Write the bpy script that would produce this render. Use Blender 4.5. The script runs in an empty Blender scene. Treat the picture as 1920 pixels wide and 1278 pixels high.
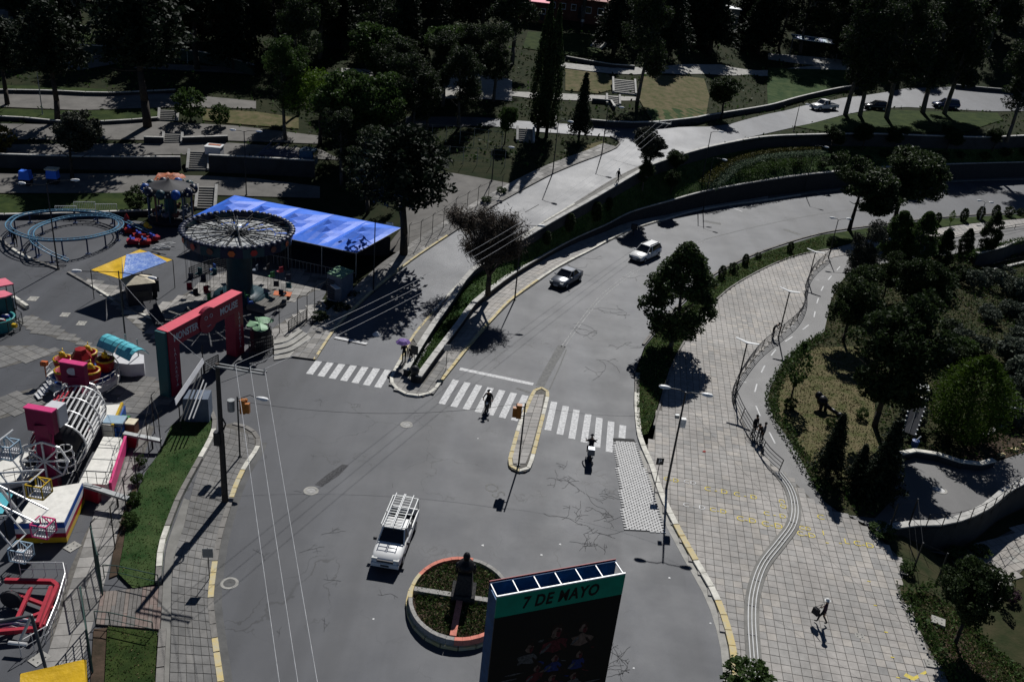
import bpy, math, random
import numpy as np
from mathutils import Vector, Matrix
from mathutils.geometry import delaunay_2d_cdt
from bpy_extras.object_utils import world_to_camera_view
rnd = random.Random(7); nr = np.random.default_rng(11)
SC = bpy.context.scene; COL = SC.collection
R = math.radians
# ---------------------------------------------------------------- camera: hanging 35 m over the junction, looking north and down
F, TH, RO, HC = 1700.0, R(26), R(5.9), 35.0
fw = np.array([0, math.cos(TH), -math.sin(TH)]); u0 = np.array([0, math.sin(TH), math.cos(TH)]); r0 = np.array([1., 0, 0])
RR = math.cos(RO)*r0 + math.sin(RO)*u0; UU = -math.sin(RO)*r0 + math.cos(RO)*u0; CC = np.array([0, 0, HC])
cd = bpy.data.cameras.new('camera'); cam = bpy.data.objects.new('camera', cd); COL.objects.link(cam); SC.camera = cam
cd.sensor_fit = 'HORIZONTAL'; cd.sensor_width = 36; cd.lens = F/1920*36; cd.clip_end = 3000; cd.clip_start = .5
mw = Matrix.Identity(4)
for i in range(3):
    mw[i][0] = RR[i]; mw[i][1] = UU[i]; mw[i][2] = -fw[i]; mw[i][3] = CC[i]
cam.matrix_world = mw
# ---------------------------------------------------------------- sky, sun, exposure
SUN_AZ, SUN_EL = R(7.6), R(44)
w = bpy.data.worlds.new('World'); SC.world = w; w.use_nodes = True
nt = w.node_tree; sky = nt.nodes.new('ShaderNodeTexSky'); sky.sky_type = 'NISHITA'; sky.sun_disc = False
sky.sun_elevation = SUN_EL; sky.sun_rotation = SUN_AZ; sky.altitude = 3650; sky.air_density = .7; sky.dust_density = .1; sky.ozone_density = 3.5
bg = nt.nodes['Background']; bg.inputs[1].default_value = .05; nt.links.new(sky.outputs[0], bg.inputs[0])
sl = bpy.data.lights.new('sun', 'SUN'); sl.energy = 5; sl.angle = R(.5); sl.color = (1, .985, .965)
so = bpy.data.objects.new('sun', sl); COL.objects.link(so)
sd = Vector((math.sin(SUN_AZ)*math.cos(SUN_EL), math.cos(SUN_AZ)*math.cos(SUN_EL), math.sin(SUN_EL)))
so.rotation_euler = sd.to_track_quat('Z', 'Y').to_euler(); so.location = (20, 60, 90)
vs = SC.view_settings; vs.view_transform = 'Standard'; vs.look = 'None'; vs.exposure = -.2; vs.gamma = 1; vs.use_curve_mapping = False
SC.cycles.max_bounces = 5; SC.cycles.diffuse_bounces = 1; SC.cycles.glossy_bounces = 2; SC.cycles.transparent_max_bounces = 4
# ---------------------------------------------------------------- terrain heights and ground points
PL = [(94, 0), (101, .9), (112, 2.4), (130, 4.5), (160, 8), (200, 13), (260, 24), (400, 60), (600, 120)]
PC = [(70, 0), (74, .1), (84, 1.6), (106, 5), (125, 7), (145, 9), (180, 14), (230, 24), (300, 42), (420, 80), (600, 130)]
PRT = [(70, 0), (74, .1), (84, 1.6), (106, 5), (125, 5.9), (150, 6.2), (178, 7), (200, 10.5), (240, 20), (300, 40), (420, 80), (600, 130)]
def _pw(tab, y): return float(np.mean([np.interp(y+d, [t[0] for t in tab], [t[1] for t in tab]) for d in (-5, -2.5, 0, 2.5, 5)]))
_yy = np.arange(0, 620, .5); _LT = np.array([_pw(PL, y) for y in _yy]); _CT = np.array([_pw(PC, y) for y in _yy]); _RT = np.array([_pw(PRT, y) for y in _yy])
def sstep(a, b, x):
    t = max(0., min(1., (x-a)/(b-a))); return t*t*(3-2*t)
def zB(x, y):
    l = float(np.interp(y, _yy, _LT)); c = float(np.interp(y, _yy, _CT)); k = sstep(14, 46, x); c += (float(np.interp(y, _yy, _RT))-c)*k
    xl = float(np.interp(y, [60, 66, 84, 100, 125], [-18, -17, -13.2, -9.5, -2.5])); return l + (c-l)*sstep(xl-2.5-max(0, y-86)*.5, xl, x)
def z0(x, y): return 0.
def P(px, py, z=0.):
    d = fw*F + RR*(px-960) - UU*(py-639)
    return Vector(CC + d*((z-HC)/d[2]))
def Q(px, py, zf=None):
    zf = zf or zB
    d = fw*F + RR*(px-960) - UU*(py-639); d = d/d[1]
    a = 22.; s = 2.; y = a
    while y < 600:
        p = CC + d*y
        if p[2] <= zf(p[0], y): break
        y += s
    lo, hi = y-s, y
    for _ in range(26):
        m = (lo+hi)/2; p = CC + d*m
        if p[2] <= zf(p[0], m): hi = m
        else: lo = m
    p = CC + d*hi
    return Vector((p[0], p[1], zf(p[0], p[1])))
def proj(p):
    d = np.array(p)-CC; zc = d@fw
    return (960+F*(d@RR)/zc, 639-F*(d@UU)/zc) if zc > .1 else (-9999, -9999)
def height_to(base, ty):
    """height of a vertical thing on `base` whose top shows at photo row ty"""
    lo, hi = 0., 60.
    for _ in range(40):
        m = (lo+hi)/2
        if proj(Vector(base)+Vector((0, 0, m)))[1] > ty: lo = m
        else: hi = m
    return lo
def PP(l, z=0.): return [P(*q[:2], q[2] if len(q) > 2 else z) for q in l]
def QQ(l, zf=None): return [Q(*q, zf) for q in l]
def resamp(pts, step, closed=False):
    """Catmull-Rom through the points, resampled evenly"""
    p = [Vector(q) for q in pts]; n = len(p); out = []
    if n == 2 and not closed: dense = [p[0].lerp(p[1], i/40) for i in range(41)]
    else:
        dense = []
        for i in range(n if closed else n-1):
            a = p[(i-1) % n] if closed or i > 0 else p[0]*2-p[1]
            b = p[i]; c = p[(i+1) % n]; d = p[(i+2) % n] if closed or i < n-2 else p[-1]*2-p[-2]
            for k in range(16):
                t = k/16
                dense.append(.5*((2*b)+(c-a)*t+(2*a-5*b+4*c-d)*t*t+(3*b-a-3*c+d)*t*t*t))
        dense.append(p[0] if closed else p[-1])
    L = [0.]
    for i in range(1, len(dense)): L.append(L[-1]+(dense[i]-dense[i-1]).length)
    m = max(1, round(L[-1]/step)); j = 0
    for i in range(m+1):
        s = L[-1]*i/m
        while j < len(L)-2 and L[j+1] < s: j += 1
        t = 0 if L[j+1] == L[j] else (s-L[j])/(L[j+1]-L[j])
        out.append(dense[j].lerp(dense[j+1], min(1, max(0, t))))
    return out[:-1] if closed else out
def resamp_n(pts, n):
    L = sum((Vector(pts[i+1])-Vector(pts[i])).length for i in range(len(pts)-1))
    r = resamp(pts, L/n*1.0001)
    while len(r) < n+1: r.append(r[-1])
    return r[:n+1]
def offs(pts, d, closed=False):
    """polyline shifted sideways in plan (positive = to the right of its direction)"""
    o = []; n = len(pts)
    for i in range(n):
        a = pts[(i-1) % n] if closed or i > 0 else pts[0]; b = pts[(i+1) % n] if closed or i < n-1 else pts[-1]
        t = (b-a); t.z = 0
        if t.length < 1e-6: t = Vector((1, 0, 0))
        t.normalize(); o.append(pts[i]+Vector((t.y, -t.x, 0))*d)
    return o
def inpoly(x, y, poly):
    c = False; j = len(poly)-1
    for i in range(len(poly)):
        xi, yi = poly[i][0], poly[i][1]; xj, yj = poly[j][0], poly[j][1]
        if (yi > y) != (yj > y) and x < (xj-xi)*(y-yi)/(yj-yi)+xi: c = not c
        j = i
    return c
# ---------------------------------------------------------------- materials
M = {}
def lin(c): return tuple(((v/255)/12.92 if v/255 <= .04045 else ((v/255+.055)/1.055)**2.4) for v in c)
def mat(name, col, rough=.75, var=.18, scale=2.5, col2=None, bump=0, metal=0, spec=.3, bscale=None, detail=5, rand=0, worn=0):
    m = bpy.data.materials.new(name); m.use_nodes = True; n = m.node_tree.nodes; l = m.node_tree.links
    b = n['Principled BSDF']; b.inputs['Roughness'].default_value = rough; b.inputs['Metallic'].default_value = metal
    b.inputs['Specular IOR Level'].default_value = spec
    tc = n.new('ShaderNodeTexCoord'); nz = n.new('ShaderNodeTexNoise'); nz.inputs['Scale'].default_value = scale; nz.inputs['Detail'].default_value = detail
    nz.inputs['Roughness'].default_value = .65
    l.new(tc.outputs['Object'], nz.inputs['Vector'])
    cr = n.new('ShaderNodeValToRGB'); c2 = col2 or tuple(min(1, v*(1+var)) for v in col)
    c1 = col if col2 else tuple(v*(1-var) for v in col)
    cr.color_ramp.elements[0].position = .35; cr.color_ramp.elements[1].position = .65
    cr.color_ramp.elements[0].color = (*c1, 1); cr.color_ramp.elements[1].color = (*c2, 1)
    l.new(nz.outputs['Fac'], cr.inputs[0]); out = cr.outputs[0]
    if worn:                                                    # broad stains and trodden lanes that run on from slab to slab
        ge = n.new('ShaderNodeNewGeometry'); l.new(ge.outputs['Position'], nz.inputs['Vector'])
        for sc, a0, a1, lo, hi in ((.16, .38, .62, 1-worn, 1+worn*.6), (.9, .56, .72, 1, 1-worn*.8), (5, .6, .75, 1, 1-worn*.5)):
            z = n.new('ShaderNodeTexNoise'); z.inputs['Scale'].default_value = sc; z.inputs['Detail'].default_value = 6; z.inputs['Roughness'].default_value = .65; z.inputs['Distortion'].default_value = .7; l.new(ge.outputs['Position'], z.inputs['Vector'])
            r = n.new('ShaderNodeMapRange'); r.inputs['From Min'].default_value = a0; r.inputs['From Max'].default_value = a1; r.inputs['To Min'].default_value = lo; r.inputs['To Max'].default_value = hi; l.new(z.outputs['Fac'], r.inputs['Value'])
            h_ = n.new('ShaderNodeHueSaturation'); l.new(r.outputs[0], h_.inputs['Value']); l.new(out, h_.inputs['Color']); out = h_.outputs[0]
    if rand:
        oi = n.new('ShaderNodeNewGeometry'); hs = n.new('ShaderNodeHueSaturation'); mr = n.new('ShaderNodeMapRange')
        mr.inputs['To Min'].default_value = 1-rand; mr.inputs['To Max'].default_value = 1+rand
        l.new(oi.outputs['Random Per Island'], mr.inputs['Value']); l.new(mr.outputs[0], hs.inputs['Value']); l.new(out, hs.inputs['Color']); out = hs.outputs[0]
    l.new(out, b.inputs['Base Color'])
    if bump:
        n2 = n.new('ShaderNodeTexNoise'); n2.inputs['Scale'].default_value = bscale or scale*6; n2.inputs['Detail'].default_value = 4
        l.new(tc.outputs['Object'], n2.inputs['Vector'])
        bp = n.new('ShaderNodeBump'); bp.inputs['Strength'].default_value = bump; bp.inputs['Distance'].default_value = .05
        l.new(n2.outputs['Fac'], bp.inputs['Height']); l.new(bp.outputs[0], b.inputs['Normal'])
    M[name] = m; return m
def asphalt(name, base, crack=1., spec=.35, rough=.55, tint=(1, 1, 1.03)):
    m = bpy.data.materials.new(name); m.use_nodes = True; n = m.node_tree.nodes; l = m.node_tree.links
    b = n['Principled BSDF']; b.inputs['Specular IOR Level'].default_value = spec
    tc = n.new('ShaderNodeTexCoord')
    def noise(sc, de=4, ro=.6, dist=0):
        z = n.new('ShaderNodeTexNoise'); z.inputs['Scale'].default_value = sc; z.inputs['Detail'].default_value = de; z.inputs['Roughness'].default_value = ro
        z.inputs['Distortion'].default_value = dist; l.new(tc.outputs['Object'], z.inputs['Vector']); return z.outputs['Fac']
    def ramp(src, p0, p1, v0, v1):
        r = n.new('ShaderNodeMapRange'); r.inputs['From Min'].default_value = p0; r.inputs['From Max'].default_value = p1
        r.inputs['To Min'].default_value = v0; r.inputs['To Max'].default_value = v1; l.new(src, r.inputs['Value']); return r.outputs[0]
    def mul(a, c):
        q = n.new('ShaderNodeMath'); q.operation = 'MULTIPLY'; l.new(a, q.inputs[0])
        if isinstance(c, float): q.inputs[1].default_value = c
        else: l.new(c, q.inputs[1])
        return q.outputs[0]
    v = mul(ramp(noise(.07, 6, .62, .8), .3, .7, .9, 1.09), ramp(noise(.55, 6, .7), .3, .7, .94, 1.06))
    v = mul(v, ramp(noise(30, 2), .3, .7, .9, 1.1))
    v = mul(v, ramp(noise(2.2, 3, .5), .66, .78, 1., .82))           # oil spots
    mp = n.new('ShaderNodeMapping'); mp.inputs['Rotation'].default_value = (0, 0, .35); mp.inputs['Scale'].default_value = (.42, .035, 1); l.new(tc.outputs['Object'], mp.inputs['Vector'])
    ln_ = n.new('ShaderNodeTexNoise'); ln_.inputs['Scale'].default_value = 1; ln_.inputs['Detail'].default_value = 5; ln_.inputs['Distortion'].default_value = .4; l.new(mp.outputs[0], ln_.inputs['Vector'])
    v = mul(v, ramp(ln_.outputs['Fac'],   .36, .64, .8, 1.1))         # tyre-darkened lanes
    v = mul(v, ramp(noise(9, 2, .5), .66, .74, 1., .8))              # small drips
    pv = n.new('ShaderNodeTexVoronoi'); pv.inputs['Scale'].default_value = .11; pv.distance = 'CHEBYCHEV'; pv.inputs['Randomness'].default_value = .8; l.new(tc.outputs['Object'], pv.inputs['Vector']); sp = n.new('ShaderNodeSeparateColor'); l.new(pv.outputs['Color'], sp.inputs[0])
    v = mul(v, ramp(sp.outputs[0], .82, .84, 1., .93)); v = mul(v, ramp(sp.outputs[1], .88, .9, 1., 1.06))   # resurfaced patches
    nv = n.new('ShaderNodeTexNoise'); nv.inputs['Scale'].default_value = .5; nv.inputs['Detail'].default_value = 4; l.new(tc.outputs['Object'], nv.inputs['Vector'])
    mx = n.new('ShaderNodeMixRGB'); mx.inputs[0].default_value = .18; l.new(tc.outputs['Object'], mx.inputs[1]); l.new(nv.outputs['Color'], mx.inputs[2])
    vec = n.new('ShaderNodeVectorMath'); vec.operation = 'MULTIPLY_ADD'; l.new(nv.outputs['Color'], vec.inputs[0]); vec.inputs[1].default_value = (3.5, 3.5, 0); l.new(tc.outputs['Object'], vec.inputs[2])
    for sc, wd, lo, hi, ns, dk in ((.16, .007, .5, .56, .07, .5), (.55, .02, .58, .64, .11, .45), (1.5, .06, .64, .69, .16, .5)):
        vo = n.new('ShaderNodeTexVoronoi'); vo.feature = 'DISTANCE_TO_EDGE'; vo.inputs['Scale'].default_value = sc; l.new(vec.outputs[0], vo.inputs['Vector'])
        ln = ramp(vo.outputs['Distance'], wd*.35, wd, 1., 0.); mk = ramp(noise(ns, 3, .5), lo, hi, 0., crack)
        k = mul(mul(ln, mk), dk); o = n.new('ShaderNodeMath'); o.operation = 'SUBTRACT'; o.inputs[0].default_value = 1; l.new(k, o.inputs[1]); v = mul(v, o.outputs[0])
    cb = n.new('ShaderNodeCombineColor')
    for i in range(3): l.new(mul(v, float(base*tint[i])), cb.inputs[i])
    l.new(cb.outputs[0], b.inputs['Base Color'])
    l.new(ramp(noise(.3, 4), .3, .7, rough-.02, rough+.06), b.inputs['Roughness'])
    bp = n.new('ShaderNodeBump'); bp.inputs['Strength'].default_value = .25; bp.inputs['Distance'].default_value = .02
    l.new(noise(45, 2), bp.inputs['Height']); l.new(bp.outputs[0], b.inputs['Normal'])
    M[name] = m; return m
def leafmat(name, col, var=.35, trans=.2, rough=.5):
    m = bpy.data.materials.new(name); m.use_nodes = True; n = m.node_tree.nodes; l = m.node_tree.links
    b = n['Principled BSDF']; b.inputs['Roughness'].default_value = rough+.15; b.inputs['Specular IOR Level'].default_value = .12
    g = n.new('ShaderNodeNewGeometry'); cr = n.new('ShaderNodeValToRGB')
    e = cr.color_ramp.elements; e[0].color = (*[c*(1-var) for c in col], 1); e[1].color = (col[0]*(1+var*1.1), col[1]*(1+var), col[2]*(1+var*.6), 1)
    l.new(g.outputs['Random Per Island'], cr.inputs[0]); l.new(cr.outputs[0], b.inputs['Base Color'])
    t = n.new('ShaderNodeBsdfTranslucent'); l.new(cr.outputs[0], t.inputs[0]); mx = n.new('ShaderNodeMixShader'); mx.inputs[0].default_value = trans
    l.new(b.outputs[0], mx.inputs[1]); l.new(t.outputs[0], mx.inputs[2]); l.new(mx.outputs[0], n['Material Output'].inputs[0])
    M[name] = m; return m
# ---------------------------------------------------------------- mesh builder and object helpers
class MB:
    def __init__(s): s.v = []; s.f = []; s.mi = []
    def add(s, vs, fs, mi=0):
        o = len(s.v); s.v += [tuple(q) for q in vs]; s.f += [tuple(i+o for i in f) for f in fs]; s.mi += [mi]*len(fs); return s
    def box(s, c, d, rz=0, mi=0, top=1., m=None):
        x, y, z = d[0]/2, d[1]/2, d[2]/2; ca, sa = math.cos(rz), math.sin(rz); vs = []
        for k, t in ((-1, 1), (1, top)):
            for a, b2 in ((-1, -1), (1, -1), (1, 1), (-1, 1)):
                X, Y = a*x*t, b2*y*t; vs.append((c[0]+X*ca-Y*sa, c[1]+X*sa+Y*ca, c[2]+k*z))
        return s.add(vs, [(3, 2, 1, 0), (4, 5, 6, 7), (0, 1, 5, 4), (1, 2, 6, 5), (2, 3, 7, 6), (3, 0, 4, 7)], mi)
    def bar(s, p, q, wd, h=None, mi=0, up=(0, 0, 1)):
        p, q = Vector(p), Vector(q); h = h or wd; t = (q-p)
        if t.length < 1e-6: return s
        t.normalize(); u = Vector(up)
        if abs(t.dot(u)) > .98: u = Vector((0, 1, 0))
        a = t.cross(u).normalized()*wd/2; b = a.cross(t).normalized()*h/2; vs = []
        for e in (p, q): vs += [e-a-b, e+a-b, e+a+b, e-a+b]
        return s.add(vs, [(3, 2, 1, 0), (4, 5, 6, 7), (0, 1, 5, 4), (1, 2, 6, 5), (2, 3, 7, 6), (3, 0, 4, 7)], mi)
    def tube(s, p, q, r, r2=None, n=6, mi=0):
        p, q = Vector(p), Vector(q); r2 = r if r2 is None else r2; t = (q-p)
        if t.length < 1e-6: return s
        t.normalize(); u = Vector((0, 0, 1)) if abs(t.z) < .95 else Vector((1, 0, 0))
        a = t.cross(u).normalized(); b = a.cross(t); vs = []
        for e, rr in ((p, r), (q, r2)):
            for i in range(n): vs.append(e+(a*math.cos(2*math.pi*i/n)+b*math.sin(2*math.pi*i/n))*rr)
        fs = [(i, (i+1) % n, n+(i+1) % n, n+i) for i in range(n)]+[tuple(range(n-1, -1, -1)), tuple(range(n, 2*n))]
        return s.add(vs, fs, mi)
    def path(s, pts, r, n=5, mi=0, closed=False):
        pts = [Vector(q) for q in pts]
        for i in range(len(pts)-(0 if closed else 1)): s.tube(pts[i], pts[(i+1) % len(pts)], r, n=n, mi=mi)
        return s
    def prism(s, pts, za, zb, mi=0, mtop=None):
        n = len(pts); A = sum(pts[i][0]*pts[(i+1) % n][1]-pts[(i+1) % n][0]*pts[i][1] for i in range(n))
        if A < 0: pts = pts[::-1]
        s.add([(q[0], q[1], za) for q in pts]+[(q[0], q[1], zb) for q in pts], [(i, (i+1) % n, n+(i+1) % n, n+i) for i in range(n)]+[tuple(range(n-1, -1, -1))], mi)
        return s.add([(q[0], q[1], zb) for q in pts], [tuple(range(n))], mi if mtop is None else mtop)
    def lathe(s, c, prof, n=12, mi=0, a0=0, arc=2*math.pi):
        vs = []; full = arc > 6.28; m = n if full else n+1
        for r, z in prof:
            for i in range(m): a = a0+arc*i/n; vs.append((c[0]+r*math.cos(a), c[1]+r*math.sin(a), c[2]+z))
        fs = []
        for k in range(len(prof)-1):
            for i in range(n): j = (i+1) % m; fs.append((k*m+i, k*m+j, (k+1)*m+j, (k+1)*m+i))
        return s.add(vs, fs, mi)
    def ell(s, c, r, n=8, k=6, mi=0):
        return s.xlathe(c, [(math.sin(math.pi*i/k), -math.cos(math.pi*i/k)) for i in range(k+1)], r, n, mi)
    def xlathe(s, c, prof, r, n, mi=0):
        b = len(s.v); s.lathe((0, 0, 0), prof, n, mi)
        for i in range(b, len(s.v)): v = s.v[i]; s.v[i] = (c[0]+v[0]*r[0], c[1]+v[1]*r[1], c[2]+v[2]*r[2])
        return s
    def strip(s, A, B, mi=0):
        """surface between two polylines of the same length"""
        n = len(A); return s.add(list(A)+list(B), [(i, i+1, n+i+1, n+i) for i in range(n-1)], mi)
    def xf(s, mtx, start=0):
        for i in range(start, len(s.v)): s.v[i] = tuple(mtx @ Vector(s.v[i]))
        return s
    def build(s, name, mats, parent=None, smooth=False, label=None, kind=None):
        mats = mats if isinstance(mats, (list, tuple)) else [mats]; me = bpy.data.meshes.new(name); o = origin(parent)
        me.from_pydata([(v[0]-o[0], v[1]-o[1], v[2]-o[2]) for v in s.v], [], s.f)
        for q in mats: me.materials.append(M[q] if isinstance(q, str) else q)
        if len(mats) > 1: me.polygons.foreach_set('material_index', s.mi)
        if smooth: me.polygons.foreach_set('use_smooth', [True]*len(me.polygons))
        me.update(); return link(name, me, parent, label, kind)
def origin(p):
    o = Vector((0, 0, 0))
    while p is not None: o = o+p.location; p = p.parent
    return o
def link(name, me, parent=None, label=None, kind=None):
    ob = bpy.data.objects.new(name, me); COL.objects.link(ob); ob.parent = parent
    if label: ob['label'] = label
    if kind: ob['kind'] = kind
    return ob
def thing(name, label, cat, loc=(0, 0, 0), rz=0, group=None):
    ob = bpy.data.objects.new(name, None); COL.objects.link(ob); ob.location = loc; ob.rotation_euler = (0, 0, rz); ob.empty_display_size = .3
    ob['label'] = label; ob['category'] = cat
    if group: ob['group'] = group
    return ob
def tag(ob, label, cat, group=None):
    ob['label'] = label; ob['category'] = cat
    if group: ob['group'] = group
    return ob
def dup(root, loc, rz=0, label=None, group=None, scale=None, cat=None):
    r = root.copy(); COL.objects.link(r); r.location = loc; r.rotation_euler = (0, 0, rz)
    if label: r['label'] = label
    if group: r['group'] = group
    if cat: r['category'] = cat
    if scale is not None: r.scale = scale if hasattr(scale, '__len__') else (scale,)*3
    for ch in list(root.children):
        c = ch.copy(); COL.objects.link(c); c.parent = r
        for g in list(ch.children):
            d = g.copy(); COL.objects.link(d); d.parent = c
    return r
def struct(ob): ob['kind'] = 'structure'; return ob
def stuff(ob): ob['kind'] = 'stuff'; return ob
DRAPED = []
def drape(name, poly, zf, off, material, step=2.5, parent=None, uvs=None):
    """triangulated sheet over a plan polygon, lifted `off` above the height function"""
    poly = [Vector(q) for q in poly]; bd = []
    n = len(poly)
    for i in range(n):
        a, b = poly[i], poly[(i+1) % n]; k = max(1, int((b-a).to_2d().length/step))
        bd += [a.lerp(b, j/k).to_2d() for j in range(k)]
    xs = [q.x for q in bd]; ys = [q.y for q in bd]; pts = list(bd); DRAPED.append((name, poly))
    x = min(xs)+step*.37
    while x < max(xs):
        y = min(ys)+step*.41
        while y < max(ys):
            if inpoly(x, y, bd): pts.append(Vector((x, y)))
            y += step
        x += step
    r = delaunay_2d_cdt(pts, [], [list(range(len(bd)))], 1, 1e-4)
    mb = MB(); mb.v = [(q.x, q.y, zf(q.x, q.y)+off) for q in r[0]]; mb.f = [tuple(f) for f in r[2]]; mb.mi = [0]*len(mb.f)
    fx = []
    for f in mb.f:
        a, b, c = (mb.v[i] for i in f[:3])
        fx.append(f if (b[0]-a[0])*(c[1]-a[1])-(b[1]-a[1])*(c[0]-a[0]) > 0 else f[::-1])
    mb.f = fx
    return mb.build(name, material, parent, smooth=True)
def quads_mesh(name, C3, size, up=None, seed=1, asp=.6, lift=0.):
    """one mesh of many leaf-sized faces at the given centres with random tilt"""
    g = np.random.default_rng(seed); n = len(C3); a = g.normal(size=(n, 3)); a /= np.linalg.norm(a, axis=1)[:, None]
    b = g.normal(size=(n, 3)); b[:, 2] += lift; b -= (a*b).sum(1)[:, None]*a; b /= np.linalg.norm(b, axis=1)[:, None]
    sz = size*(.6+.8*g.random(n))[:, None]; a = a*sz; b = b*sz*asp
    V = np.stack([C3-a*.5, C3+b*.5, C3+a*.5, C3-b*.5], 1).reshape(-1, 3)
    me = bpy.data.meshes.new(name); me.vertices.add(4*n); me.vertices.foreach_set('co', V.astype(np.float32).ravel())
    me.loops.add(4*n); me.loops.foreach_set('vertex_index', np.arange(4*n, dtype=np.int32)); me.polygons.add(n)
    me.polygons.foreach_set('loop_start', np.arange(0, 4*n, 4, dtype=np.int32)); me.update(calc_edges=True); return me
def text_mesh(s, size, extrude=.01, align='CENTER', spacing=1., bold=0):
    cu = bpy.data.curves.new('txt', 'FONT'); cu.body = s; cu.size = size; cu.extrude = extrude; cu.align_x = align; cu.align_y = 'CENTER'; cu.resolution_u = 3; cu.space_character = spacing; cu.offset = bold
    ob = bpy.data.objects.new('txt', cu); COL.objects.link(ob); dg = bpy.context.evaluated_depsgraph_get(); me = bpy.data.meshes.new_from_object(ob.evaluated_get(dg))
    bpy.data.objects.remove(ob); bpy.data.curves.remove(cu); return me
def put_text(name, s, size, mtx, material, parent, extrude=.01, spacing=1., bold=0):
    me = text_mesh(s, size, extrude, spacing=spacing, bold=bold); o = origin(parent)
    me.transform(Matrix.Translation(-o) @ mtx); me.materials.clear(); me.materials.append(M[material]); return link(name, me, parent)
def frame_mtx(o, x, z):
    x = Vector(x).normalized(); z = Vector(z); z = (z-x*z.dot(x)).normalized(); y = z.cross(x); m = Matrix.Identity(4)
    for i in range(3): m[i][0] = x[i]; m[i][1] = y[i]; m[i][2] = z[i]; m[i][3] = o[i]
    return m
# ================================================================ materials
asphalt('road_asphalt', .074, 1., .28, tint=(.95, .995, 1.11)); asphalt('park_asphalt', .085, .7, tint=(1.03, 1, .97)); asphalt('upper_asphalt', .09, .4, tint=(.94, .995, 1.12)); asphalt('path_asphalt', .112, .25, tint=(1.02, 1, .98))
mat('ground_earth', (.05, .04, .03), .95, scale=.6, col2=(.032, .042, .018), bump=.5, spec=.1)
mat('grass', (.017, .033, .009), .95, scale=.7, col2=(.043, .062, .017), bump=.7, bscale=9, spec=.08)
mat('lush_grass', (.016, .045, .012), .95, scale=.55, col2=(.06, .088, .032), bump=.7, bscale=10, spec=.08)
mat('dry_grass', (.16, .13, .075), .95, scale=.9, col2=(.075, .085, .032), bump=.8, bscale=8, spec=.08)
mat('scrub', (.022, .032, .012), .95, scale=.5, col2=(.055, .05, .026), bump=.8, bscale=6, spec=.08)
mat('soil', (.09, .062, .045), .95, scale=1.2, col2=(.045, .035, .024), bump=.6, spec=.1)
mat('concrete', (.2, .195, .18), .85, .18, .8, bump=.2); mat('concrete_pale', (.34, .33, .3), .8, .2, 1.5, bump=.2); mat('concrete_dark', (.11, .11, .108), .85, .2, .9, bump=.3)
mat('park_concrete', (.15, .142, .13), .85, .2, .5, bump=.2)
for i, c in enumerate(((.345, .325, .3), (.31, .297, .277), (.375, .348, .312), (.265, .258, .245))): mat('paver_%d' % i, c, .75, .12, 1.7, bump=.15, worn=.2)
for i, c in enumerate(((.19, .185, .176), (.165, .162, .156), (.215, .207, .193))): mat('grey_paver_%d' % i, c, .8, .15, 1.7, bump=.15, worn=.25)
PAV = ['paver_%d' % i for i in range(4)]; GPAV = ['grey_paver_%d' % i for i in range(3)]
mat('joint', (.125, .118, .106), .95, .3, 3)
mat('kerb_white', (.62, .6, .53), .8, .22, 2.2, bump=.15); mat('kerb_yellow', (.6, .47, .2), .8, scale=2.6, col2=(.5, .46, .34), bump=.15); mat('kerb_grey', (.2, .19, .175), .85, .2, 2, bump=.15)
mat('road_paint', (.74, .74, .73), .8, scale=5, col2=(.42, .42, .42), bump=.1); mat('faded_paint', (.4, .4, .39), .85, scale=3, col2=(.2, .2, .2)); mat('worn_paint', (.2, .2, .19), .85, scale=4, col2=(.12, .12, .12))
mat('floor_paint', (.75, .6, .08), .85, scale=6, col2=(.5, .42, .14)); mat('white_block', (.58, .575, .56), .8, .1, 3); mat('block_gap', (.035, .035, .035), .9)
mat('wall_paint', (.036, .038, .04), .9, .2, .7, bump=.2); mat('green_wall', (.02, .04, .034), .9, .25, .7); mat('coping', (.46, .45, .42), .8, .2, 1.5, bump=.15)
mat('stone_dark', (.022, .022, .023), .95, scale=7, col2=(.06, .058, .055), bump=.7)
mat('iron', (.03, .03, .032), .5, .2, 3, metal=.3); mat('manhole_iron', (.34, .335, .32), .7, .25, 6, bump=.2)
# ================================================================ key outlines (photo points on the terrain)
W1p = [(764, 708), (790, 662), (816, 620), (840, 585), (878, 527), (905, 503), (940, 478), (977, 456), (1035, 420), (1115, 375), (1205, 322), (1234, 308), (1307, 285), (1367, 271), (1440, 259), (1540, 255), (1640, 254), (1760, 258), (1850, 260), (1960, 256), (2120, 256)]
W1 = QQ(W1p)
W1h = [.62, .62, .6, .55, .5, .4, .3, .25] + [.2]*13         # coping above the left road
W1d = [.75, .75, .75, .75, .75, .75, .8, 1.0, 1.2, 1.35, 1.5, 1.5, 1.5, 1.5, 1.6, 1.8, 2, 2, 2, 2, 2]
W2p = [(788, 722), (818, 680), (848, 640), (870, 610), (890, 582), (928, 550), (962, 524), (1010, 494), (1072, 461), (1135, 436), (1180, 418), (1250, 404), (1325, 388), (1440, 369), (1540, 356), (1700, 341), (1920, 332), (2120, 328)]
W2 = PP(W2p); W2h = [.7, .7, .7, .7, .7, .65, .6, .6, .75, 1.0, 1.4, 1.9, 2.3, 2.5, 2.6, 2.6, 2.6, 2.6]
LL = QQ([(592, 676), (615, 640), (635, 612), (670, 575), (720, 530), (783, 482), (850, 437), (910, 397), (960, 368), (1037, 327), (1090, 305), (1125, 292), (1158, 277), (1163, 264), (1145, 256)])
LR = QQ([(742, 695), (772, 632), (802, 595), (840, 552), (880, 515), (940, 470), (1010, 422), (1080, 380), (1120, 355), (1153, 335), (1200, 312)])
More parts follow.
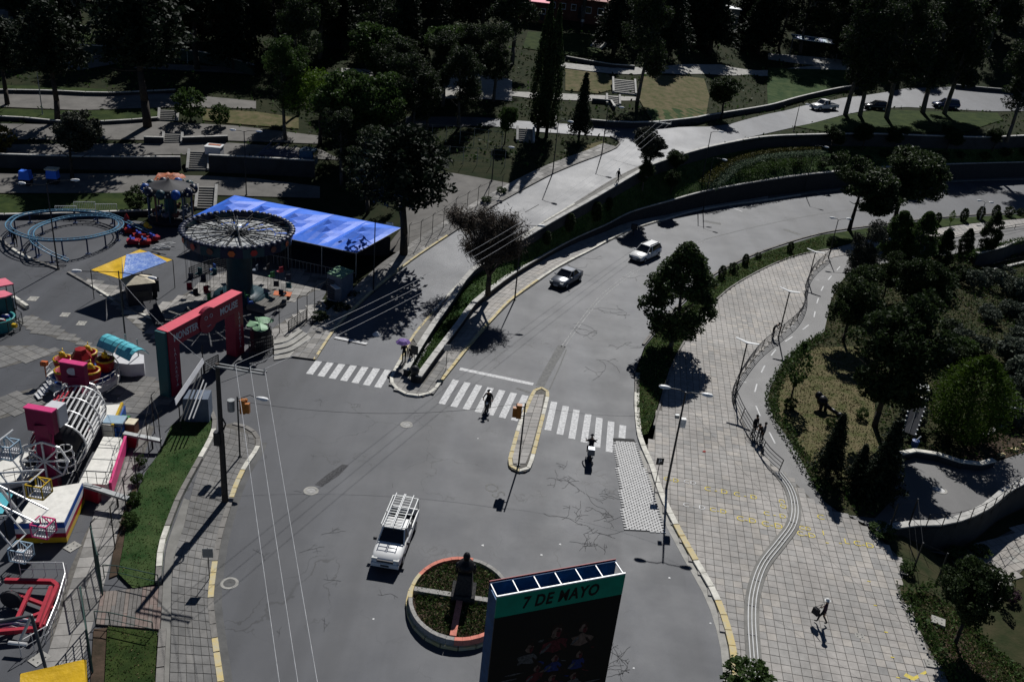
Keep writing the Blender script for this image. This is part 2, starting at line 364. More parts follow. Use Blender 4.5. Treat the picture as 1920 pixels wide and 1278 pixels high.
KR = PP([(830, 716), (860, 678), (890, 640), (930, 595), (965, 560), (1043, 505), (1110, 470), (1180, 433), (1250, 412), (1325, 393), (1440, 376), (1560, 359), (1700, 346), (1920, 337), (2120, 333)])
# ================================================================ ground sheets
mb = MB(); mb.add([(-700, -100, -5), (900, -100, -5), (900, 620, -5), (-700, 620, -5)], [(0, 1, 2, 3)]); struct(mb.build('ground', 'ground_earth'))
# hill terrain north of the junction
tp = [W1[0]] + [w1.copy() for w1 in W1[1:]]
far = W1[-1]
tpoly = [Vector((q.x, q.y, 0)) for q in tp] + [Vector((420, far.y, 0)), Vector((420, 560, 0)), Vector((-320, 560, 0)), Vector((-320, 92, 0)), Vector((-40, 90, 0)), Vector((-19, 84, 0)), Vector((-19, 62, 0))]
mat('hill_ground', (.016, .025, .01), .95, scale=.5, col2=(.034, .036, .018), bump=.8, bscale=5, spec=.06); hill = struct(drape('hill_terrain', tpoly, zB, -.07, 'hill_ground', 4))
# main asphalt: junction, right road, fairground floor
RS = [(1392, 1400), (1372, 1278), (1362, 1200), (1335, 1120), (1290, 1040), (1250, 965), (1215, 870), (1193, 815), (1188, 760), (1190, 700), (1208, 650), (1250, 600), (1325, 528), (1370, 500), (1440, 470), (1540, 440), (1640, 425), (1765, 410), (1920, 400), (2120, 392)]
poly = PP([(-700, 1400)]+RS)+PP([(2120, 322), (1920, 328), (1700, 338), (1560, 352), (1440, 366), (1325, 385)]) + [Vector((10, 120, 0)), Vector((-8, 98, 0)), Vector((-14, 97, 0)), Vector((-40, 97, 0)), Vector((-170, 98, 0))]
struct(drape('road', poly, z0, 0, 'road_asphalt', 8))
# left road climbing the hill
poly = LL[:-2] + QQ([(1170, 262), (1220, 268)]) + LR[::-1]
struct(drape('hill_road', poly, zB, .015, 'upper_asphalt', 2))
up = [(-200, 233), (200, 236), (480, 232), (760, 219), (960, 226), (1110, 236), (1220, 242), (1330, 238), (1370, 233), (1440, 214), (1500, 200), (1580, 184), (1700, 166), (1800, 163), (1930, 170), (2150, 180)]
dn = [(2150, 215), (1930, 208), (1860, 209), (1700, 201), (1640, 204), (1580, 216), (1500, 236), (1440, 250), (1367, 268), (1234, 302), (1205, 316), (1150, 300), (1163, 266), (1145, 257), (1000, 247), (760, 241), (480, 252), (200, 256), (-200, 250)]
UPR = QQ(up[3:]); struct(drape('upper_road', QQ(up[3:])+QQ(dn[:-3]), zB, .03, 'upper_asphalt', 3))
# lower right strip road just above the wall
# pale pavements in the park on the left: walks and terraces (photo outlines)
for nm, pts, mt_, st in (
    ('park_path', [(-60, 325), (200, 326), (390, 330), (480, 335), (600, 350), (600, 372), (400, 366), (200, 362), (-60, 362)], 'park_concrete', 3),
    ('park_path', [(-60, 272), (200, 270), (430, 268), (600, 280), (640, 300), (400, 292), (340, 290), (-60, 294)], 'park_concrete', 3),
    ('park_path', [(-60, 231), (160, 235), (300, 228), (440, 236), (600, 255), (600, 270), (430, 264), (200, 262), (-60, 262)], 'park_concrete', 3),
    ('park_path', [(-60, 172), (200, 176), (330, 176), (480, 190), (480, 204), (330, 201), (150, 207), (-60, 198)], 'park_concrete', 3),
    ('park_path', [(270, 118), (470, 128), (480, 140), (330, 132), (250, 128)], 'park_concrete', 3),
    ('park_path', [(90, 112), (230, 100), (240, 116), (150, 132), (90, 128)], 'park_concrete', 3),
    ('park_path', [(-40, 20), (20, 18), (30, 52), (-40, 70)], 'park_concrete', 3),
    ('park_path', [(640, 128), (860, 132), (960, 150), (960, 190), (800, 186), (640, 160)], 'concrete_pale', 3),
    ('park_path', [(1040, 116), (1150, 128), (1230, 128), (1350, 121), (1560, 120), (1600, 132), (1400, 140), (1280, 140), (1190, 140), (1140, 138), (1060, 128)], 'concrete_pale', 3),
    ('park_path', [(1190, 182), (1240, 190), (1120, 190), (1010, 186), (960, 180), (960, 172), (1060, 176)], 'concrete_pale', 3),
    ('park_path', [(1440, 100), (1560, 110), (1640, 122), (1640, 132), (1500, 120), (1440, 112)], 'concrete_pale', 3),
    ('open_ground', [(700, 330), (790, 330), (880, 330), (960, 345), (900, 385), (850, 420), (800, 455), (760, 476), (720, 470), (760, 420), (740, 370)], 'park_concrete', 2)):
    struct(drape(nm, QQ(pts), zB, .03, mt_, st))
for pts, mt_ in (([(-60, 203), (150, 209), (300, 203), (300, 224), (140, 230), (-60, 220)], 'grass'), ([(-60, 160), (90, 162), (200, 168), (200, 174), (-60, 171)], 'grass'),
                 ([(-60, 366), (240, 362), (330, 366), (360, 400), (200, 396), (-60, 404)], 'grass'), ([(380, 205), (480, 210), (560, 222), (560, 242), (430, 232), (380, 226)], 'dry_grass'),
                 ([(110, 66), (190, 62), (180, 86), (110, 84)], 'grass'), ([(1200, 145), (1320, 148), (1330, 180), (1322, 228), (1225, 232), (1200, 190)], 'dry_grass'),
                 ([(1215, 205), (1325, 205), (1322, 228), (1225, 232)], 'lush_grass'), ([(1440, 128), (1590, 132), (1590, 172), (1500, 192), (1440, 204)], 'lush_grass'),
                 ([(1490, 238), (1590, 215), (1650, 206), (1870, 212), (1880, 225), (1810, 248), (1640, 250), (1540, 246)], 'grass'), ([(990, 60), (1120, 66), (1130, 108), (1050, 102), (980, 90)], 'grass'),
                 ([(1060, 130), (1140, 140), (1160, 165), (1120, 176), (1060, 170)], 'dry_grass'), ([(1130, 265), (1090, 275), (1080, 290), (1110, 290), (1142, 278)], 'dry_grass')):
    struct(drape('lawn', QQ(pts), zB, .06, mt_, 2))
# ---------------------------------------------------------------- kerbs made of stones
def kerb(pts, wd, h, zf, cols, seg, label=None, closed=False, side=1, name='kerb', mx=400):
    p = resamp(pts, seg, closed); n = len(p); q = offs(p, wd*side, closed); e = bpy.data.objects.new(name, None); COL.objects.link(e); e['kind'] = 'structure'; e.location = p[0]
    if label: e['label'] = label
    g = .03; gl = g/seg
    for i in range(n if closed else n-1):
        j = (i+1) % n; a, b, c, d = p[i].lerp(p[j], gl), p[i].lerp(p[j], 1-gl), q[i].lerp(q[j], 1-gl), q[i].lerp(q[j], gl)
        mb = MB(); cs = (a, b, c, d); hh = h+rnd.uniform(-.012, .012)
        za = [zf(k.x, k.y) for k in cs]
        mb.v = [(k.x, k.y, z-.12) for k, z in zip(cs, za)]+[(k.x, k.y, z+hh) for k, z in zip(cs, za)]
        mb.f = [(0, 1, 5, 4), (1, 2, 6, 5), (2, 3, 7, 6), (3, 0, 4, 7), (4, 5, 6, 7)]
        if side > 0: mb.f = [f[::-1] for f in mb.f]
        mb.mi = [0]*5; col = cols[min(int(i/n*len(cols)), len(cols)-1)] if len(cols) > 3 else cols[(i//3) % len(cols)]
        mb.build('kerb_stone', col, e)
    return e
Kw, Ky, Kg = 'kerb_white', 'kerb_yellow', 'kerb_grey'
KRT = PP([(1191, 700), (1189, 760), (1194, 815), (1204, 845), (1216, 872), (1232, 920), (1252, 967), (1291, 1040), (1336, 1120), (1363, 1200), (1373, 1278), (1380, 1340)])
kerb(KRT, .38, .16, z0, [Kg, Kw, Kw, Kw, Kw, Kw, Ky, Kw, Ky, Ky, Ky], 1.15, side=-1)
mb = MB(); a = resamp(offs(KRT[3:], .02), 1.5); b = offs(a, .42); mb.strip([v+Vector((0, 0, .012)) for v in b], [v+Vector((0, 0, .012)) for v in a]); struct(mb.build('gutter', 'concrete_pale'))
kerb(PP([(1208, 648), (1250, 598), (1325, 527), (1370, 499), (1440, 469), (1540, 439), (1640, 424), (1765, 409), (1920, 399), (2100, 391)]), .25, .14, z0, [Kg, Kg], 1.8, side=-1)
KLT = PP([(439, 794), (465, 801), (482, 813), (490, 829), (483, 848), (463, 878), (446, 914), (430, 962), (415, 1015), (404, 1088), (401, 1133), (410, 1208), (420, 1278), (428, 1340)])
kerb(KLT, .3, .15, z0, [Kg, Kw, Ky, Kg, Kg, Ky, Kg, Ky, Ky], 1.0, side=1)
mb = MB(); a = resamp(KLT[3:], 1.2); b = offs(a, -.4); mb.strip([v+Vector((0, 0, .01)) for v in a], [v+Vector((0, 0, .01)) for v in b]); struct(mb.build('gutter', 'concrete_dark'))
MED = PP([(860, 678), (830, 716), (816, 734), (795, 744), (765, 743), (740, 730), (730, 714), (738, 694), (748, 676)])
kerb(MED, .26, .16, z0, [Ky, Ky, Kw, Kw, Kw, Kw, Kw, Kw, Ky], 1.0, side=1)
kerb(QQ([(748, 676), (772, 632), (802, 595), (840, 552), (880, 515), (940, 470), (1010, 422), (1080, 380), (1120, 355), (1153, 335), (1200, 312)]), .22, .14, zB, [Ky, Kw, Kw, Kw, Kg, Kg], 1.6, side=1)
kerb(KR[1:], .26, .16, z0, [Ky, Kw, Kw, Kw, Kg, Kg, Kg, Kg], 1.7, side=-1)
kerb(LL, .22, .14, zB, [Ky, Ky, Ky, Kg, Kg, Kg, Kg, Kg], 1.7, side=-1)
# ---------------------------------------------------------------- pavements from separate tiles
def tile_mesh(c4, h, mats_, k, inset=.012):
    cx = sum(v[0] for v in c4)/4; cy = sum(v[1] for v in c4)/4; mb = MB(); vs = []
    for v in c4: vs.append((v[0]-cx, v[1]-cy, 0))
    dz = rnd.uniform(-.004, .006); tx, ty = rnd.uniform(-.006, .006), rnd.uniform(-.006, .006)
    A = sum(vs[i][0]*vs[(i+1) % 4][1]-vs[(i+1) % 4][0]*vs[i][1] for i in range(4))
    if A < 0: vs = vs[::-1]
    L = [max(.05, math.hypot(v[0], v[1])) for v in vs]
    mb.v = [(v[0]*(1-inset/l), v[1]*(1-inset/l), -.03) for v, l in zip(vs, L)]+[(v[0]*(1-(inset+.012)/l), v[1]*(1-(inset+.012)/l), h+dz+v[0]*tx+v[1]*ty) for v, l in zip(vs, L)]
    mb.f = [(0, 1, 5, 4), (1, 2, 6, 5), (2, 3, 7, 6), (3, 0, 4, 7), (4, 5, 6, 7)]; mb.mi = [k]*5
    return mb, cx, cy
def paving(parent, quads, zf, h, mats_, nmax, pick, name='paving_tile', inset=.012):
    """quads nearest in the picture become tiles of their own, the rest one mesh"""
    sc = []
    for q in quads:
        cx = sum(v[0] for v in q)/4; cy = sum(v[1] for v in q)/4; u, v = proj((cx, cy, zf(cx, cy)))
        sc.append((-1 if -10 < u < 1930 and -10 < v < 1288 else 1, cx*cx+cy*cy+1200))
    order = sorted(range(len(quads)), key=lambda i: sc[i]); rest = MB()
    for r, i in enumerate(order):
        k = pick(i); mb, cx, cy = tile_mesh(quads[i], h, mats_, k, inset); z = zf(cx, cy)
        if r < nmax:
            me = bpy.data.meshes.new(name); me.from_pydata([(v[0], v[1], v[2]+zf(v[0]+cx, v[1]+cy)-z) for v in mb.v], [], mb.f); me.materials.append(M[mats_[k]]); ob = link(name, me, parent); ob.location = Vector((cx, cy, z))-origin(parent)
        else:
            # follow the slope
            vs = [(v[0]+cx, v[1]+cy, v[2]+zf(v[0]+cx, v[1]+cy)) for v in mb.v]; rest.add(vs, mb.f, k)
    if rest.v: stuff(rest.build('paving_tiles', mats_, parent))
def ribbon(A, B, na, L):
    """tile quads across a band between two edges"""
    la = sum((A[i+1]-A[i]).length for i in range(len(A)-1)); m = max(1, round(la/L)); a = resamp_n(A, m); b = resamp_n(B, m); qs = []
    for i in range(m):
        for k in range(na):
            t, u = k/na, (k+1)/na; qs.append([a[i].lerp(b[i], t), a[i+1].lerp(b[i+1], t), a[i+1].lerp(b[i+1], u), a[i].lerp(b[i], u)])
    return qs
pk = lambda n: (lambda i: min(n-1, int(abs(rnd.gauss(0, .55))*n/1.6)))
# right plaza
PLZ = [(1380, 1340), (1373, 1278), (1363, 1200), (1336, 1120), (1291, 1040), (1252, 967), (1232, 920), (1216, 872), (1207, 838), (1224, 826), (1237, 757), (1257, 690), (1282, 640), (1312, 595), (1352, 553), (1387, 528), (1440, 499), (1492, 480), (1553, 468), (1556, 484), (1523, 511), (1511, 537), (1508, 572), (1493, 602), (1464, 628), (1422, 663), (1388, 707), (1374, 740), (1384, 775), (1409, 820), (1434, 860), (1460, 884), (1490, 905), (1530, 945), (1580, 962), (1640, 1000), (1700, 1060), (1686, 1100), (1692, 1122), (1775, 1278), (1810, 1340)]
plz = PP(PLZ); plaza = struct(drape('plaza', plz, z0, .05, 'joint', 4)); plaza.location = (0, 0, 0)
o = P(1520, 1132); cv = (P(1536.9, 1210)-P(1520, 1132)); cv.z = 0; cv.normalize(); rv = Vector((-cv.y, cv.x, 0)); rv = rv if rv.x > 0 else -rv
TW, TL = .52, .56; qs = []
pin = offs(plz, 0)
for i in range(-70, 60):
    for j in range(-140, 40):
        c = o+rv*(i*TW)+cv*(j*TL)
        if inpoly(c.x, c.y, plz):
            u, v = proj(c)
            if -60 < u < 2000 and v < 1330: qs.append([c+rv*(a*TW/2)+cv*(b*TL/2) for a, b in ((-1, -1), (1, -1), (1, 1), (-1, 1))])
def plaza_pick(i):
    c = qs[i][0]; n = math.sin(c.x*.9+1.3*math.sin(c.y*.5))+math.sin(c.y*.7+2*math.sin(c.x*.31)); return min(3, max(0, int(1.1+n*.55+rnd.gauss(0, .75))))
paving(plaza, qs, lambda x, y: .05, .03, PAV, 300, plaza_pick)
# band of plaza and cycle path that runs on to the right behind the trees
A = PP([(1553, 469), (1640, 447), (1735, 433), (1800, 423), (1920, 411), (2120, 400)]); B = PP([(1556, 484), (1660, 466), (1780, 448), (1920, 424), (2120, 408)]); B2 = PP([(1600, 503), (1700, 488), (1780, 478), (1920, 446), (2120, 424)])
pb = struct(drape('promenade', A+B[::-1], z0, .045, 'joint', 4)); paving(pb, ribbon(A, B, 7, .9), lambda x, y: .045, .03, PAV, 0, pk(4))
CYE = [(1600, 503), (1575, 530), (1558, 562), (1550, 600), (1545, 622), (1500, 650), (1470, 682), (1446, 722), (1439, 750), (1451, 785), (1476, 820), (1496, 850), (1511, 880), (1530, 915), (1545, 940), (1575, 962)]
CYW = [(1556, 484), (1523, 511), (1511, 537), (1508, 572), (1493, 602), (1464, 628), (1422, 663), (1388, 707), (1374, 740), (1384, 775), (1409, 820), (1434, 860), (1460, 884), (1490, 905), (1530, 945)]
struct(drape('cycle_path', PP(CYE)+PP(CYW)[::-1]+B[1:-1]+B2[::-1][:-1] if False else PP(CYE)+PP(CYW)[::-1], z0, .03, 'path_asphalt', 3))
struct(drape('cycle_path', B+B2[::-1], z0, .03, 'path_asphalt', 4))
# left pavement
SLI = PP([(412, 800), (402, 828), (374, 880), (356, 940), (346, 985), (331, 1030), (323, 1085), (321, 1183), (318, 1278), (316, 1340)])
SLO = PP([(474, 818), (478, 838), (458, 876), (440, 914), (424, 960), (409, 1015), (398, 1088), (395, 1133), (404, 1208), (414, 1278), (420, 1340)])
a = resamp_n(SLI, 40); b = resamp_n(SLO, 40)
pv = struct(drape('pavement', PP([(439, 794), (465, 801), (482, 813), (490, 829)])+KLT[4:]+[SLI[-1]]+SLI[::-1][1:], z0, .1, 'joint', 3)); qs = ribbon(SLI, SLO, 6, .62)
paving(pv, qs, lambda x, y: .1, .03, GPAV, 300, pk(3))
# median pavement around the planter and up both roads
mpoly = MED + QQ([(772, 632), (802, 595), (840, 552), (880, 515)]) + [W1[5], W1[4], W1[3], W1[2], W1[1], W1[0], Vector(W2[0])]+W2[1:3]
mp = struct(drape('pavement', mpoly, z0, .1, 'joint', 1.5)); o2 = P(780, 730); cv2 = P(845, 660)-P(790, 735); cv2.z = 0; cv2.normalize(); rv2 = Vector((cv2.y, -cv2.x, 0)); qs = []
mclip = MED+W2[2:3]+W2[1::-1]+W1[:2]+QQ([(772, 632)])
for i in range(-14, 14):
    for j in range(-8, 24):
        c = o2+rv2*(i*.62)+cv2*(j*.62)
        if inpoly(c.x, c.y, mclip) and not inpoly(c.x, c.y, [W1[0], W1[1], W1[2], W2[2], W2[1], W2[0]]): qs.append([c+rv2*(x_*.31)+cv2*(y_*.31) for x_, y_ in ((-1, -1), (1, -1), (1, 1), (-1, 1))])
paving(mp, qs, lambda x, y: .1, .03, GPAV+['paver_1'], 300, pk(4))
A = W2[1:]; B = offs(KR[1:], -.3); ns = struct(drape('pavement', W2[1:]+KR[1:][::-1], z0, .09, 'joint', 3)); paving(ns, ribbon(resamp(W2[1:14], 2), resamp(KR[1:11], 2), 4, .85), lambda x, y: .09, .035, PAV, 200, pk(4))
# left-road pavements
up_r = QQ([(772, 632), (802, 595), (840, 552), (880, 515), (940, 470), (1010, 422), (1080, 380), (1120, 355), (1153, 335), (1200, 312)])
struct(drape('pavement', up_r+W1[1:11][::-1], zB, .12, 'concrete', 2))
LLo = offs(LL, -2.1); LLo = [Vector((q.x, q.y, zB(q.x, q.y))) for q in LLo]
lp = struct(drape('pavement', LL[:-2]+LLo[:-2][::-1], zB, .1, 'joint', 2)); paving(lp, ribbon(LLo[:-2], LL[:-2], 3, .9), lambda x, y: zB(x, y)+.1, .03, ['grey_paver_2', 'paver_1', 'grey_paver_0'], 120, pk(3))
# pavements inside the fairground: patches of old square flags
def flags(pts, zf, off, mats_, s, ang, nmax, name='pavement'):
    pl = PP(pts) if zf is z0 else QQ(pts, zf); b = struct(drape(name, pl, zf, off, 'joint', 4)); c0 = pl[0]; a = Vector((math.cos(ang), math.sin(ang), 0)); d = Vector((-a.y, a.x, 0)); qs = []
    for i in range(-60, 60):
        for j in range(-60, 60):
            c = c0+a*(i*s)+d*(j*s)
            if inpoly(c.x, c.y, pl): qs.append([c+a*(x_*s/2)+d*(y_*s/2) for x_, y_ in ((-1, -1), (1, -1), (1, 1), (-1, 1))])
    paving(b, qs, lambda x, y: zf(x, y)+off, .02, mats_, nmax, pk(len(mats_)))
an = math.atan2(*(P(130, 640)-P(0, 690)).yx)
flags([(-60, 668), (0, 648), (60, 648), (120, 660), (0, 690), (-60, 708)], z0, .012, GPAV, .75, an, 60)
flags([(-60, 764), (0, 744), (60, 728), (100, 735), (110, 755), (60, 768), (0, 785), (-60, 800)], z0, .012, GPAV, .75, an, 90)
flags([(210, 724), (260, 705), (320, 720), (318, 750), (270, 775), (230, 770)], z0, .012, GPAV, .75, an+.5, 60)
flags([(160, 520), (205, 535), (290, 575), (330, 560), (420, 510), (560, 505), (640, 520), (560, 560), (520, 570), (480, 540), (400, 545), (330, 600), (290, 640), (230, 590)], z0, .012, ['paver_1', 'grey_paver_2', 'grey_paver_0'], .8, an+.5, 120)
flags([(30, 600), (60, 590), (150, 635), (200, 665), (150, 645), (60, 622)], z0, .012, GPAV, .6, an+.5, 40)
flags([(500, 622), (560, 585), (612, 560), (655, 525), (680, 530), (600, 585), (540, 630), (505, 655)], z0, .012, ['paver_1', 'grey_paver_2'], .8, .5, 60)
flags([(90, 1278), (96, 1170), (130, 1070), (160, 1000), (200, 930), (235, 850), (262, 790), (290, 800), (255, 890), (226, 975), (190, 1060), (165, 1160), (140, 1278), (120, 1340), (84, 1340)], z0, .012, ['paver_1', 'grey_paver_2', 'grey_paver_0'], .85, math.atan2(*(P(150, 1030)-P(110, 1150)).yx), 150)
# verge, planted strips, gardens
VG = [(392, 762), (407, 790), (401, 824), (371, 880), (341, 937), (326, 975), (308, 1030), (303, 1096), (250, 1106), (222, 1078), (230, 1036), (240, 975), (256, 930), (272, 890), (300, 850), (322, 800), (372, 775)]
struct(drape('verge', PP(VG), z0, .16, 'lush_grass', 2)); struct(drape('verge', PP([(202, 1178), (296, 1188), (293, 1278), (290, 1340), (196, 1340), (197, 1278)]), z0, .16, 'grass', 2))
struct(drape('flower_bed', PP([(176, 1180), (202, 1178), (197, 1278), (196, 1340), (168, 1340), (170, 1278)]), z0, .08, 'soil', 2)); struct(drape('flower_bed', PP([(205, 1085), (222, 1078), (232, 1030), (244, 960), (262, 905), (240, 930), (225, 985), (212, 1040)]), z0, .08, 'soil', 2))
kerb(PP([(392, 762), (407, 790), (401, 824), (371, 880), (341, 937), (326, 975), (308, 1030), (303, 1096)]), .3, .32, z0, [Kg, Kw, Kg], 1.2, side=1)
kerb(PP([(299, 1186), (296, 1230), (293, 1278), (290, 1340)]), .35, .3, z0, [Kg, Kw, Kg], 1.2, side=-1)
mb = MB(); a = resamp_n(PP([(345, 935), (330, 975), (312, 1030), (306, 1098), (301, 1186), (294, 1278), (290, 1340)]), 20); b = resamp_n(PP([(358, 940), (347, 985), (332, 1030), (324, 1085), (322, 1183), (319, 1278), (317, 1340)]), 20); mb.strip([v+Vector((0, 0, .06)) for v in a], [v+Vector((0, 0, .06)) for v in b]); struct(mb.build('footway_edge', 'concrete'))
struct(drape('verge', PP([(1191, 703), (1192, 760), (1197, 808), (1204, 818), (1214, 815), (1224, 790), (1234, 757), (1256, 690), (1281, 640), (1311, 595), (1351, 553), (1386, 528), (1440, 500), (1492, 480), (1553, 468), (1545, 441), (1440, 472), (1370, 503), (1325, 531), (1252, 602), (1210, 652)]), z0, .13, 'grass', 2.5))
struct(drape('verge', PP([(1553, 467), (1640, 446), (1735, 432), (1800, 422), (1920, 410), (2120, 399), (2120, 394), (1920, 402), (1765, 412), (1640, 427), (1545, 442)]), z0, .13, 'grass', 4))
kerb(PP([(1224, 800), (1236, 757), (1257, 690), (1282, 640), (1312, 595), (1352, 553), (1387, 528), (1440, 500), (1492, 480), (1553, 468)]), .16, .17, z0, [Kg, Kg], 1.8, side=1)
# slope garden between the roads: from the foot of the upper wall down to the top of the lower wall
NS = 110
a = resamp_n([Vector((q.x, q.y, q.z+h-d)) for q, h, d in zip(W1, W1h, W1d)], NS); b = resamp_n([Vector((q.x, q.y, h-.08)) for q, h in zip(W2, W2h)], NS); GR = []
mb = MB(); K = 8
for k in range(K+1): GR.append([a[i].lerp(b[i], k/K)+Vector((0, 0, rnd.uniform(-.05, .05) if 0 < k < K else 0)) for i in range(NS+1)])
for k in range(K): mb.strip(GR[k+1], GR[k])
struct(mb.build('garden_slope', 'lush_grass', smooth=True))
def slope(s, t):
    i = s*NS; i0 = min(NS-1, int(i)); return (a_.lerp(b_, t) if False else GR[0][i0].lerp(GR[0][i0+1], i-i0).lerp(GR[K][i0].lerp(GR[K][i0+1], i-i0), t))
# retaining walls
def wall(name, label, pts, tops, bots, th, face, cop, cat='wall', seg=2.2, group=None, copw=.08):
    """pts: plan line; tops/bots: heights. parts: wall_face and coping blocks"""
    P3 = resamp_n([Vector((q.x, q.y, t)) for q, t in zip(pts, tops)], max(2, int(sum((pts[i+1]-pts[i]).length for i in range(len(pts)-1))/seg)))
    B3 = resamp_n([Vector((q.x, q.y, t)) for q, t in zip(pts, bots)], len(P3)-1)
    t = thing(name, label, cat, Vector((P3[0].x, P3[0].y, B3[0].z)), 0, group)
    inner = offs(P3, -th); mb = MB(); n = len(P3)
    bi = [Vector((q.x, q.y, z.z)) for q, z in zip(inner, B3)]
    mb.strip(B3, P3); mb.strip(inner, bi); mb.strip(P3, inner); mb.add([P3[0], inner[0], bi[0], B3[0]], [(0, 1, 2, 3)]); mb.add([P3[-1], inner[-1], bi[-1], B3[-1]], [(3, 2, 1, 0)])
    mb.build('wall_face', face, t)
    o1 = offs(P3, copw); o2_ = offs(P3, -th-copw)
    for i in range(n-1):
        g = .015; q = [o1[i].lerp(o1[i+1], g), o1[i].lerp(o1[i+1], 1-g), o2_[i].lerp(o2_[i+1], 1-g), o2_[i].lerp(o2_[i+1], g)]
        mb = MB(); mb.v = [tuple(v+Vector((0, 0, .003))) for v in q]+[tuple(v+Vector((0, 0, .11))) for v in q]; mb.f = [(0, 1, 5, 4), (1, 2, 6, 5), (2, 3, 7, 6), (3, 0, 4, 7), (4, 5, 6, 7), (3, 2, 1, 0)]; mb.mi = [0]*6
        mb.build('coping', cop, t)
    return t
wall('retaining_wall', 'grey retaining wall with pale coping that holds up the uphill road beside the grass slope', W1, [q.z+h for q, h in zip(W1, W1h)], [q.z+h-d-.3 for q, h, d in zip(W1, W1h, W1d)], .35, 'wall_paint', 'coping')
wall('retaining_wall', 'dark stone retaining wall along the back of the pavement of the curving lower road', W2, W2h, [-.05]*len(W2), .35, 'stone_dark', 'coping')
mb = MB(); mb.lathe((0, 0, 0), [(.001, 0)], 3)
# north side of the upper road, park walls, lit tops
def parkwall(label, px, h, seg=3, th=.3, face='wall_paint'):
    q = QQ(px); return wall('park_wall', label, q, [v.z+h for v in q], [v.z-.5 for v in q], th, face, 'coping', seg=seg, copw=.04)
parkwall('low white-topped wall on the north side of the upper road below the grass mound', [(1105, 236), (1160, 240), (1225, 240), (1300, 232), (1330, 226), (1440, 207), (1500, 190), (1580, 172), (1640, 165)], .8)
parkwall('long low wall behind the fairground edge, foot of the strip of rough grass', [(-60, 412), (60, 410), (150, 408), (240, 404), (330, 402)], .45)
parkwall('grey retaining wall left of the broad flight of steps in the park', [(-60, 312), (100, 316), (200, 318), (340, 318)], 1.5)
parkwall('panelled retaining wall between the steps and the parked truck', [(392, 322), (480, 326), (590, 332)], 2.0)
parkwall('middle terrace wall in the park beside the short steps', [(270, 268), (307, 269)], .7)
parkwall('short terrace wall right of the small steps in the park', [(342, 269), (428, 266)], .7)
parkwall('curved kerb wall round the grass bed under the big pine', [(-60, 222), (40, 226), (130, 234), (220, 232), (298, 226)], .35)
parkwall('low wall behind the pale walk under the pines at left', [(-60, 174), (90, 176), (200, 180), (330, 174)], .4)
parkwall('dark green wall with pale top below the lamp in the upper left park', [(105, 98), (160, 102), (230, 106)], 1.4, face='green_wall')
parkwall('long dark green wall with pale top behind the upper walk of the park', [(300, 112), (370, 116), (450, 134), (475, 142)], 1.6, face='green_wall')
parkwall('sloping pale-topped wall across the dark bank at top left', [(110, 50), (165, 58)], .6)
parkwall('wall with a pale rail at the far end of the upper road on the right', [(1790, 166), (1850, 172), (1935, 178)], .7)
parkwall('low wall beside the broad white steps of the hill path', [(1060, 112), (1140, 126), (1190, 130)], .5)
parkwall('low wall that edges the lower landing of the hill steps', [(1110, 192), (1142, 194), (1150, 206)], .5)
# flights of steps
def steps(label, pl, pr, n, rise, mt_='concrete', run=.34, stringer=True):
    """pl/pr: photo points of the bottom step's ends; climbs away from the viewer"""
    A, B = Q(*pl), Q(*pr); d = (B-A); d.z = 0; wv = d.normalized(); up_ = Vector((-wv.y, wv.x, 0)); up_ = up_ if up_.y > 0 else -up_
    t = thing('steps', label, 'steps', A); L = d.length; zA = min(A.z, B.z)
    for i in range(n):
        c = (A+B)/2+up_*(run*(i+.5)); mb = MB(); mb.box((c.x, c.y, zA+rise*(i+1)/2-.2), (L, run*.99, rise*(i+1)+.4), math.atan2(wv.y, wv.x)); mb.build('step', mt_, t)
    if stringer:
        for s in (-1, 1):
            p = (A+B)/2+wv*(s*(L/2+.17)); mb = MB(); q = p+up_*(run*n); mb.bar((p.x, p.y, zA+.1), (q.x, q.y, zA+rise*n+.12), .3, .5); mb.build('cheek_wall', 'coping', t)
    return t
steps('wide flight of grey steps in the park beside the small white kiosk', (354, 319), (388, 319), 9, .17)
steps('short flight of small steps in the middle terrace wall of the park', (308, 268), (338, 268), 5, .15)
steps('short flight of steps next to the round bush on the grass bank', (300, 226), (330, 226), 6, .16)
steps('dark flight of steps behind the little carousel', (370, 392), (400, 392), 9, .17, run=.4)
steps('broad pale steps of the hill path beside the dark tree trunk', (1152, 174), (1190, 178), 8, .17, 'concrete_pale', run=.55)
steps('lower pale steps below the hill path landing', (1140, 196), (1160, 198), 5, .17, 'concrete_pale', run=.5)
steps('narrow steep steps with pale rails near the top of the hill', (1110, 88), (1124, 92), 14, .2, run=.4)
steps('flight of steps at the end of the fenced planting by the uphill road', (972, 266), (998, 268), 7, .18)
steps('yellow-edged steps behind the pair of tall cypresses', (1010, 240), (1040, 242), 6, .18)
# right-hand ground: garden, scrub slope, lower path, sunken corner
def zD(x, y): return -1.9*sstep(50, 60, x)*sstep(66, 80, y)
def zC(x, y): return -2.3*sstep(25.3, 31.5, x)
ZDp = [(1600, 503), (1575, 530), (1558, 562), (1550, 600), (1545, 622), (1500, 650), (1470, 682), (1446, 722), (1439, 750), (1451, 785), (1476, 820), (1496, 850), (1511, 880), (1530, 915), (1545, 940), (1590, 966), (1640, 972), (1680, 930), (1672, 872), (1715, 858), (1760, 866), (1800, 880), (1860, 868), (1930, 850), (2120, 800), (2150, 424), (1920, 446), (1780, 478), (1700, 488)]
zdw = PP(ZDp); struct(drape('scrub_slope', zdw, zD, .02, 'scrub', 2.5))
struct(drape('lawn', PP([(1530, 652), (1505, 665), (1475, 700), (1455, 740), (1462, 780), (1495, 830), (1525, 870), (1600, 910), (1668, 900), (1660, 860), (1640, 800), (1640, 720), (1610, 650)]), z0, .05, 'dry_grass', 2))
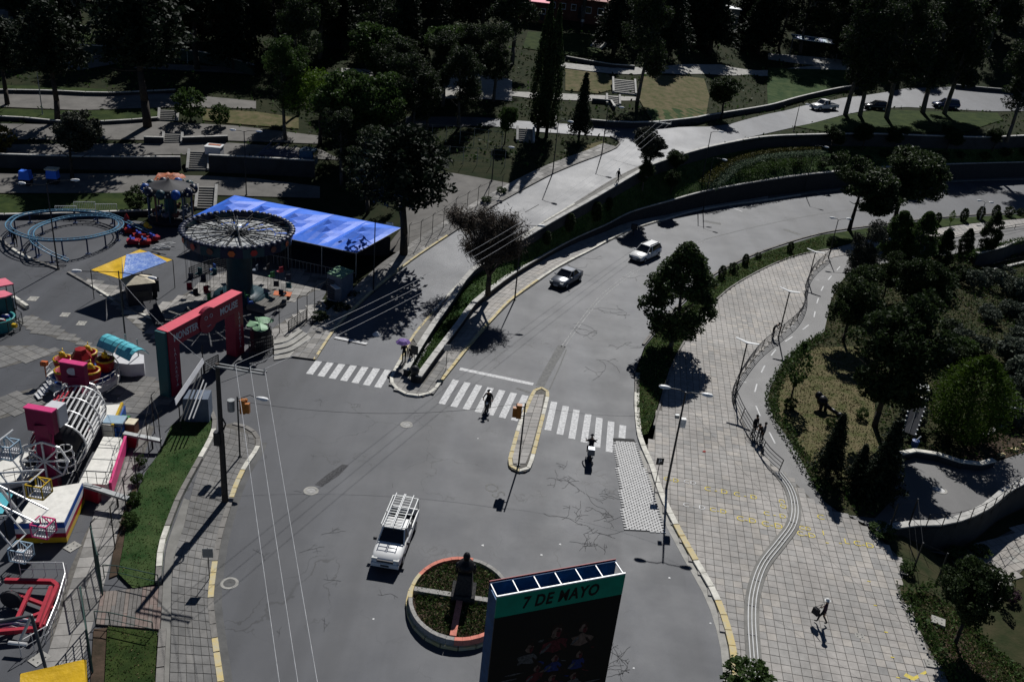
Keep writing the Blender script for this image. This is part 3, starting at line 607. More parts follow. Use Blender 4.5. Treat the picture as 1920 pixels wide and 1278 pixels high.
LP = [(1590, 966), (1640, 972), (1680, 930), (1672, 872), (1715, 858), (1760, 866), (1800, 880), (1860, 868), (1930, 846), (2060, 790), (2060, 850), (1920, 912), (1890, 927), (1850, 960), (1800, 982), (1760, 991), (1700, 992), (1660, 1002), (1625, 985)]
struct(drape('path', PP(LP), z0, .045, 'path_asphalt', 2))
struct(drape('path', PP([(1800, 846), (1860, 815), (1930, 790), (1990, 770), (1990, 810), (1930, 845), (1860, 866), (1815, 872)]), z0, .06, 'soil', 2))
ZCp = [(1640, 998), (1660, 1004), (1700, 994), (1760, 993), (1800, 984), (1850, 962), (1890, 929), (1920, 914), (2060, 852), (2300, 1400), (1840, 1400), (1775, 1278), (1692, 1122), (1686, 1100), (1700, 1060)]
struct(drape('lower_garden', PP(ZCp), zC, .02, 'scrub', 1.2))
struct(drape('soil_bank', QQ([(1740, 1150), (1790, 1170), (1840, 1220), (1920, 1330), (1830, 1340), (1790, 1278)], zC), zC, .05, 'soil', 1))
cw = PP([(1644, 1004), (1660, 1001), (1700, 991), (1760, 990), (1800, 981), (1850, 959), (1890, 926), (1920, 911), (2060, 848)]); cw = resamp(cw, 1.5)
CW = wall('retaining_wall', 'curved retaining wall with pale top and fence posts at the edge of the lower path', cw, [.22]*len(cw), [zC(q.x, q.y)-.4 for q in cw], .4, 'wall_paint', 'coping', seg=1.6)
cw2 = resamp(PP([(1672, 880), (1676, 868), (1715, 858), (1760, 866), (1800, 880), (1830, 884), (1862, 876)]), 1.2)
wall('path_wall', 'low curved wall with cream top beside the round white cover', cw2, [.55]*len(cw2), [-.1]*len(cw2), .25, 'wall_paint', 'kerb_white', seg=1.4)
q = PP([(1832, 480), (1880, 468), (1930, 452), (2120, 428)]); wall('retaining_wall', 'straight wall under the green bank beyond the right-hand shrubs', q, [.3]*4, [-2.4]*4, .3, 'wall_paint', 'coping')
q = QQ([(1850, 512), (1880, 506), (1930, 494), (2050, 470)], zD); wall('garden_wall', 'thin white-topped kerb wall with fence posts in the scrub at far right', q, [v.z+.3 for v in q], [v.z-.3 for v in q], .2, 'wall_paint', 'coping')
qd = PP([(1830, 826), (1875, 806), (1925, 786), (2000, 760)]); wall('drain_channel', 'narrow concrete channel running up the dry bank at right', qd, [.14]*4, [-.1]*4, .2, 'concrete', 'coping', 'channel')
flags([(1742, 1034), (1800, 1036), (1850, 1018), (1925, 980), (2050, 930), (2050, 1010), (1925, 1060), (1880, 1110), (1850, 1140), (1820, 1120), (1860, 1060)], zC, .06, ['paver_2', 'paver_0', 'concrete_pale'], .62, .45, 150, 'stone_terrace')
struct(drape('stone_slab', QQ([(1832, 1080), (1880, 1070), (1900, 1100), (1862, 1142), (1838, 1128)], zC), zC, .1, 'concrete_pale', .8))
# ---------------------------------------------------------------- road markings and small pieces set in the ground
marks = bpy.data.objects.new('road_markings', None); COL.objects.link(marks); marks['kind'] = 'structure'
def stripe(pts, m='road_paint', z=.006, name='crosswalk_stripe'):
    mb = MB(); n = len(pts); mb.add([(q.x, q.y, q.z+z) for q in pts], [tuple(range(n))]); ob = mb.build(name, m, marks)
    nz = ob.data.polygons[0].normal.z
    if nz < 0: ob.data.flip_normals()
def zebra(tops, bots, wd):
    for t, b in zip(tops, bots):
        A, B = P(*t), P(*b); d = (B-A).normalized(); s = Vector((d.y, -d.x, 0))*wd/2; stripe([A-s, A+s, B+s, B-s])
lerp2 = lambda a, b, n: [(a[0]+(b[0]-a[0])*i/(n-1), a[1]+(b[1]-a[1])*i/(n-1)) for i in range(n)]
zebra(lerp2((613.5, 655), (736, 680), 7), lerp2((580, 701), (708, 726), 7), .55)
zebra(lerp2((855, 712), (985, 741), 7), lerp2((828, 757), (964, 788), 7), .52)
zebra([(1039, 753), (1061, 761), (1081, 768), (1103, 776), (1124, 783), (1146, 790), (1168, 797)], [(1027, 806), (1049.5, 814), (1072, 822), (1095, 829), (1119, 838), (1142, 847), (1166, 821)], .5)
def line(px, wd, m='road_paint', zf=z0, off=.006, name='lane_line', step=1.5):
    q = resamp(PP(px) if zf is z0 else QQ(px, zf), step); A, B = offs(q, wd/2), offs(q, -wd/2); mb = MB()
    for v in A+B: v.z = zf(v.x, v.y)+off
    mb.strip(A, B)
    ob = mb.build(name, m, marks)
    if ob.data.polygons[0].normal.z < 0: ob.data.flip_normals()
line([(628, 634), (688, 646)], .4, name='stop_line', zf=z0, off=.1); line([(862, 691), (1000, 720)], .45, name='stop_line')
line([(968, 727), (994, 736)], .3, 'worn_paint', name='stop_line'); line([(1052, 650), (1095, 591), (1135, 546), (1200, 499), (1260, 471), (1320, 449)], .1, 'faded_paint'); line([(1058, 651), (1101, 592), (1141, 548), (1206, 501), (1266, 473), (1330, 450)], .1, 'faded_paint')
line([(1320, 449), (1440, 420), (1560, 398), (1760, 372), (1920, 362)], .12, 'worn_paint'); line([(1012, 724), (1030, 690), (1054, 648)], .7, 'worn_paint'); line([(1030, 730), (1048, 690), (1062, 655)], .1, 'worn_paint')
line([(1368, 387), (1392, 397)], .15, name='bay_line'); line([(1530, 362), (1548, 369)], .15, name='bay_line'); line([(1318, 414), (1352, 420)], .8, 'worn_paint', name='bay_line'); line([(1470, 430), (1500, 440)], .8, 'worn_paint', name='bay_line')
line([(985, 398), (1010, 384)], .12, 'worn_paint', zB, .03); 
for i in range(24):                                                   # cycle path centre dashes
    pass
cyc = resamp(PP([(1575, 500), (1545, 535), (1531, 570), (1524, 600), (1500, 622), (1462, 648), (1437, 680), (1422, 712), (1414, 745), (1424, 778), (1442, 810), (1463, 850), (1482, 880)]), 1.0)
for i in range(0, len(cyc)-2, 4):
    a, b = cyc[i], cyc[i+1].lerp(cyc[i+2], .6); d = (b-a).normalized(); s = Vector((d.y, -d.x, 0))*.06; stripe([a-s, a+s, b+s, b-s], 'road_paint', .036, 'lane_dash')
for i in range(1, len(cyc)-2, 5):
    a = cyc[i]+Vector((-1.1, .1, 0)); stripe([a+Vector((-.2, -.04, 0)), a+Vector((.2, -.1, 0)), a+Vector((.2, 0, 0)), a+Vector((-.2, .06, 0))], 'road_paint', .036, 'path_mark')
# yellow letters chalked on the plaza
def floor_text(s, px, size, ang=0, m='floor_paint', z=.098):
    c = P(*px); put_text('floor_letters', s, size, Matrix.Translation((c.x, c.y, z)) @ Matrix.Rotation(ang, 4, 'Z'), m, plaza, .001)
ra = math.atan2(rv.y, rv.x)
for s, px, size, m in (('C-D', (1258, 901), .62, 'floor_paint'), ('CD', (1293, 906), .62, 'road_paint'), ('C - D', (1342, 921), .7, 'floor_paint'), ('C - D', (1397, 931), .7, 'floor_paint'), ('C - D', (1301, 951), .65, 'road_paint'), ('C-D', (1346, 959), .65, 'floor_paint'), ('C-D', (1399, 976), .75, 'floor_paint'), ('C-D', (1447, 986), .8, 'floor_paint'),
                       ('C - D', (1452, 967), .65, 'floor_paint'), ('CD', (1509, 992), .55, 'floor_paint'), ('C-D', (1511, 1004), .7, 'floor_paint'), ('I', (1543, 1001), .7, 'floor_paint'), ('C', (1538, 971), .75, 'floor_paint'), ('L C-D', (1610, 1021), .75, 'floor_paint')): floor_text(s, px, size, ra-.03, m)
floor_text('C-D', (1466, 946), .6, ra-1.5)
for px in ((1550, 1018), (1575, 1019), (1660, 1185), (1672, 1232), (1628, 1090), (1682, 1270), (1640, 1135)): floor_text('-', px, .8, ra)
q = [P(1688, 1258), P(1712, 1270), P(1735, 1258), P(1737, 1263), P(1712, 1278), P(1686, 1264)]; mb = MB(); mb.add([(v.x, v.y, .085) for v in q], [tuple(range(6))]); ob = mb.build('floor_arrow', 'floor_paint', plaza)
if ob.data.polygons[0].normal.z < 0: ob.data.flip_normals()
put_text('road_letters', 'SO', 1.3, Matrix.Translation(P(928, 918)+Vector((0, 0, .006))) @ Matrix.Rotation(2.2, 4, 'Z'), 'worn_paint', marks, .0005)
# block pavement by the kerb (white blocks)
wb = PP([(1149, 821), (1189, 823), (1196, 838), (1206, 870), (1218, 905), (1236, 955), (1246, 998), (1170, 994), (1160, 900)]); pt = struct(drape('block_paving', wb, z0, .012, 'block_gap', 2)); a_ = (P(1246, 998)-P(1170, 994)).normalized(); d_ = Vector((-a_.y, a_.x, 0)); mb = MB()
for j in range(-4, 75):
    for i in range(-14, 22):
        c = wb[7]+a_*(i*.36+(j % 2)*.18)+d_*(j*.14)
        if inpoly(c.x, c.y, wb): mb.box((c.x, c.y, .025+rnd.uniform(-.004, .004)), (.3, .115, .04), math.atan2(a_.y, a_.x)+.05)
stuff(mb.build('paving_blocks', 'white_block', pt))
mat('tar', (.025, .025, .027), .8, scale=9, col2=(.1, .1, .104), bump=.6); mat('crack', (.045, .045, .047), .9)
struct(drape('tar_patch', PP([(590, 908), (612, 890), (642, 870), (654, 872), (636, 890), (604, 912)]), z0, .008, 'tar', .6))
cr_ = MB(); rc = random.Random(31)
def crack(px, a, L, wd, dep=0):
    p = P(*px) if not isinstance(px, Vector) else px; n = int(L/.25); q = [p]
    for i in range(n): a += rc.gauss(0, .38); q.append(q[-1]+Vector((math.cos(a), math.sin(a), 0))*.25)
    A_, B_ = offs(q, wd/2), offs(q, -wd/2); up = Vector((0, 0, .009)); cr_.strip([v+up for v in B_], [v+up for v in A_])
    if dep < 2:
        for k in range(rc.choice((1, 2))): j = rc.randint(1, n-1) if n > 1 else 0; crack(q[j], a+rc.choice((-1, 1))*rc.uniform(.7, 1.6), L*rc.uniform(.3, .6), wd*.8, dep+1)
for i in range(20): crack((rc.uniform(1040, 1140), rc.uniform(880, 1040)), rc.choice((0, 1.5, 3, 4.6))+rc.uniform(-.4, .4), rc.uniform(1, 3), .022)
for i in range(10): crack((rc.uniform(1070, 1190), rc.uniform(560, 720)), rc.choice((-.3, 2.9))+rc.uniform(-.3, .3), rc.uniform(2, 5), .026)
for i in range(10): crack((rc.uniform(1130, 1180), rc.uniform(1200, 1270)), rc.uniform(0, 6), rc.uniform(.6, 1.8), .02)
for i in range(12): crack((rc.uniform(470, 760), rc.uniform(720, 1250)), rc.uniform(0, 6), rc.uniform(.6, 1.6), .018)
for i in range(8): crack((rc.uniform(960, 1200), rc.uniform(390, 520)), rc.uniform(-.5, .5), rc.uniform(2, 4), .03)
stuff(cr_.build('road_cracks', 'crack', marks))
def manhole(px, r, label, m='manhole_iron', z=0):
    c = P(*px); t = thing('manhole_cover', label, 'manhole', (c.x, c.y, z)); mb = MB(); mb.lathe((c.x, c.y, z), [(r*.68, .012), (r*.7, .022), (r, .022), (r*1.04, .0)], 24); mb.build('rim', 'concrete_pale', t)
    mb = MB(); mb.lathe((c.x, c.y, z), [(.001, .014), (r*.2, .014), (r*.22, .022), (r*.5, .022), (r*.52, .014), (r*.67, .014)], 24); mb.build('lid', m, t)
manhole((583, 920), .47, 'round pale manhole cover at the end of the crazed tar patch'); manhole((762, 796), .45, 'round pale manhole cover in the road below the median tip'); manhole((430, 1093), .48, 'round grey manhole cover beside the left kerb', 'concrete_dark'); manhole((1762, 919), .5, 'white round cover with a dark centre on the lower path', 'white_block', .045)
def cover(px, s, ang, label, m='concrete_pale', z=.02, h=.08):
    c = P(*px); t = thing('access_cover', label, 'cover', (c.x, c.y, z)); mb = MB(); mb.box((c.x, c.y, z+h/2), (s, s*.85, h), ang); mb.build('slab', m, t); mb = MB()
    for x_, y_ in ((-.25, -.2), (.25, -.2), (-.25, .2), (.25, .2)): mb.box((c.x+(x_*math.cos(ang)-y_*math.sin(ang))*s, c.y+(x_*math.sin(ang)+y_*math.cos(ang))*s, z+h+.004), (.07, .07, .006), ang)
    stuff(mb.build('lifting_holes', 'iron', t))
cover((1745, 1246), .65, ra, 'pale square cover on the plaza edge near the yellow arrow', z=.06); cover((1611, 1193), .5, ra, 'small square cover with four holes in the plaza', z=.07, h=.02); cover((1758, 1166), .75, ra-.3, 'raised pale access slab in the lower garden grass', z=-.2, h=.35)
cover((136, 1025), .75, an, 'square concrete cover beside the fairground paving strip', z=.01, h=.03); cover((74, 1235), .8, an, 'square concrete cover next to the yellow awning', z=.01, h=.03); cover((231, 746), .6, an, 'small pale square cover near the cup ride', 'white_block', .01, .02)
cover((153, 606), .8, an+.6, 'worn square cover in the fairground roadway', z=.005, h=.015); cover((122, 590), .8, an+.6, 'grey square patch cover near the paved strip', z=.005, h=.015); cover((62, 560), .9, an+.6, 'pale square patch cover by the pink stalls', z=.005, h=.015)
# ================================================================ trees and plants
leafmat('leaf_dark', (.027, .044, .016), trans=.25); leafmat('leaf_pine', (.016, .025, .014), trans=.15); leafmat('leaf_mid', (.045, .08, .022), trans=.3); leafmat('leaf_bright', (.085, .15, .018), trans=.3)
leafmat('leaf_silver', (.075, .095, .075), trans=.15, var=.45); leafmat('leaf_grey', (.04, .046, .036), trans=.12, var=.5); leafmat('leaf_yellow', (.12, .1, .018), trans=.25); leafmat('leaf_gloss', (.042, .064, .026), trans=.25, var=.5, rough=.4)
leafmat('leaf_twig', (.075, .06, .048), trans=.05, var=.4); leafmat('leaf_feather', (.05, .09, .013), trans=.3); leafmat('leaf_hedge', (.085, .085, .025), trans=.2); leafmat('leaf_sage', (.15, .2, .14), trans=.15, var=.4); leafmat('leaf_purple', (.045, .02, .035), trans=.15); leafmat('grass_blade', (.05, .1, .025), trans=.25, var=.5); leafmat('straw', (.12, .105, .055), trans=.2, var=.5)
mat('bark', (.05, .04, .032), .95, scale=4, col2=(.028, .023, .02), bump=.6); mat('bark_pale', (.13, .115, .095), .95, scale=5, col2=(.06, .052, .045), bump=.5)
def shell(n, K, env, cr, g):
    """n leaf centres in K clumps spread through the crown envelope env(u) -> point"""
    cs = np.array([env(g) for _ in range(K)]); idx = g.integers(0, K, n); d = g.normal(size=(n, 3)); d /= np.linalg.norm(d, axis=1)[:, None]
    return cs[idx]+d*(cr*(.35+.65*g.random(n)**.5))[:, None]*np.array([1, 1, .75])
def ball(g, c, r, hollow=.45):
    d = g.normal(size=3); d /= np.linalg.norm(d); k = hollow+(1-hollow)*g.random()**.5; return np.array(c)+d*np.array(r)*k
def twigs(mb, base, top, r, n, spread, seed, z0_=.4, up=.5):
    g = random.Random(seed); base, top = Vector(base), Vector(top); k = 5; p = [base.lerp(top, i/k)+Vector((g.uniform(-.12, .12), g.uniform(-.12, .12), 0))*(i > 0)*top.z*.08 for i in range(k+1)]
    for i in range(k): mb.tube(p[i], p[i+1], r*(1-.16*i), r*(1-.16*(i+1)), 7)
    for i in range(n):
        t = z0_+(1-z0_)*i/n; j = min(k-1, int(t*k)); q = p[j].lerp(p[j+1], t*k-j); a = i*2.4+g.uniform(-.4, .4); L = spread*(1.05-.55*t)*g.uniform(.7, 1.1)
        e = q+Vector((math.cos(a)*L, math.sin(a)*L, L*up*g.uniform(.6, 1.3))); m = q.lerp(e, .5)+Vector((0, 0, -.04*L)); mb.tube(q, m, r*.33*(1-.5*t), r*.2, 5); mb.tube(m, e, r*.2, r*.06, 4)
PROT = {}
def proto(kind, var, H, leaf, centers, size, trunk, bark='bark', asp=.6, lift=0, leaf2=None):
    me = quads_mesh('crown', centers.astype(float), size, seed=hash_(kind)+var, asp=asp, lift=lift); me.materials.append(M[leaf])
    if leaf2:
        me.materials.append(M[leaf2]); me.polygons.foreach_set('material_index', (nr.random(len(me.polygons)) < .3).astype(np.int32))
    tm = bpy.data.meshes.new('trunk'); tm.from_pydata(trunk.v, [], trunk.f); tm.materials.append(M[bark]); tm.polygons.foreach_set('use_smooth', [True]*len(tm.polygons))
    PROT[(kind, var)] = (H, me, tm)
def hash_(s): return sum(ord(c)*(i+3) for i, c in enumerate(s)) % 9973
def mk_trees():
    for v in range(3):
        g = np.random.default_rng(100+v)
        # broad crown, H 8
        lob = [(g.uniform(-1.3, 1.3), g.uniform(-1.3, 1.3), g.uniform(3.6, 6.4), g.uniform(1.2, 1.9)) for _ in range(7)]
        def env(g, lob=lob):
            l = lob[g.integers(0, 7)]; return ball(g, l[:3], (l[3], l[3], l[3]*.8))
        t = MB(); twigs(t, (0, 0, -.3), (0.1, 0, 6.2), .2, 11, 2.3, v)
        proto('broad', v, 8., 'leaf_mid', shell(15000, 130, env, .6, g), .26, t)
        # dense dark roundish tree (the two by the road, garden trees), H 8
        lob = [(g.uniform(-1.7, 1.7), g.uniform(-1.2, 1.2), g.uniform(3.4, 6.8), g.uniform(1.1, 1.7)) for _ in range(9)]
        def env2(g, lob=lob):
            l = lob[g.integers(0, 9)]; return ball(g, l[:3], (l[3], l[3], l[3]*.9))
        proto('dark', v, 8.4, 'leaf_gloss', shell(19000, 150, env2, .62, g), .24, t, 'bark', leaf2='leaf_dark')
        # tall egg-shaped tree (the plaza tree), H 9
        def env3(g):
            z = g.random(); rr = 2.25*math.sin(math.pi*min(1, (z*.92+.08))**.72)**.8; a = g.random()*6.28; k = .35+.65*g.random()**.5; return np.array([rr*k*math.cos(a), rr*k*math.sin(a), 1.3+7.5*z])
        t3 = MB(); twigs(t3, (0, 0, -.3), (.1, .1, 8.2), .17, 16, 1.9, 40+v, .18, .8)
        proto('egg', v, 9., 'leaf_gloss', shell(21000, 180, env3, .55, g), .23, t3, 'bark_pale', leaf2='leaf_mid')
        # spruce-like conifer with drooping sprays, H 14
        cs = []
        for lv in range(26):
            z = 2.2+11.6*lv/26; rr = 3.9*(1-lv/27)**.8*g.uniform(.8, 1.12)
            for k in range(11):
                a = k*.571+lv*1.3+g.uniform(-.2, .2); L = rr*g.uniform(.65, 1.05); m = int(40*L/3)+8
                s = g.random(m); cs.append(np.stack([np.cos(a)*L*s+g.normal(size=m)*.16, np.sin(a)*L*s+g.normal(size=m)*.16, z-.32*L*s**2+g.normal(size=m)*.1], 1))
        t4 = MB(); t4.tube((0, 0, -.4), (0, 0, 7), .34, .22, 8); t4.tube((0, 0, 7), (0, 0, 13.6), .22, .04, 7)
        proto('spruce', v, 14., 'leaf_pine', np.concatenate(cs), .5, t4, asp=.45)
        # high-crowned pine, H 18: bare trunk, flat layered crown
        cs = []
        for lv in range(14):
            z = 7.5+10*lv/14; rr = 5.4*math.sin(math.pi*(.25+.72*lv/14))*g.uniform(.85, 1.1)
            for k in range(9):
                a = k*.7+lv*2.1+g.uniform(-.25, .25); L = rr*g.uniform(.7, 1.05); m = int(52*L/4)+8
                s = g.random(m)**.7; cs.append(np.stack([np.cos(a)*L*s+g.normal(size=m)*.3, np.sin(a)*L*s+g.normal(size=m)*.3, z+.06*L*s+g.normal(size=m)*.22], 1))
        t5 = MB(); twigs(t5, (0, 0, -.4), (.2, 0, 16.5), .42, 18, 3.6, 70+v, .4, .12)
        proto('pine', v, 18., 'leaf_pine', np.concatenate(cs), .62, t5, asp=.45)
        # narrow cypress, H 14
        z = g.random(7000); rr = 1.5*np.sin(np.pi*np.clip(z*.93+.07, 0, 1)**.6)**.9; a = g.random(7000)*6.283; k = .55+.45*g.random(7000)
        t6 = MB(); t6.tube((0, 0, -.4), (0, 0, 12.5), .26, .05, 7)
        proto('cypress', v, 14., 'leaf_dark', np.stack([rr*k*np.cos(a)*(1+.22*np.sin(a*5+z*19)), rr*k*np.sin(a)*(1+.22*np.sin(a*4+z*15)), 1.1+12.9*z], 1), .36, t6, asp=.45, lift=1.5)
        # tall open gum tree, H 18
        lob = [(g.uniform(-2.3, 2.3), g.uniform(-2, 2), g.uniform(5.5, 16), g.uniform(1.1, 2.)) for _ in range(15)]
        def env7(g, lob=lob):
            l = lob[g.integers(0, 15)]; return ball(g, l[:3], (l[3], l[3], l[3]*1.2), .3)
        t7 = MB(); twigs(t7, (0, 0, -.4), (.5, .2, 15.5), .36, 16, 2.6, 90+v, .3, .9)
        proto('gum', v, 18., 'leaf_dark', shell(16000, 170, env7, .95, g), .42, t7, 'bark_pale', leaf2='leaf_grey', asp=.4)
        # bushy shrub, H 2
        def env8(g): return ball(g, (0, 0, 1.0), (.85, .85, .8), .6)
        t8 = MB(); twigs(t8, (0, 0, -.1), (0, 0, 1.3), .05, 6, .6, v)
        proto('shrub', v, 2., 'leaf_mid', shell(1500, 60, env8, .22, g), .17, t8); proto('silver', v, 2., 'leaf_silver', shell(1900, 60, env8, .25, g), .17, t8); proto('darkshrub', v, 2., 'leaf_dark', shell(1500, 60, env8, .22, g), .17, t8)
        # clipped columnar shrub, H 2
        z = g.random(1300); rr = .55*np.sin(np.pi*np.clip(.1+z*.86, 0, 1))**.5; a = g.random(1300)*6.283; k = .6+.4*g.random(1300)
        proto('column', v, 2., 'leaf_dark', np.stack([rr*k*np.cos(a), rr*k*np.sin(a), .12+1.85*z], 1), .16, t8)
    g = np.random.default_rng(5)
    # weeping bright tree, H 9
    cs = []
    for i in range(230):
        a = g.random()*6.283; d = 2.9*g.random()**.6; zt = 8.2-.34*d*d*.8+g.normal()*.35; m = 26; L = 1.2+1.6*g.random(); s = g.random(m)
        cs.append(np.stack([math.cos(a)*d+g.normal(size=m)*.18+.25*np.cos(a)*s, math.sin(a)*d+g.normal(size=m)*.18, zt-L*s], 1))
    t = MB(); twigs(t, (0, 0, -.3), (.2, 0, 7.2), .22, 12, 2.2, 4, .4, .6)
    proto('weeping', 0, 9., 'leaf_bright', np.concatenate(cs), .3, t, asp=.35, lift=1.2)
    # feathery bright conical conifer, H 6
    z = g.random(9000)**1.15; a = g.random(9000)*6.283; rr = 2.15*np.sin(np.pi*np.clip(.16+.84*z, 0, 1))**.75; k = .45+.55*g.random(9000)
    t = MB(); t.tube((0, 0, -.2), (0, 0, 5), .14, .04, 6)
    proto('feather', 0, 6., 'leaf_feather', np.stack([rr*k*np.cos(a)*(1+.16*np.sin(a*6+z*9)), rr*k*np.sin(a)*(1+.16*np.sin(a*5)), .5+5.5*z], 1), .3, t, asp=.25, lift=1.6)
    # leafless twig tree, H 6
    t = MB(); rr_ = random.Random(3)
    def grow(p, d, L, r, dep):
        e = p+d*L; t.tube(p, e, r, r*.68, 5 if dep < 2 else 3)
        if dep >= 5: return
        for i in range(rr_.choice((3, 3, 4)) if dep else 7):
            nd = (d+Vector((rr_.uniform(-1, 1), rr_.uniform(-1, 1), rr_.uniform(-.25, .7)))*(.62 if dep else .9)).normalized(); grow(e if i < 2 else p.lerp(e, rr_.uniform(.5, 1)), nd, L*rr_.uniform(.6, .84), r*.6, dep+1)
    grow(Vector((0, 0, -.2)), Vector((.05, 0, 1)), 1.7, .17, 0); pts = np.array([v for v in t.v if v[2] > 2.2]); pts = pts[g.integers(0, len(pts), 15000)]+g.normal(size=(15000, 3))*.16
    proto('bare', 0, max(v[2] for v in t.v), 'leaf_twig', pts, .34, t, 'bark', asp=.1)
    # loose young tree, H 3
    for v in range(2):
        t = MB(); twigs(t, (0, 0, -.1), (0, 0, 2.8), .05, 14, .7, 20+v, .3, 1.2); s = g.random(700); a = g.random(700)*6.283
        proto('young', v, 3., 'leaf_mid', np.stack([.62*np.sin(np.pi*np.clip(s, .03, .95))*np.cos(a)*g.random(700)**.4, .62*np.sin(np.pi*np.clip(s, .03, .95))*np.sin(a)*g.random(700)**.4, .8+2.3*s], 1), .16, t)
mk_trees(); NT = {}
def plant(kind, base, H, label, group=None, wide=1., zf=None, name=None, cat=None, z=None, leaf=None):
    v = NT.get(kind, 0); NT[kind] = v+1; ks = [k for k in PROT if k[0] == kind]; H0, cm, tm = PROT[(kind, v % len(ks))]
    p = base if isinstance(base, Vector) else (P(*base, z) if z is not None else Q(*base, zf or zB))
    shr = kind in ('shrub', 'silver', 'darkshrub', 'column'); t = thing(name or ('shrub' if shr else 'tree'), label, cat or ('shrub' if shr else 'tree'), p, rnd.uniform(0, 6.28), group); s = H/H0; t.scale = (s*wide, s*wide, s)
    if leaf:
        k = (cm.name, leaf)
        if k not in LEAFV: m2 = cm.copy(); m2.materials.clear(); m2.materials.append(M[leaf]); LEAFV[k] = m2
        cm = LEAFV[k]
    link('crown', cm, t); link('trunk', tm, t); return t
LEAFV = {}
def to(base, ty, zf=None):
    p = Q(*base, zf or zB); return p, height_to(p, ty)
# ---- trees one can tell apart (photo base, row of the top)
def tree(kind, base, ty, label, wide=1., zf=None, **k):
    p, h = to(base, ty, zf); return plant(kind, p, h, label, wide=wide, **k)
tree('pine', (277, 238), -75, 'very tall dark pine with a bare trunk on the pale walk by the small steps', 1.25)
tree('pine', (108, 226), -10, 'tall dark pine with a leaning trunk on the grass bank by the lamp', 1.15)
tree('pine', (14, 196), 20, 'dark pine with a thin crooked trunk at the left edge of the park', 1.2)
tree('broad', (136, 341), 203, 'grey-leaved thin tree in front of the terrace wall near the blue-covered carts', 1.2, leaf='leaf_grey')
tree('shrub', (2, 288), 226, 'yellow-leaved shrub at the left edge of the park', leaf='leaf_yellow')
tree('shrub', (358, 228), 160, 'big round bush beside the small steps on the grass bank', 1.05, leaf='leaf_mid')
tree('shrub', (413, 236), 190, 'small round bush right of the big bush on the dry bank', .9, leaf='leaf_mid')
tree('gum', (535, 262), 58, 'leafy gum tree standing behind the parked truck', 1.0, leaf='leaf_mid')
tree('gum', (560, 215), -30, 'tall dark narrow gum tree behind the leafy gum near the truck', .8)
tree('weeping', (600, 270), 118, 'bright green weeping tree behind the parked truck', 1.25)
tree('pine', (757, 478), 225, 'big dark pine with a bare trunk beside the right end of the blue canopy', 1.4)
tree('gum', (690, 400), 232, 'dark broad tree behind the blue canopy', 1.3); tree('gum', (640, 345), 195, 'dark broad tree between the truck and the blue canopy', 1.2)
tree('shrub', (260, 392), 345, 'clipped dark bush left of the little carousel', 1.1, leaf='leaf_dark')
tree('bare', (915, 548), 388, 'leafless twiggy tree in the planted strip beside the curved street lamp', 1.05)
tree('cypress', (1008, 252), -5, 'left of a close pair of tall black cypresses above the uphill road', .8); tree('cypress', (1024, 256), 8, 'right of a close pair of tall black cypresses above the uphill road', .8)
tree('spruce', (1085, 262), 132, 'small dark conifer below the hill steps', .75); tree('broad', (946, 268), 195, 'small light green tree near the fenced planting', .8)
tree('gum', (1195, 190), -40, 'big dark tree with a leaning black trunk at the broad hill steps', .95)
tree('broad', (1352, 222), 140, 'round black tree on the grass mound above the upper road', 1.3, leaf='leaf_dark')
tree('broad', (1216, 322), 238, 'glossy small tree at the wall where the two uphill roads meet', 1.35, leaf='leaf_grey')
tree('egg', (1258, 650), 458, 'egg-shaped green tree between the road and the tiled plaza', 1.22, z=0)
tree('dark', (1592, 432), 290, 'leftmost of two dark round trees beside the far bend of the road', 1.3, zf=z0); tree('dark', (1676, 418), 268, 'rightmost of two dark round trees beside the far bend of the road', 1.3, zf=z0)
tree('gum', (1598, 560), 405, 'silvery loose tree at the top of the cycle path', .9, leaf='leaf_grey', zf=z0)
tree('egg', (1668, 500), 395, 'tall soft green tree left of the promenade trees', 1.1, zf=z0, leaf='leaf_mid'); tree('egg', (1710, 512), 398, 'tall soft green tree with paler tips beside the promenade', 1.0, zf=z0, leaf='leaf_mid')
tree('egg', (1756, 510), 430, 'first of three dark trees along the promenade', 1.0, zf=z0, leaf='leaf_dark'); tree('egg', (1804, 482), 428, 'small dark oval tree in the middle of the promenade', .95, zf=z0, leaf='leaf_dark'); tree('egg', (1848, 474), 398, 'dark oval tree on the promenade next to a street lamp', .95, zf=z0, leaf='leaf_dark')
tree('dark', (1580, 640), 495, 'dark dense tree over the bend of the cycle path', 1.0, zf=z0); tree('dark', (1640, 800), 545, 'tall dark tree with a long bare trunk in the garden', .95, zf=z0, leaf='leaf_dark'); tree('dark', (1700, 620), 480, 'dark tree between the garden and the scrub slope', 1.0, zf=z0, leaf='leaf_dark'); tree('dark', (1655, 560), 470, 'dark tree behind the garden trees', .9, zf=z0, leaf='leaf_dark')
tree('feather', (1800, 822), 668, 'feathery bright green conifer on the dry bank', 1.2, zf=zD)
tree('young', (1482, 752), 645, 'slim young tree in the garden hedge by the cycle path', 1.0, zf=z0, name='young_tree')
tree('spruce', (1548, 896), 772, 'dark low conifer in front of the garden lawn', 1.0, zf=z0); tree('spruce', (1640, 935), 780, 'big black conifer at the end of the garden beside the sign board', 1.05, zf=z0); tree('spruce', (1600, 915), 830, 'smaller black conifer between two others at the garden end', 1.1, zf=z0)
tree('broad', (1790, 1208), 1062, 'dark bushy tree in the lower right corner garden', .95, zf=zC, leaf='leaf_dark'); tree('young', (1876, 1128), 1075, 'small leaning young tree by the stone slab', .9, zf=zC, name='young_tree')
plant('shrub', P(1392, 1300), 2.0, 'leafy bush top at the bottom edge beside the plaza rails', wide=1.5, leaf='leaf_mid')
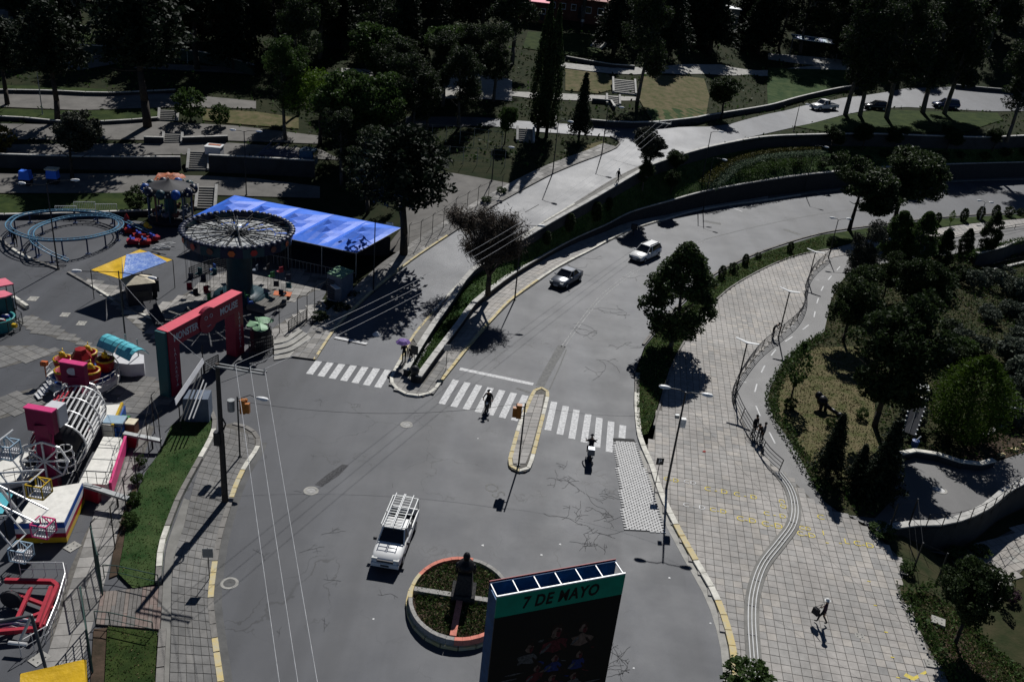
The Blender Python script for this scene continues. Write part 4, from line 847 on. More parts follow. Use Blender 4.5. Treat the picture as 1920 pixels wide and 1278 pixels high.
tree('gum', (1888, 262), 60, 'gum tree with a thick leaning trunk and hanging leaves at right above the wall', 1.0)
for i, (b, ty) in enumerate((((1585, 216), -40), ((1612, 218), -20), ((1662, 222), -30), ((1730, 212), -50), ((1770, 214), -30))):
    tree('gum', b, ty, ['black-trunked gum tree nearest the pickup on the upper road', 'second gum trunk behind the pickup on the upper road', 'gum tree between two parked dark cars on the upper road', 'gum tree left of the blue car on the upper road', 'gum tree right of the blue car on the upper road'][i], 1.05)
# ---- the dark wooded hillside
def wood(kind, px, top_h, label, group, wide=1.15): 
    p = Q(*px)
    plant(kind, p, top_h*rnd.uniform(.85, 1.15), label, group, wide)
g_ = 'dark trees on the wooded hillside'
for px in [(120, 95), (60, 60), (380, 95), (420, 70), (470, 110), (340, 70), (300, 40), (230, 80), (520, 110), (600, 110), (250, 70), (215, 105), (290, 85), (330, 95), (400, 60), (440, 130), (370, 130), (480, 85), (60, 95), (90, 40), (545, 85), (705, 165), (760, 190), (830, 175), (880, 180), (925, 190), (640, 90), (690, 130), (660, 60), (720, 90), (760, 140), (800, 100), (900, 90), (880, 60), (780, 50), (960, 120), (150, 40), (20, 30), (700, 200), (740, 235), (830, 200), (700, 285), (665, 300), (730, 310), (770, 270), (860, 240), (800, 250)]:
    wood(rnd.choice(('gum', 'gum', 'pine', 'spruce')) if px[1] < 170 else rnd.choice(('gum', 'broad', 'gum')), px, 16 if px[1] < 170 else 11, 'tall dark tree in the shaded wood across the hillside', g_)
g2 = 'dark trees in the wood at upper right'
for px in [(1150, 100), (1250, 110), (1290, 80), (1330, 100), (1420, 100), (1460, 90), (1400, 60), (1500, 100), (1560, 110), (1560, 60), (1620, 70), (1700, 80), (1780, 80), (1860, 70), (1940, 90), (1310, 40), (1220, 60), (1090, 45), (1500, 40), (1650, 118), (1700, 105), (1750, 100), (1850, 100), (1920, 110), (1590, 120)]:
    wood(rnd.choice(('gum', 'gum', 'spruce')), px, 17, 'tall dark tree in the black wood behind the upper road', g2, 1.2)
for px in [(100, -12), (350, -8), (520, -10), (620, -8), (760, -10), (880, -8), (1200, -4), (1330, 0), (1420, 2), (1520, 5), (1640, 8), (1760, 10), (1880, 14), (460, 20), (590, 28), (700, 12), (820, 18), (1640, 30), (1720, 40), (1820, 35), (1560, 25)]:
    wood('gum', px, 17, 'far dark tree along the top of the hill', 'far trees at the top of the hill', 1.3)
# trees on the slope garden and at the far side of the right road
for s, t_, kind, h, lb in ((.33, .3, 'gum', 5.2, 'thin-trunked small tree on the grass slope below the uphill road'), (.375, .25, 'broad', 3.6, 'small dark tree on the slope garden by the steep stone edging'), (.36, .75, 'broad', 3.4, 'low dark tree just above the stone wall of the lower road')):
    plant(kind, slope(s, t_), h, lb, wide=1.1, leaf='leaf_dark')
for s, t_, h in ((.60, .2, 4), (.64, .2, 4.5), (.68, .15, 4), (.74, .2, 4.5), (.80, .15, 4), (.86, .3, 3.5), (.92, .3, 5.5), (.97, .3, 6.5)):
    plant('gum' if h > 6 else 'dark', slope(s, t_), h, 'dark tree on the shaded slope north of the far bend', 'dark trees on the slope above the far bend', 1.2, leaf='leaf_dark')
for i in range(16): plant('darkshrub' if i % 3 else 'shrub', slope(.5+.031*i, .55+.3*((i*7) % 5)/5), 1.2+.25*(i % 4), 'bushy shrub on the shaded bank above the stone wall', 'shrubs on the shaded bank', 1.5)
# clipped shrubs in the grass strip below the uphill road
for i, (s, t_, h) in enumerate(((.165, .5, 1.3), (.2, .5, 1.6), (.228, .45, 2.2), (.262, .6, 2.4), (.28, .4, 1.6))):
    plant('column', slope(s, t_), h, ['smallest clipped shrub on the grass slope near the curved lamp', 'second clipped shrub up the grass slope', 'tall clipped shrub in the middle of the grass slope', 'large dark shrub on the grass slope above the white car', 'clipped shrub close to the upper wall on the grass slope'][i], wide=1.1)
for i, (px, h) in enumerate((((1338, 535), .8), ((1352, 522), 1.5), ((1374, 512), 1.3), ((1396, 498), 1.4), ((1420, 486), .9), ((1480, 474), 1.4), ((1558, 462), 1.4), ((1755, 421), 1.7), ((1805, 415), 1.9), ((1836, 411), 1.9), ((1864, 408), 1.9), ((1890, 406), 1.6), ((1912, 404), 1.2))):
    plant('column' if i in (1, 3, 5, 7, 8, 9, 10) else 'darkshrub', P(*px), h, ['tiny shrub in the roadside strip closest to the egg-shaped tree', 'bushy tall shrub in the roadside strip just past the egg-shaped tree', 'second of two bushy shrubs beside the egg-shaped tree', 'dark shrub in the roadside strip above the bend of the plaza kerb', 'smallest shrub midway along the roadside strip', 'upright dark shrub midway along the roadside strip', 'shrub at the foot of the lamp by the cycle path top', 'first clipped shrub in the strip right of the two dark round trees', 'plump clipped shrub next to the thin young roadside tree', 'clipped shrub close to the grey lamp in the roadside strip', 'clipped shrub right of the grey lamp in the roadside strip', 'next to last clipped shrub towards the right edge of the strip', 'last clipped shrub of the strip at the right edge'][i], wide=1.1)
plant('young', P(1780, 424), 2.2, 'thin young tree with few leaves between the clipped roadside shrubs', leaf='leaf_bright', name='young_tree')
# shrubs on the scrub slope and garden edge
for i in range(74):
    px = (rnd.uniform(1690, 1930), rnd.uniform(520, 800)); 
    if 1740 < px[0] < 1880 and px[1] > 690: continue
    if px[0] < 1750 and px[1] > 640: continue
    k = 'silver' if (px[0] > 1820 or rnd.random() < .25) else rnd.choice(('shrub', 'darkshrub', 'darkshrub'))
    plant(k, px, rnd.uniform(1.4, 3.2), {'silver': 'silvery green shrub on the scrub slope at right', 'shrub': 'green shrub on the scrub slope at right', 'darkshrub': 'dark shrub on the scrub slope at right'}[k], k+' shrubs on the scrub slope', 1.2, zD)
plant('silver', (1708, 800), 2.4, 'grey-green shrub beside the sloping solar board', zf=zD); plant('silver', (1905, 748), 2.6, 'grey-green shrub next to the white bench frame', zf=zD)
for px, h, lb in (((1555, 800), .9, 'tiny dark shrub on the dry garden lawn'), ((1614, 785), 1.1, 'small green shrub near the right edge of the garden lawn'), ((1480, 768), 1.2, 'low dark shrub at the foot of the slim young tree')): plant('shrub', px, h, lb, zf=z0)
plant('shrub', (1890, 1122), .9, 'purple low shrub at the foot of the leaning young tree', zf=zC, leaf='leaf_purple', wide=1.6)
for px, h, w_, lb in (((1652, 1004), .9, 2.2, 'weedy green clump at the tip of the curved wall'), ((1795, 1052), .9, 2.6, 'green clump below the middle of the curved wall'), ((1835, 1040), .8, 2, 'small green clump right of another below the curved wall'), ((1700, 1072), .8, 1.6, 'weeds at the edge of the tiled plaza below the curved wall')): plant('shrub', px, h, lb, zf=zC, wide=w_, leaf='leaf_mid')
for i, px in enumerate(((258, 905), (252, 945), (244, 985), (266, 870))):
    plant('silver' if i < 3 else 'darkshrub', P(*px), rnd.uniform(.7, 1.2), 'loose shrub at the foot of the fairground fence', 'shrubs along the fairground fence', wide=1.2, leaf='leaf_mid')
for px in ((640, 585), (600, 602), (660, 562)): plant('darkshrub', P(*px), 1.0, 'low dark shrub along the fairground edge beside the uphill pavement', 'shrubs beside the uphill pavement', wide=1.7)
for px in ((912, 380), (940, 362)): plant('shrub', Q(*px), .8, 'low shrub behind the pavement of the uphill road', 'shrubs behind the uphill pavement', wide=1.7)
# ---- ground cover, hedges
def cover_leaves(name, poly, zf, n, size, material, h=.2, seed=1, asp=.4, lift=1.5):
    g = np.random.default_rng(seed); xs = [p.x for p in poly]; ys = [p.y for p in poly]; out = []
    while len(out) < n:
        x, y = g.uniform(min(xs), max(xs)), g.uniform(min(ys), max(ys))
        if inpoly(x, y, poly) and not (name == 'undergrowth' and poly is zdw and inpoly(x, y, LAWN)): out.append((x, y, zf(x, y)+g.random()*h))
    me = quads_mesh(name, np.array(out), size, seed=seed, asp=asp, lift=lift)
    for m_ in (material if isinstance(material, tuple) else (material,)): me.materials.append(M[m_])
    if isinstance(material, tuple): me.polygons.foreach_set('material_index', (g.random(n)*len(material)).astype(np.int32))
    return stuff(link(name, me))
def hedge(label, pts, wd, h, leaf, zf=None, n=260, seed=1, lifted=0):
    p = resamp(pts, .35); g = np.random.default_rng(seed); out = []
    for q in p:
        for _ in range(max(6, int(n*.35*wd*h*.55))):
            u = g.uniform(-1, 1); v = g.random(); s_ = g.choice((0, 1, 2)); 
            if s_ == 0: u = math.copysign(1, u)*g.uniform(.8, 1.05)
            elif s_ == 1: v = g.uniform(.82, 1.06)
            out.append((q.x+u*wd/2+g.normal()*.06, q.y+g.normal()*.2, q.z+v*h))
    me = quads_mesh('hedge', np.array(out), .2, seed=seed); me.materials.append(M[leaf]); t = link('hedge', me); tag(t, label, 'hedge'); return t
def sl(pts): return [slope(a, b)+Vector((0, 0, .05)) for a, b in pts]
hedge('pale sage green hedge that curves down the slope garden', sl([(.405, .98), (.425, .75), (.45, .5), (.48, .42), (.52, .38), (.58, .36)]), 1.7, .7, 'leaf_sage', seed=2)
hedge('yellow-green hedge that runs behind the sage hedge on the slope garden', sl([(.4, .8), (.425, .5), (.45, .3), (.48, .24), (.52, .2), (.58, .2)]), 1.5, .6, 'leaf_hedge', seed=3)
hedge('rounded dark green hedge block above the stone wall of the lower road', sl([(.45, .86), (.48, .72), (.52, .7), (.55, .72)]), 2.2, 1.1, 'leaf_mid', seed=4, n=200)
hedge('clipped green hedge along the cycle path edge of the garden', PP([(1545, 632), (1505, 656), (1474, 690), (1450, 730), (1447, 765), (1462, 795), (1490, 840), (1520, 890), (1545, 925)]), 1.0, .55, 'leaf_mid', seed=5)
hedge('low hedge between the plaza edge and the lower garden', QQ([(1694, 1118), (1720, 1165), (1750, 1220), (1790, 1290), (1815, 1330)], zC), .8, .6, 'leaf_mid', seed=6)
hedge('low hedge crossing the lower garden near the plaza corner', QQ([(1690, 1112), (1720, 1112), (1750, 1104)], zC), .6, .6, 'leaf_mid', seed=7)
hedge('long low hedge running diagonally through the lower right garden', QQ([(1800, 1160), (1850, 1215), (1900, 1262), (1950, 1310)], zC), .7, .5, 'leaf_mid', seed=8)
hedge('green bank hedge above the straight wall beyond the promenade', PP([(1800, 484), (1840, 474), (1900, 458), (1990, 440)]), 1.2, .6, 'leaf_mid', seed=9)
cover_leaves('grass', PP([(1455, 740), (1475, 700), (1530, 650), (1620, 655), (1640, 720), (1640, 800), (1660, 880), (1525, 880), (1470, 800)]), z0, 9000, .16, ('straw', 'straw', 'grass_blade'), .12, 3)
cover_leaves('grass', PP(VG), lambda x, y: .15, 3000, .11, ('grass_blade', 'grass_blade', 'straw'), .04, 4); cover_leaves('grass', PP([(202, 1178), (296, 1188), (293, 1278), (290, 1340), (196, 1340)]), lambda x, y: .16, 1000, .11, ('grass_blade', 'straw'), .04, 5)
cover_leaves('grass', PP([(1193, 720), (1195, 800), (1204, 816), (1214, 813), (1224, 785), (1234, 752), (1256, 688), (1281, 638), (1311, 594), (1351, 552), (1386, 527), (1440, 499), (1545, 466), (1545, 445), (1440, 475), (1370, 506), (1252, 606), (1210, 655)]), lambda x, y: .13, 7000, .2, ('grass_blade', 'straw', 'grass_blade'), .18, 6)
LAWN = PP([(1530, 652), (1505, 665), (1475, 700), (1455, 740), (1462, 780), (1495, 830), (1525, 870), (1600, 905), (1655, 880), (1640, 800), (1635, 720), (1610, 650)])
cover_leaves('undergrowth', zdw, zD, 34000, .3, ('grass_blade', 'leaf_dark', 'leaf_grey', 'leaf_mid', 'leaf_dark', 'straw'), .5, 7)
cover_leaves('undergrowth', PP([(1692, 1122), (1775, 1278), (1810, 1340), (2050, 1340), (1950, 1200), (1860, 1150), (1790, 1110), (1700, 1110)]), zC, 9000, .2, ('grass_blade', 'straw', 'leaf_mid'), .2, 8)
o_ = []
gg = np.random.default_rng(9)
for i in range(16000):
    q = slope(gg.uniform(0, .62) if i % 3 else gg.uniform(.6, 1), gg.uniform(.03, .97)); o_.append((q.x, q.y, q.z+gg.random()*.15))
me = quads_mesh('grass', np.array(o_), .22, seed=9, asp=.4, lift=1.5); me.materials.append(M['grass_blade']); stuff(link('grass', me))
o_ = []
HARD = [p for nm, p in DRAPED if nm in ('hill_road', 'upper_road', 'park_path', 'open_ground', 'pavement', 'road', 'lawn')]
for i in range(26000):
    y = gg.uniform(110, 260); x = gg.uniform(-.75, .75)*y
    if not inpoly(x, y, tpoly) or any(inpoly(x, y, q) for q in HARD): continue
    o_.append((x, y, zB(x, y)+gg.random()*.3))
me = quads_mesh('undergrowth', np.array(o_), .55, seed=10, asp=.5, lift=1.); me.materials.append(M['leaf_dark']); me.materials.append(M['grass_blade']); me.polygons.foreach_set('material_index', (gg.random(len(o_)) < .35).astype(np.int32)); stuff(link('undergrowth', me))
# ================================================================ street furniture
mat('metal_dark', (.035, .037, .04), .45, .15, 3, metal=.5); mat('pole_grey', (.1, .105, .11), .55, .15, 2, metal=.4); mat('pole_light', (.3, .31, .31), .45, .1, 3, metal=.4); mat('lamp_white', (.75, .76, .75), .35, .06, 3)
mat('lamp_glass', (.5, .52, .5), .2, .05, 3, spec=.6); mat('wood_pole', (.06, .05, .042), .9, .25, 2.5, bump=.4); mat('signal_orange', (.4, .14, .02), .45, .12, 4); mat('signal_dark', (.02, .02, .022), .4); mat('sign_back', (.28, .29, .29), .5, .15, 3, metal=.3)
mat('sign_dark', (.02, .022, .025), .5); mat('sign_blue', (.02, .06, .2), .5); mat('rail_dark', (.03, .03, .033), .4, .2, 3, metal=.6); mat('rail_steel', (.72, .72, .7), .5, .1, 3); mat('wire_light', (.6, .6, .6), .4); mat('box_white', (.7, .7, .68), .5)
mat('fence_green', (.02, .06, .05), .5, .2, 3); mat('rubber', (.015, .015, .016), .8); mat('glass_dark', (.01, .012, .015), .08, spec=.7); mat('chrome', (.6, .6, .6), .2, metal=.9); mat('lens', (.7, .7, .66), .1, spec=.7); mat('lens_red', (.35, .01, .01), .15)
mat('car_white', (.8, .8, .78), .3, .03, 2, spec=.5); mat('car_grey', (.17, .18, .2), .28, .05, 2, metal=.5, spec=.5); mat('car_blue', (.012, .03, .1), .25, .05, 2, spec=.5); mat('car_black', (.012, .013, .016), .22, .05, 2, spec=.5); mat('plastic_grey', (.06, .06, .065), .6); mat('truck_blue', (.015, .08, .16), .5); mat('lorry_grey', (.12, .12, .16), .6)
mat('umbrella_purple', (.16, .09, .3), .7, .2, 5); mat('cloth_black', (.014, .014, .017), .9); mat('cloth_purple', (.045, .02, .035), .9); mat('cloth_grey', (.09, .09, .1), .9); mat('cloth_jeans', (.03, .04, .07), .9); mat('skin', (.28, .16, .1), .6); mat('hair', (.012, .01, .009), .6); mat('cloth_white', (.72, .72, .7), .8); mat('cloth_red', (.3, .03, .02), .8); mat('silver', (.4, .41, .42), .35, metal=.7)
bronze = mat('bronze', (.018, .018, .02), .4, .3, 3, metal=.5)
def pole_mb(p, h, r0_, r1, n=8): mb = MB(); mb.tube((p.x, p.y, p.z-.15), (p.x, p.y, p.z+h), r0_, r1, n); mb.tube((p.x, p.y, p.z-.05), (p.x, p.y, p.z+.06), r0_*2.2, r0_*2.2, n); return mb
def lamp_head(t, c, d, L=.75, m='lamp_white'):
    """cobra head: tapered shell with a glass bowl below"""
    d = Vector(d).normalized(); s = Vector((-d.y, d.x, 0)).normalized(); mb = MB(); prof = [(0, .05, .05), (.15, .1, .1), (.5, .17, .12), (.85, .14, .1), (1, .04, .03)]; vs = []
    for a, wd, hh in prof: q = Vector(c)+d*L*a; vs += [q-s*wd-Vector((0, 0, hh*.4)), q+s*wd-Vector((0, 0, hh*.4)), q+s*wd*.6+Vector((0, 0, hh)), q-s*wd*.6+Vector((0, 0, hh))]
    fs = [(0, 1, 2, 3), (19, 18, 17, 16)]
    for k in range(4): fs += [(4*k+i, 4*k+4+i, 4*k+4+(i+1) % 4, 4*k+(i+1) % 4) for i in range(4)]
    mb.add(vs, fs); h_ = mb.build('lamp_head', m, t); mb = MB(); mb.ell(Vector(c)+d*L*.6-Vector((0, 0, .06)), (.13, .13, .07), 8, 4); mb.build('lamp_glass', 'lamp_glass', h_)
def street_lamp(label, base, top, heads, zf=z0, r=.075, m='metal_dark', z=None, lean=None):
    """heads: photo offsets (dx, dy) from the pole top to each head's inner end"""
    p = base if isinstance(base, Vector) else Q(*base, zf); h = height_to(p, top[1]) if isinstance(top, tuple) else top
    t = thing('street_lamp', label, 'street lamp', p); tp = Vector((p.x, p.y, p.z+h)); pole_mb(p, h, r, r*.6).build('pole', m, t)
    for ang, L, rise in heads:
        d = Vector((math.cos(ang), math.sin(ang), 0)); e = tp+d*L+Vector((0, 0, rise)); mb = MB(); mb.path([tp-Vector((0, 0, .1)), tp+d*L*.35+Vector((0, 0, rise*.75)), e], .03, 6); mb.build('arm', m, t); lamp_head(t, e, d)
    return t, tp
PIv = math.pi
t, tp = street_lamp('tall street lamp with two white heads and a grey box standing at the plaza kerb', (1249, 917), 7.6, ((-.12, 1.0, .02), (PIv-.12, 1.0, .1)), r=.09)
mb = MB(); q = P(1249, 917); mb.box((q.x+.2, q.y-.05, 5.35), (.34, .3, .62)); mb.build('control_box', 'box_white', t); mb = MB(); mb.box((q.x-.25, q.y, 5.75), (.26, .22, .24)); mb.tube((q.x-.3, q.y, 5.75), (q.x, q.y, 5.9), .02); mb.build('camera_box', 'sign_back', t)
def wing_lamp(label, base, top):
    p = P(*base); h = height_to(p, top[1]); t = thing('street_lamp', label, 'street lamp', p); pole_mb(p, h, .07, .055).build('pole', 'metal_dark', t); tp = p+Vector((0, 0, h)); a = -.5
    for s in (-1, 1):
        d = Vector((math.cos(a), math.sin(a), 0))*s; mb = MB(); sd_ = Vector((-d.y, d.x, 0))*.16; c = tp+Vector((0, 0, .02)); e = c+d*.95+Vector((0, 0, .16))
        mb.add([c-sd_, c+sd_, e+sd_*.6, e-sd_*.6, c-sd_+Vector((0, 0, .06)), c+sd_+Vector((0, 0, .06)), e+sd_*.6+Vector((0, 0, .04)), e-sd_*.6+Vector((0, 0, .04))], [(3, 2, 1, 0), (4, 5, 6, 7), (0, 1, 5, 4), (1, 2, 6, 5), (2, 3, 7, 6), (3, 0, 4, 7)]); mb.build('lamp_wing', 'lamp_white', t)
    mb = MB(); mb.bar(tp-Vector((0, 0, .05)), tp+Vector((0, 0, .06)), .2, .2); mb.build('cap', 'metal_dark', t)
    return t
wing_lamp('wing-headed lamp at the sharpest bend of the plaza railing', (1378, 742), (1406, 643)); wing_lamp('wing-headed lamp behind the person leaning on the plaza railing', (1459, 634), (1466, 547)); wing_lamp('wing-headed lamp near the top of the plaza railing', (1515, 528), (1533, 473))
street_lamp('lamp at the top of the cycle path with an arm towards the road', (1553, 484), (1566, 412), ((.3, 1.0, .1), (PIv-.2, .3, .1)))
street_lamp('lamp with one long arm on the pavement beside the lower retaining wall', (965, 562), (981, 424), ((.1, 1.4, .15),))
street_lamp('white-headed lamp on a tall thin pole in the upper left park', (80, 215), (66, 115), ((1.3, .3, .2), (-1.2, .3, .2)), zB, m='pole_light')
street_lamp('tall lamp in front of the yellow and blue canopy with two long arms', (238, 660), (226, 508), ((-.15, 2.4, -.1), (PIv+.2, 2.6, -.1)))
street_lamp('tall lamp beside the coaster track kerb with long arms over it', (109, 505), (88, 344), ((.35, 2., .3), (PIv-.1, 2., -.3)))
street_lamp('lamp between the white kiosk and the parked truck in the park', (462, 366), (455, 246), ((.1, 1.3, .1), (PIv, .9, 0)), zB)
street_lamp('lamp over the fenced planting beside the uphill road', (922, 340), (927, 274), ((-.1, 1.6, .1),), zB)
street_lamp('lamp on the pavement of the lower road near the parking marks', (1318, 396), 7.2, ((-.6, 1.2, .1),)); street_lamp('lamp on the far pavement of the lower road by the round tree shadow', (1508, 361), 7.0, ((-.6, 1.2, .1),))
street_lamp('lamp on the grass tip where the upper road divides', (1488, 246), (1494, 196), ((.2, .9, .1),), zB); street_lamp('grey lamp behind the clipped shrubs near the dark oval tree', (1836, 414), (1842, 380), ((.1, .5, .1), (PIv, .5, .2)), m='pole_light')
street_lamp('lamp with a white head on the slope garden by the stone edging', slope(.405, .55), 6.2, ((.1, 1., .1),))
street_lamp('lamp whose shadow falls on the uphill road beside the dark conifer', (1036, 326), 6.5, ((-.3, 1.1, .1),), zB); street_lamp('lamp at the tip of the grass corner on the uphill road', (1128, 290), 6.2, ((-.2, 1.3, .1),), zB)
for px, lb in (((97, 62), 'small white-headed lamp among the dark trees at top left'), ((352, 118), 'small white globe lamp on the green park wall')): street_lamp(lb, px, 4.5, ((.2, .4, .1),), zB, m='pole_light', r=.06)
street_lamp('lamp on the pavement behind the dark conifer shadow near the green roofed hut', (700, 545), 6.8, ((-.3, 1.1, .1),), zB)
# signs
def sign_post(label, base, h, wd, hh, ang, face='sign_back', diamond=False, txt=None, z=.1):
    p = P(*base, z); t = thing('road_sign', label, 'sign', p); mb = MB(); mb.tube((p.x, p.y, p.z-.1), (p.x, p.y, p.z+h), .028, n=6); mb.build('post', 'metal_dark', t)
    mb = MB(); x, y = math.cos(ang), math.sin(ang); c = Vector((p.x-y*-.045, p.y+x*-.045, p.z+h-hh*.5)); ex = Vector((x, y, 0))*wd/2; ez = Vector((0, 0, hh/2)); ey = Vector((-y, x, 0))*.012
    cs = [-ex-ez, ex-ez, ex+ez, -ex+ez] if not diamond else [-ez*1.3, ex*1.3, ez*1.3, -ex*1.3]
    mb.add([c+k-ey for k in cs]+[c+k+ey for k in cs], [(0, 1, 2, 3), (7, 6, 5, 4), (0, 4, 5, 1), (1, 5, 6, 2), (2, 6, 7, 3), (3, 7, 4, 0)]); pl = mb.build('plate', face, t)
    if txt: put_text('lettering', txt, hh*.85, frame_mtx(c-ey*1.6, ex, -ey), 'lamp_white', pl, .002)
    return t
sign_post('black square sign with a white P on a thin post at the plaza kerb', (1228, 912), 2.35, .5, .52, .05, 'sign_dark', txt='P'); sign_post('grey sign seen from behind on the left pavement', (393, 1084), 2.1, .55, .6, .15)
sign_post('grey sign seen from behind beside the two people with the umbrella', (776, 694), 2.25, .62, .8, -.35, 'sign_dark'); sign_post('square sign seen from behind on the median pavement right of the planter', (836, 693), 2.3, .55, .55, .2)
# traffic signals
def signal(label, base, h, head_px_side, extra=False, lean=0):
    p = P(*base, .12); t = thing('traffic_light', label, 'traffic light', p); pole_mb(p, h, .06, .05).build('pole', 'metal_dark', t); s = head_px_side
    mb = MB(); c = Vector((p.x+s*.36, p.y-.05, p.z+h-.65)); mb.box(c, (.34, .3, 1.0)); hd = mb.build('signal_head', 'signal_orange', t)
    for k, m_ in enumerate(('lens_red', 'lens', 'signal_dark')):
        cc = c+Vector((s*.1, .17, .3-.3*k)); mb = MB(); mb.tube(cc, cc+Vector((0, .18, 0)), .13, .13, 10); mb.build('visor', 'signal_orange', hd); mb = MB(); mb.tube(cc+Vector((0, -.03, 0)), cc+Vector((0, .03, 0)), .11, .11, 10); mb.build('lamp_lens', m_, hd)
    mb = MB(); mb.bar((p.x, p.y, p.z+h-.3), (c.x, c.y, p.z+h-.3), .05); mb.bar((p.x, p.y, p.z+h-1.), (c.x, c.y, p.z+h-1.), .05); mb.build('bracket', 'metal_dark', t)
    mb = MB(); c2 = c+Vector((s*.28, .02, -.1)); mb.box((c2.x, c2.y, c2.z), (.3, .28, .7)); mb.build('signal_head', 'signal_orange' if not extra else 'sign_back', t)
    return t, p
signal('orange traffic light on a black pole at the tip of the traffic island', (972, 872), 4.95, -1)
t, p = signal('orange traffic light beside the wooden utility pole on the left corner', (450, 856), 4.6, 1)
mb = MB(); mb.tube((p.x-.42, p.y, p.z+3.5), (p.x-.42, p.y, p.z+4.3), .24, .24, 10); mb.build('transformer', 'sign_back', t); mb = MB(); mb.path([(p.x, p.y, p.z+4.4), (p.x+.8, p.y+.1, p.z+4.75), (p.x+1.3, p.y+.05, p.z+4.6)], .025); mb.build('arm', 'metal_dark', t); lamp_head(t, Vector((p.x+1.2, p.y+.05, p.z+4.62)), (1, -.12, 0), .85)
# utility poles and their wires
def upole(label, base, top, zf, arm_ang, arm_L, z=.1):
    p = Q(*base, zf); p.z += z; h = height_to(p, top); t = thing('utility_pole', label, 'utility pole', p); mb = MB(); mb.tube(p-Vector((0, 0, .3)), p+Vector((0, 0, h)), .19, .12, 9); mb.build('pole', 'wood_pole', t)
    d = Vector((math.cos(arm_ang), math.sin(arm_ang), 0)); s = Vector((-d.y, d.x, 0)); tips = []
    for k in (-.16, .16): mb = MB(); mb.bar(p+Vector((0, 0, h-.12))+s*k-d*.1, p+Vector((0, 0, h-.12))+s*k+d*arm_L, .07, .1); mb.build('crossarm', 'pole_light', t)
    mb = MB(); mb.bar(p+Vector((0, 0, h-1.3)), p+Vector((0, 0, h-.15))+d*arm_L*.7, .04); mb.build('brace', 'pole_light', t)
    for i in range(3):
        q = p+Vector((0, 0, h-.04))+d*(arm_L*(.38+.3*i)); mb = MB(); mb.lathe(q, [(.03, 0), (.07, .05), (.04, .1), (.07, .15), (.02, .22)], 8); mb.build('insulator', 'sign_back', t); tips.append(q+Vector((0, 0, .2)))
    return t, p, h, tips
t, p1, h1, tipsA = upole('tall wooden utility pole with a pale crossarm on the left pavement', (422, 942), 681, z0, -.12, 2.9)
mb = MB(); mb.box((p1.x-.2, p1.y-.05, p1.z+4.6), (.4, .35, .9)); mb.build('junction_box', 'metal_dark', t); mb = MB(); mb.path([(p1.x+.15, p1.y, p1.z+5.2), (p1.x+.3, p1.y, p1.z+5.6), (p1.x+.12, p1.y, p1.z+6)], .05); mb.path([(p1.x+.2, p1.y-.03, p1.z), (p1.x+.17, p1.y-.03, p1.z+5)], .025); mb.build('cable_loop', 'metal_dark', t)
t, p2, h2, tipsB = upole('utility pole with a double crossarm above the wall where the uphill roads meet', (1208, 318), 226, zB, -.2, 2.4)
def wire(label, a, b, sag, r, m='wire_light'):
    a, b = Vector(a), Vector(b); pts = [a.lerp(b, i/18)-Vector((0, 0, sag*4*(i/18)*(1-i/18))) for i in range(19)]; mb = MB(); mb.path(pts, r, 4); tag(mb.build('overhead_wire', m), label, 'wire')
for i, q in enumerate(tipsA):
    near = P((526, 561, 598)[i], 1290, 7.2)
    wire(['leftmost', 'middle', 'rightmost'][i]+' of the three pale wires running from the wooden pole to the bottom edge', q, near+(near-q)*.25, .25, .014)
    wire(['nearest the fairground', 'middle', 'nearest the road'][i].capitalize()+' of the three wires from the wooden pole up along the hill road', q, tipsB[i], 2.2, .012)
wire('thin dark cable that sags across the junction from the left signal to the island signal', p+Vector((0, 0, 4.3)), P(972, 872)+Vector((0, 0, 5.0)), .9, .012, 'metal_dark')
wire('dark cable from the wooden pole to the lamp near the canopy', p1+Vector((0, 0, h1-.5)), P(238, 660)+Vector((0, 0, 6.3)), .5, .012, 'wire_light')
wire('thin cable from the island signal to the double headed plaza lamp', P(972, 872)+Vector((0, 0, 4.9)), P(1249, 917)+Vector((0, 0, 6)), .5, .008, 'metal_dark')
wire('long thin cable crossing the plaza paving to the lower right corner', P(1249, 917)+Vector((0, 0, 7)), P(1775, 1230, 3), 1.0, .006, 'metal_dark')
# plaza railing: dark upper part on posts, pale low rails beyond
RW = resamp(PP([(1553, 483), (1523, 510), (1510, 536), (1507, 571), (1492, 601), (1463, 627), (1421, 661), (1387, 706), (1372, 740), (1382, 775), (1407, 820), (1432, 860), (1459, 886)], .08), .8)
t = thing('railing', 'long dark four-rail railing that snakes along the edge of the plaza', 'railing', RW[0])
for k in range(4): mb = MB(); mb.path([q+Vector((0, 0, .32+.26*k))+Vector((.05*k, 0, 0)) for q in RW], .024 if k < 3 else .034, 5); mb.build('rail', 'rail_dark', t)
for i in range(0, len(RW), 3): mb = MB(); mb.bar(RW[i]-Vector((0, 0, .1)), RW[i]+Vector((.15, 0, 1.12)), .05, .07); mb.build('post', 'rail_dark', t)
LW = resamp(PP([(1459, 886), (1480, 915), (1490, 950), (1485, 985), (1460, 1020), (1430, 1060), (1413, 1110), (1409, 1160), (1413, 1230), (1419, 1300)], .08), .6)
mb = MB(); a, b = offs(LW, -.42), offs(LW, .42); mb.strip([q+Vector((0, 0, .045)) for q in a], [q+Vector((0, 0, .045)) for q in b]); mb.strip([q+Vector((0, 0, .045)) for q in b], [q-Vector((0, 0, .05)) for q in b]); mb.strip([q-Vector((0, 0, .05)) for q in a], [q+Vector((0, 0, .045)) for q in a]); struct(mb.build('rail_bed', 'concrete'))
t = thing('rail_track', 'three low pale metal rails set in a concrete band that curves through the plaza', 'rails', LW[0])
for k in (-.2, 0, .2): mb = MB(); mb.path([q+Vector((0, 0, .09)) for q in offs(LW, k)], .035, 5); mb.build('rail', 'rail_steel', t)
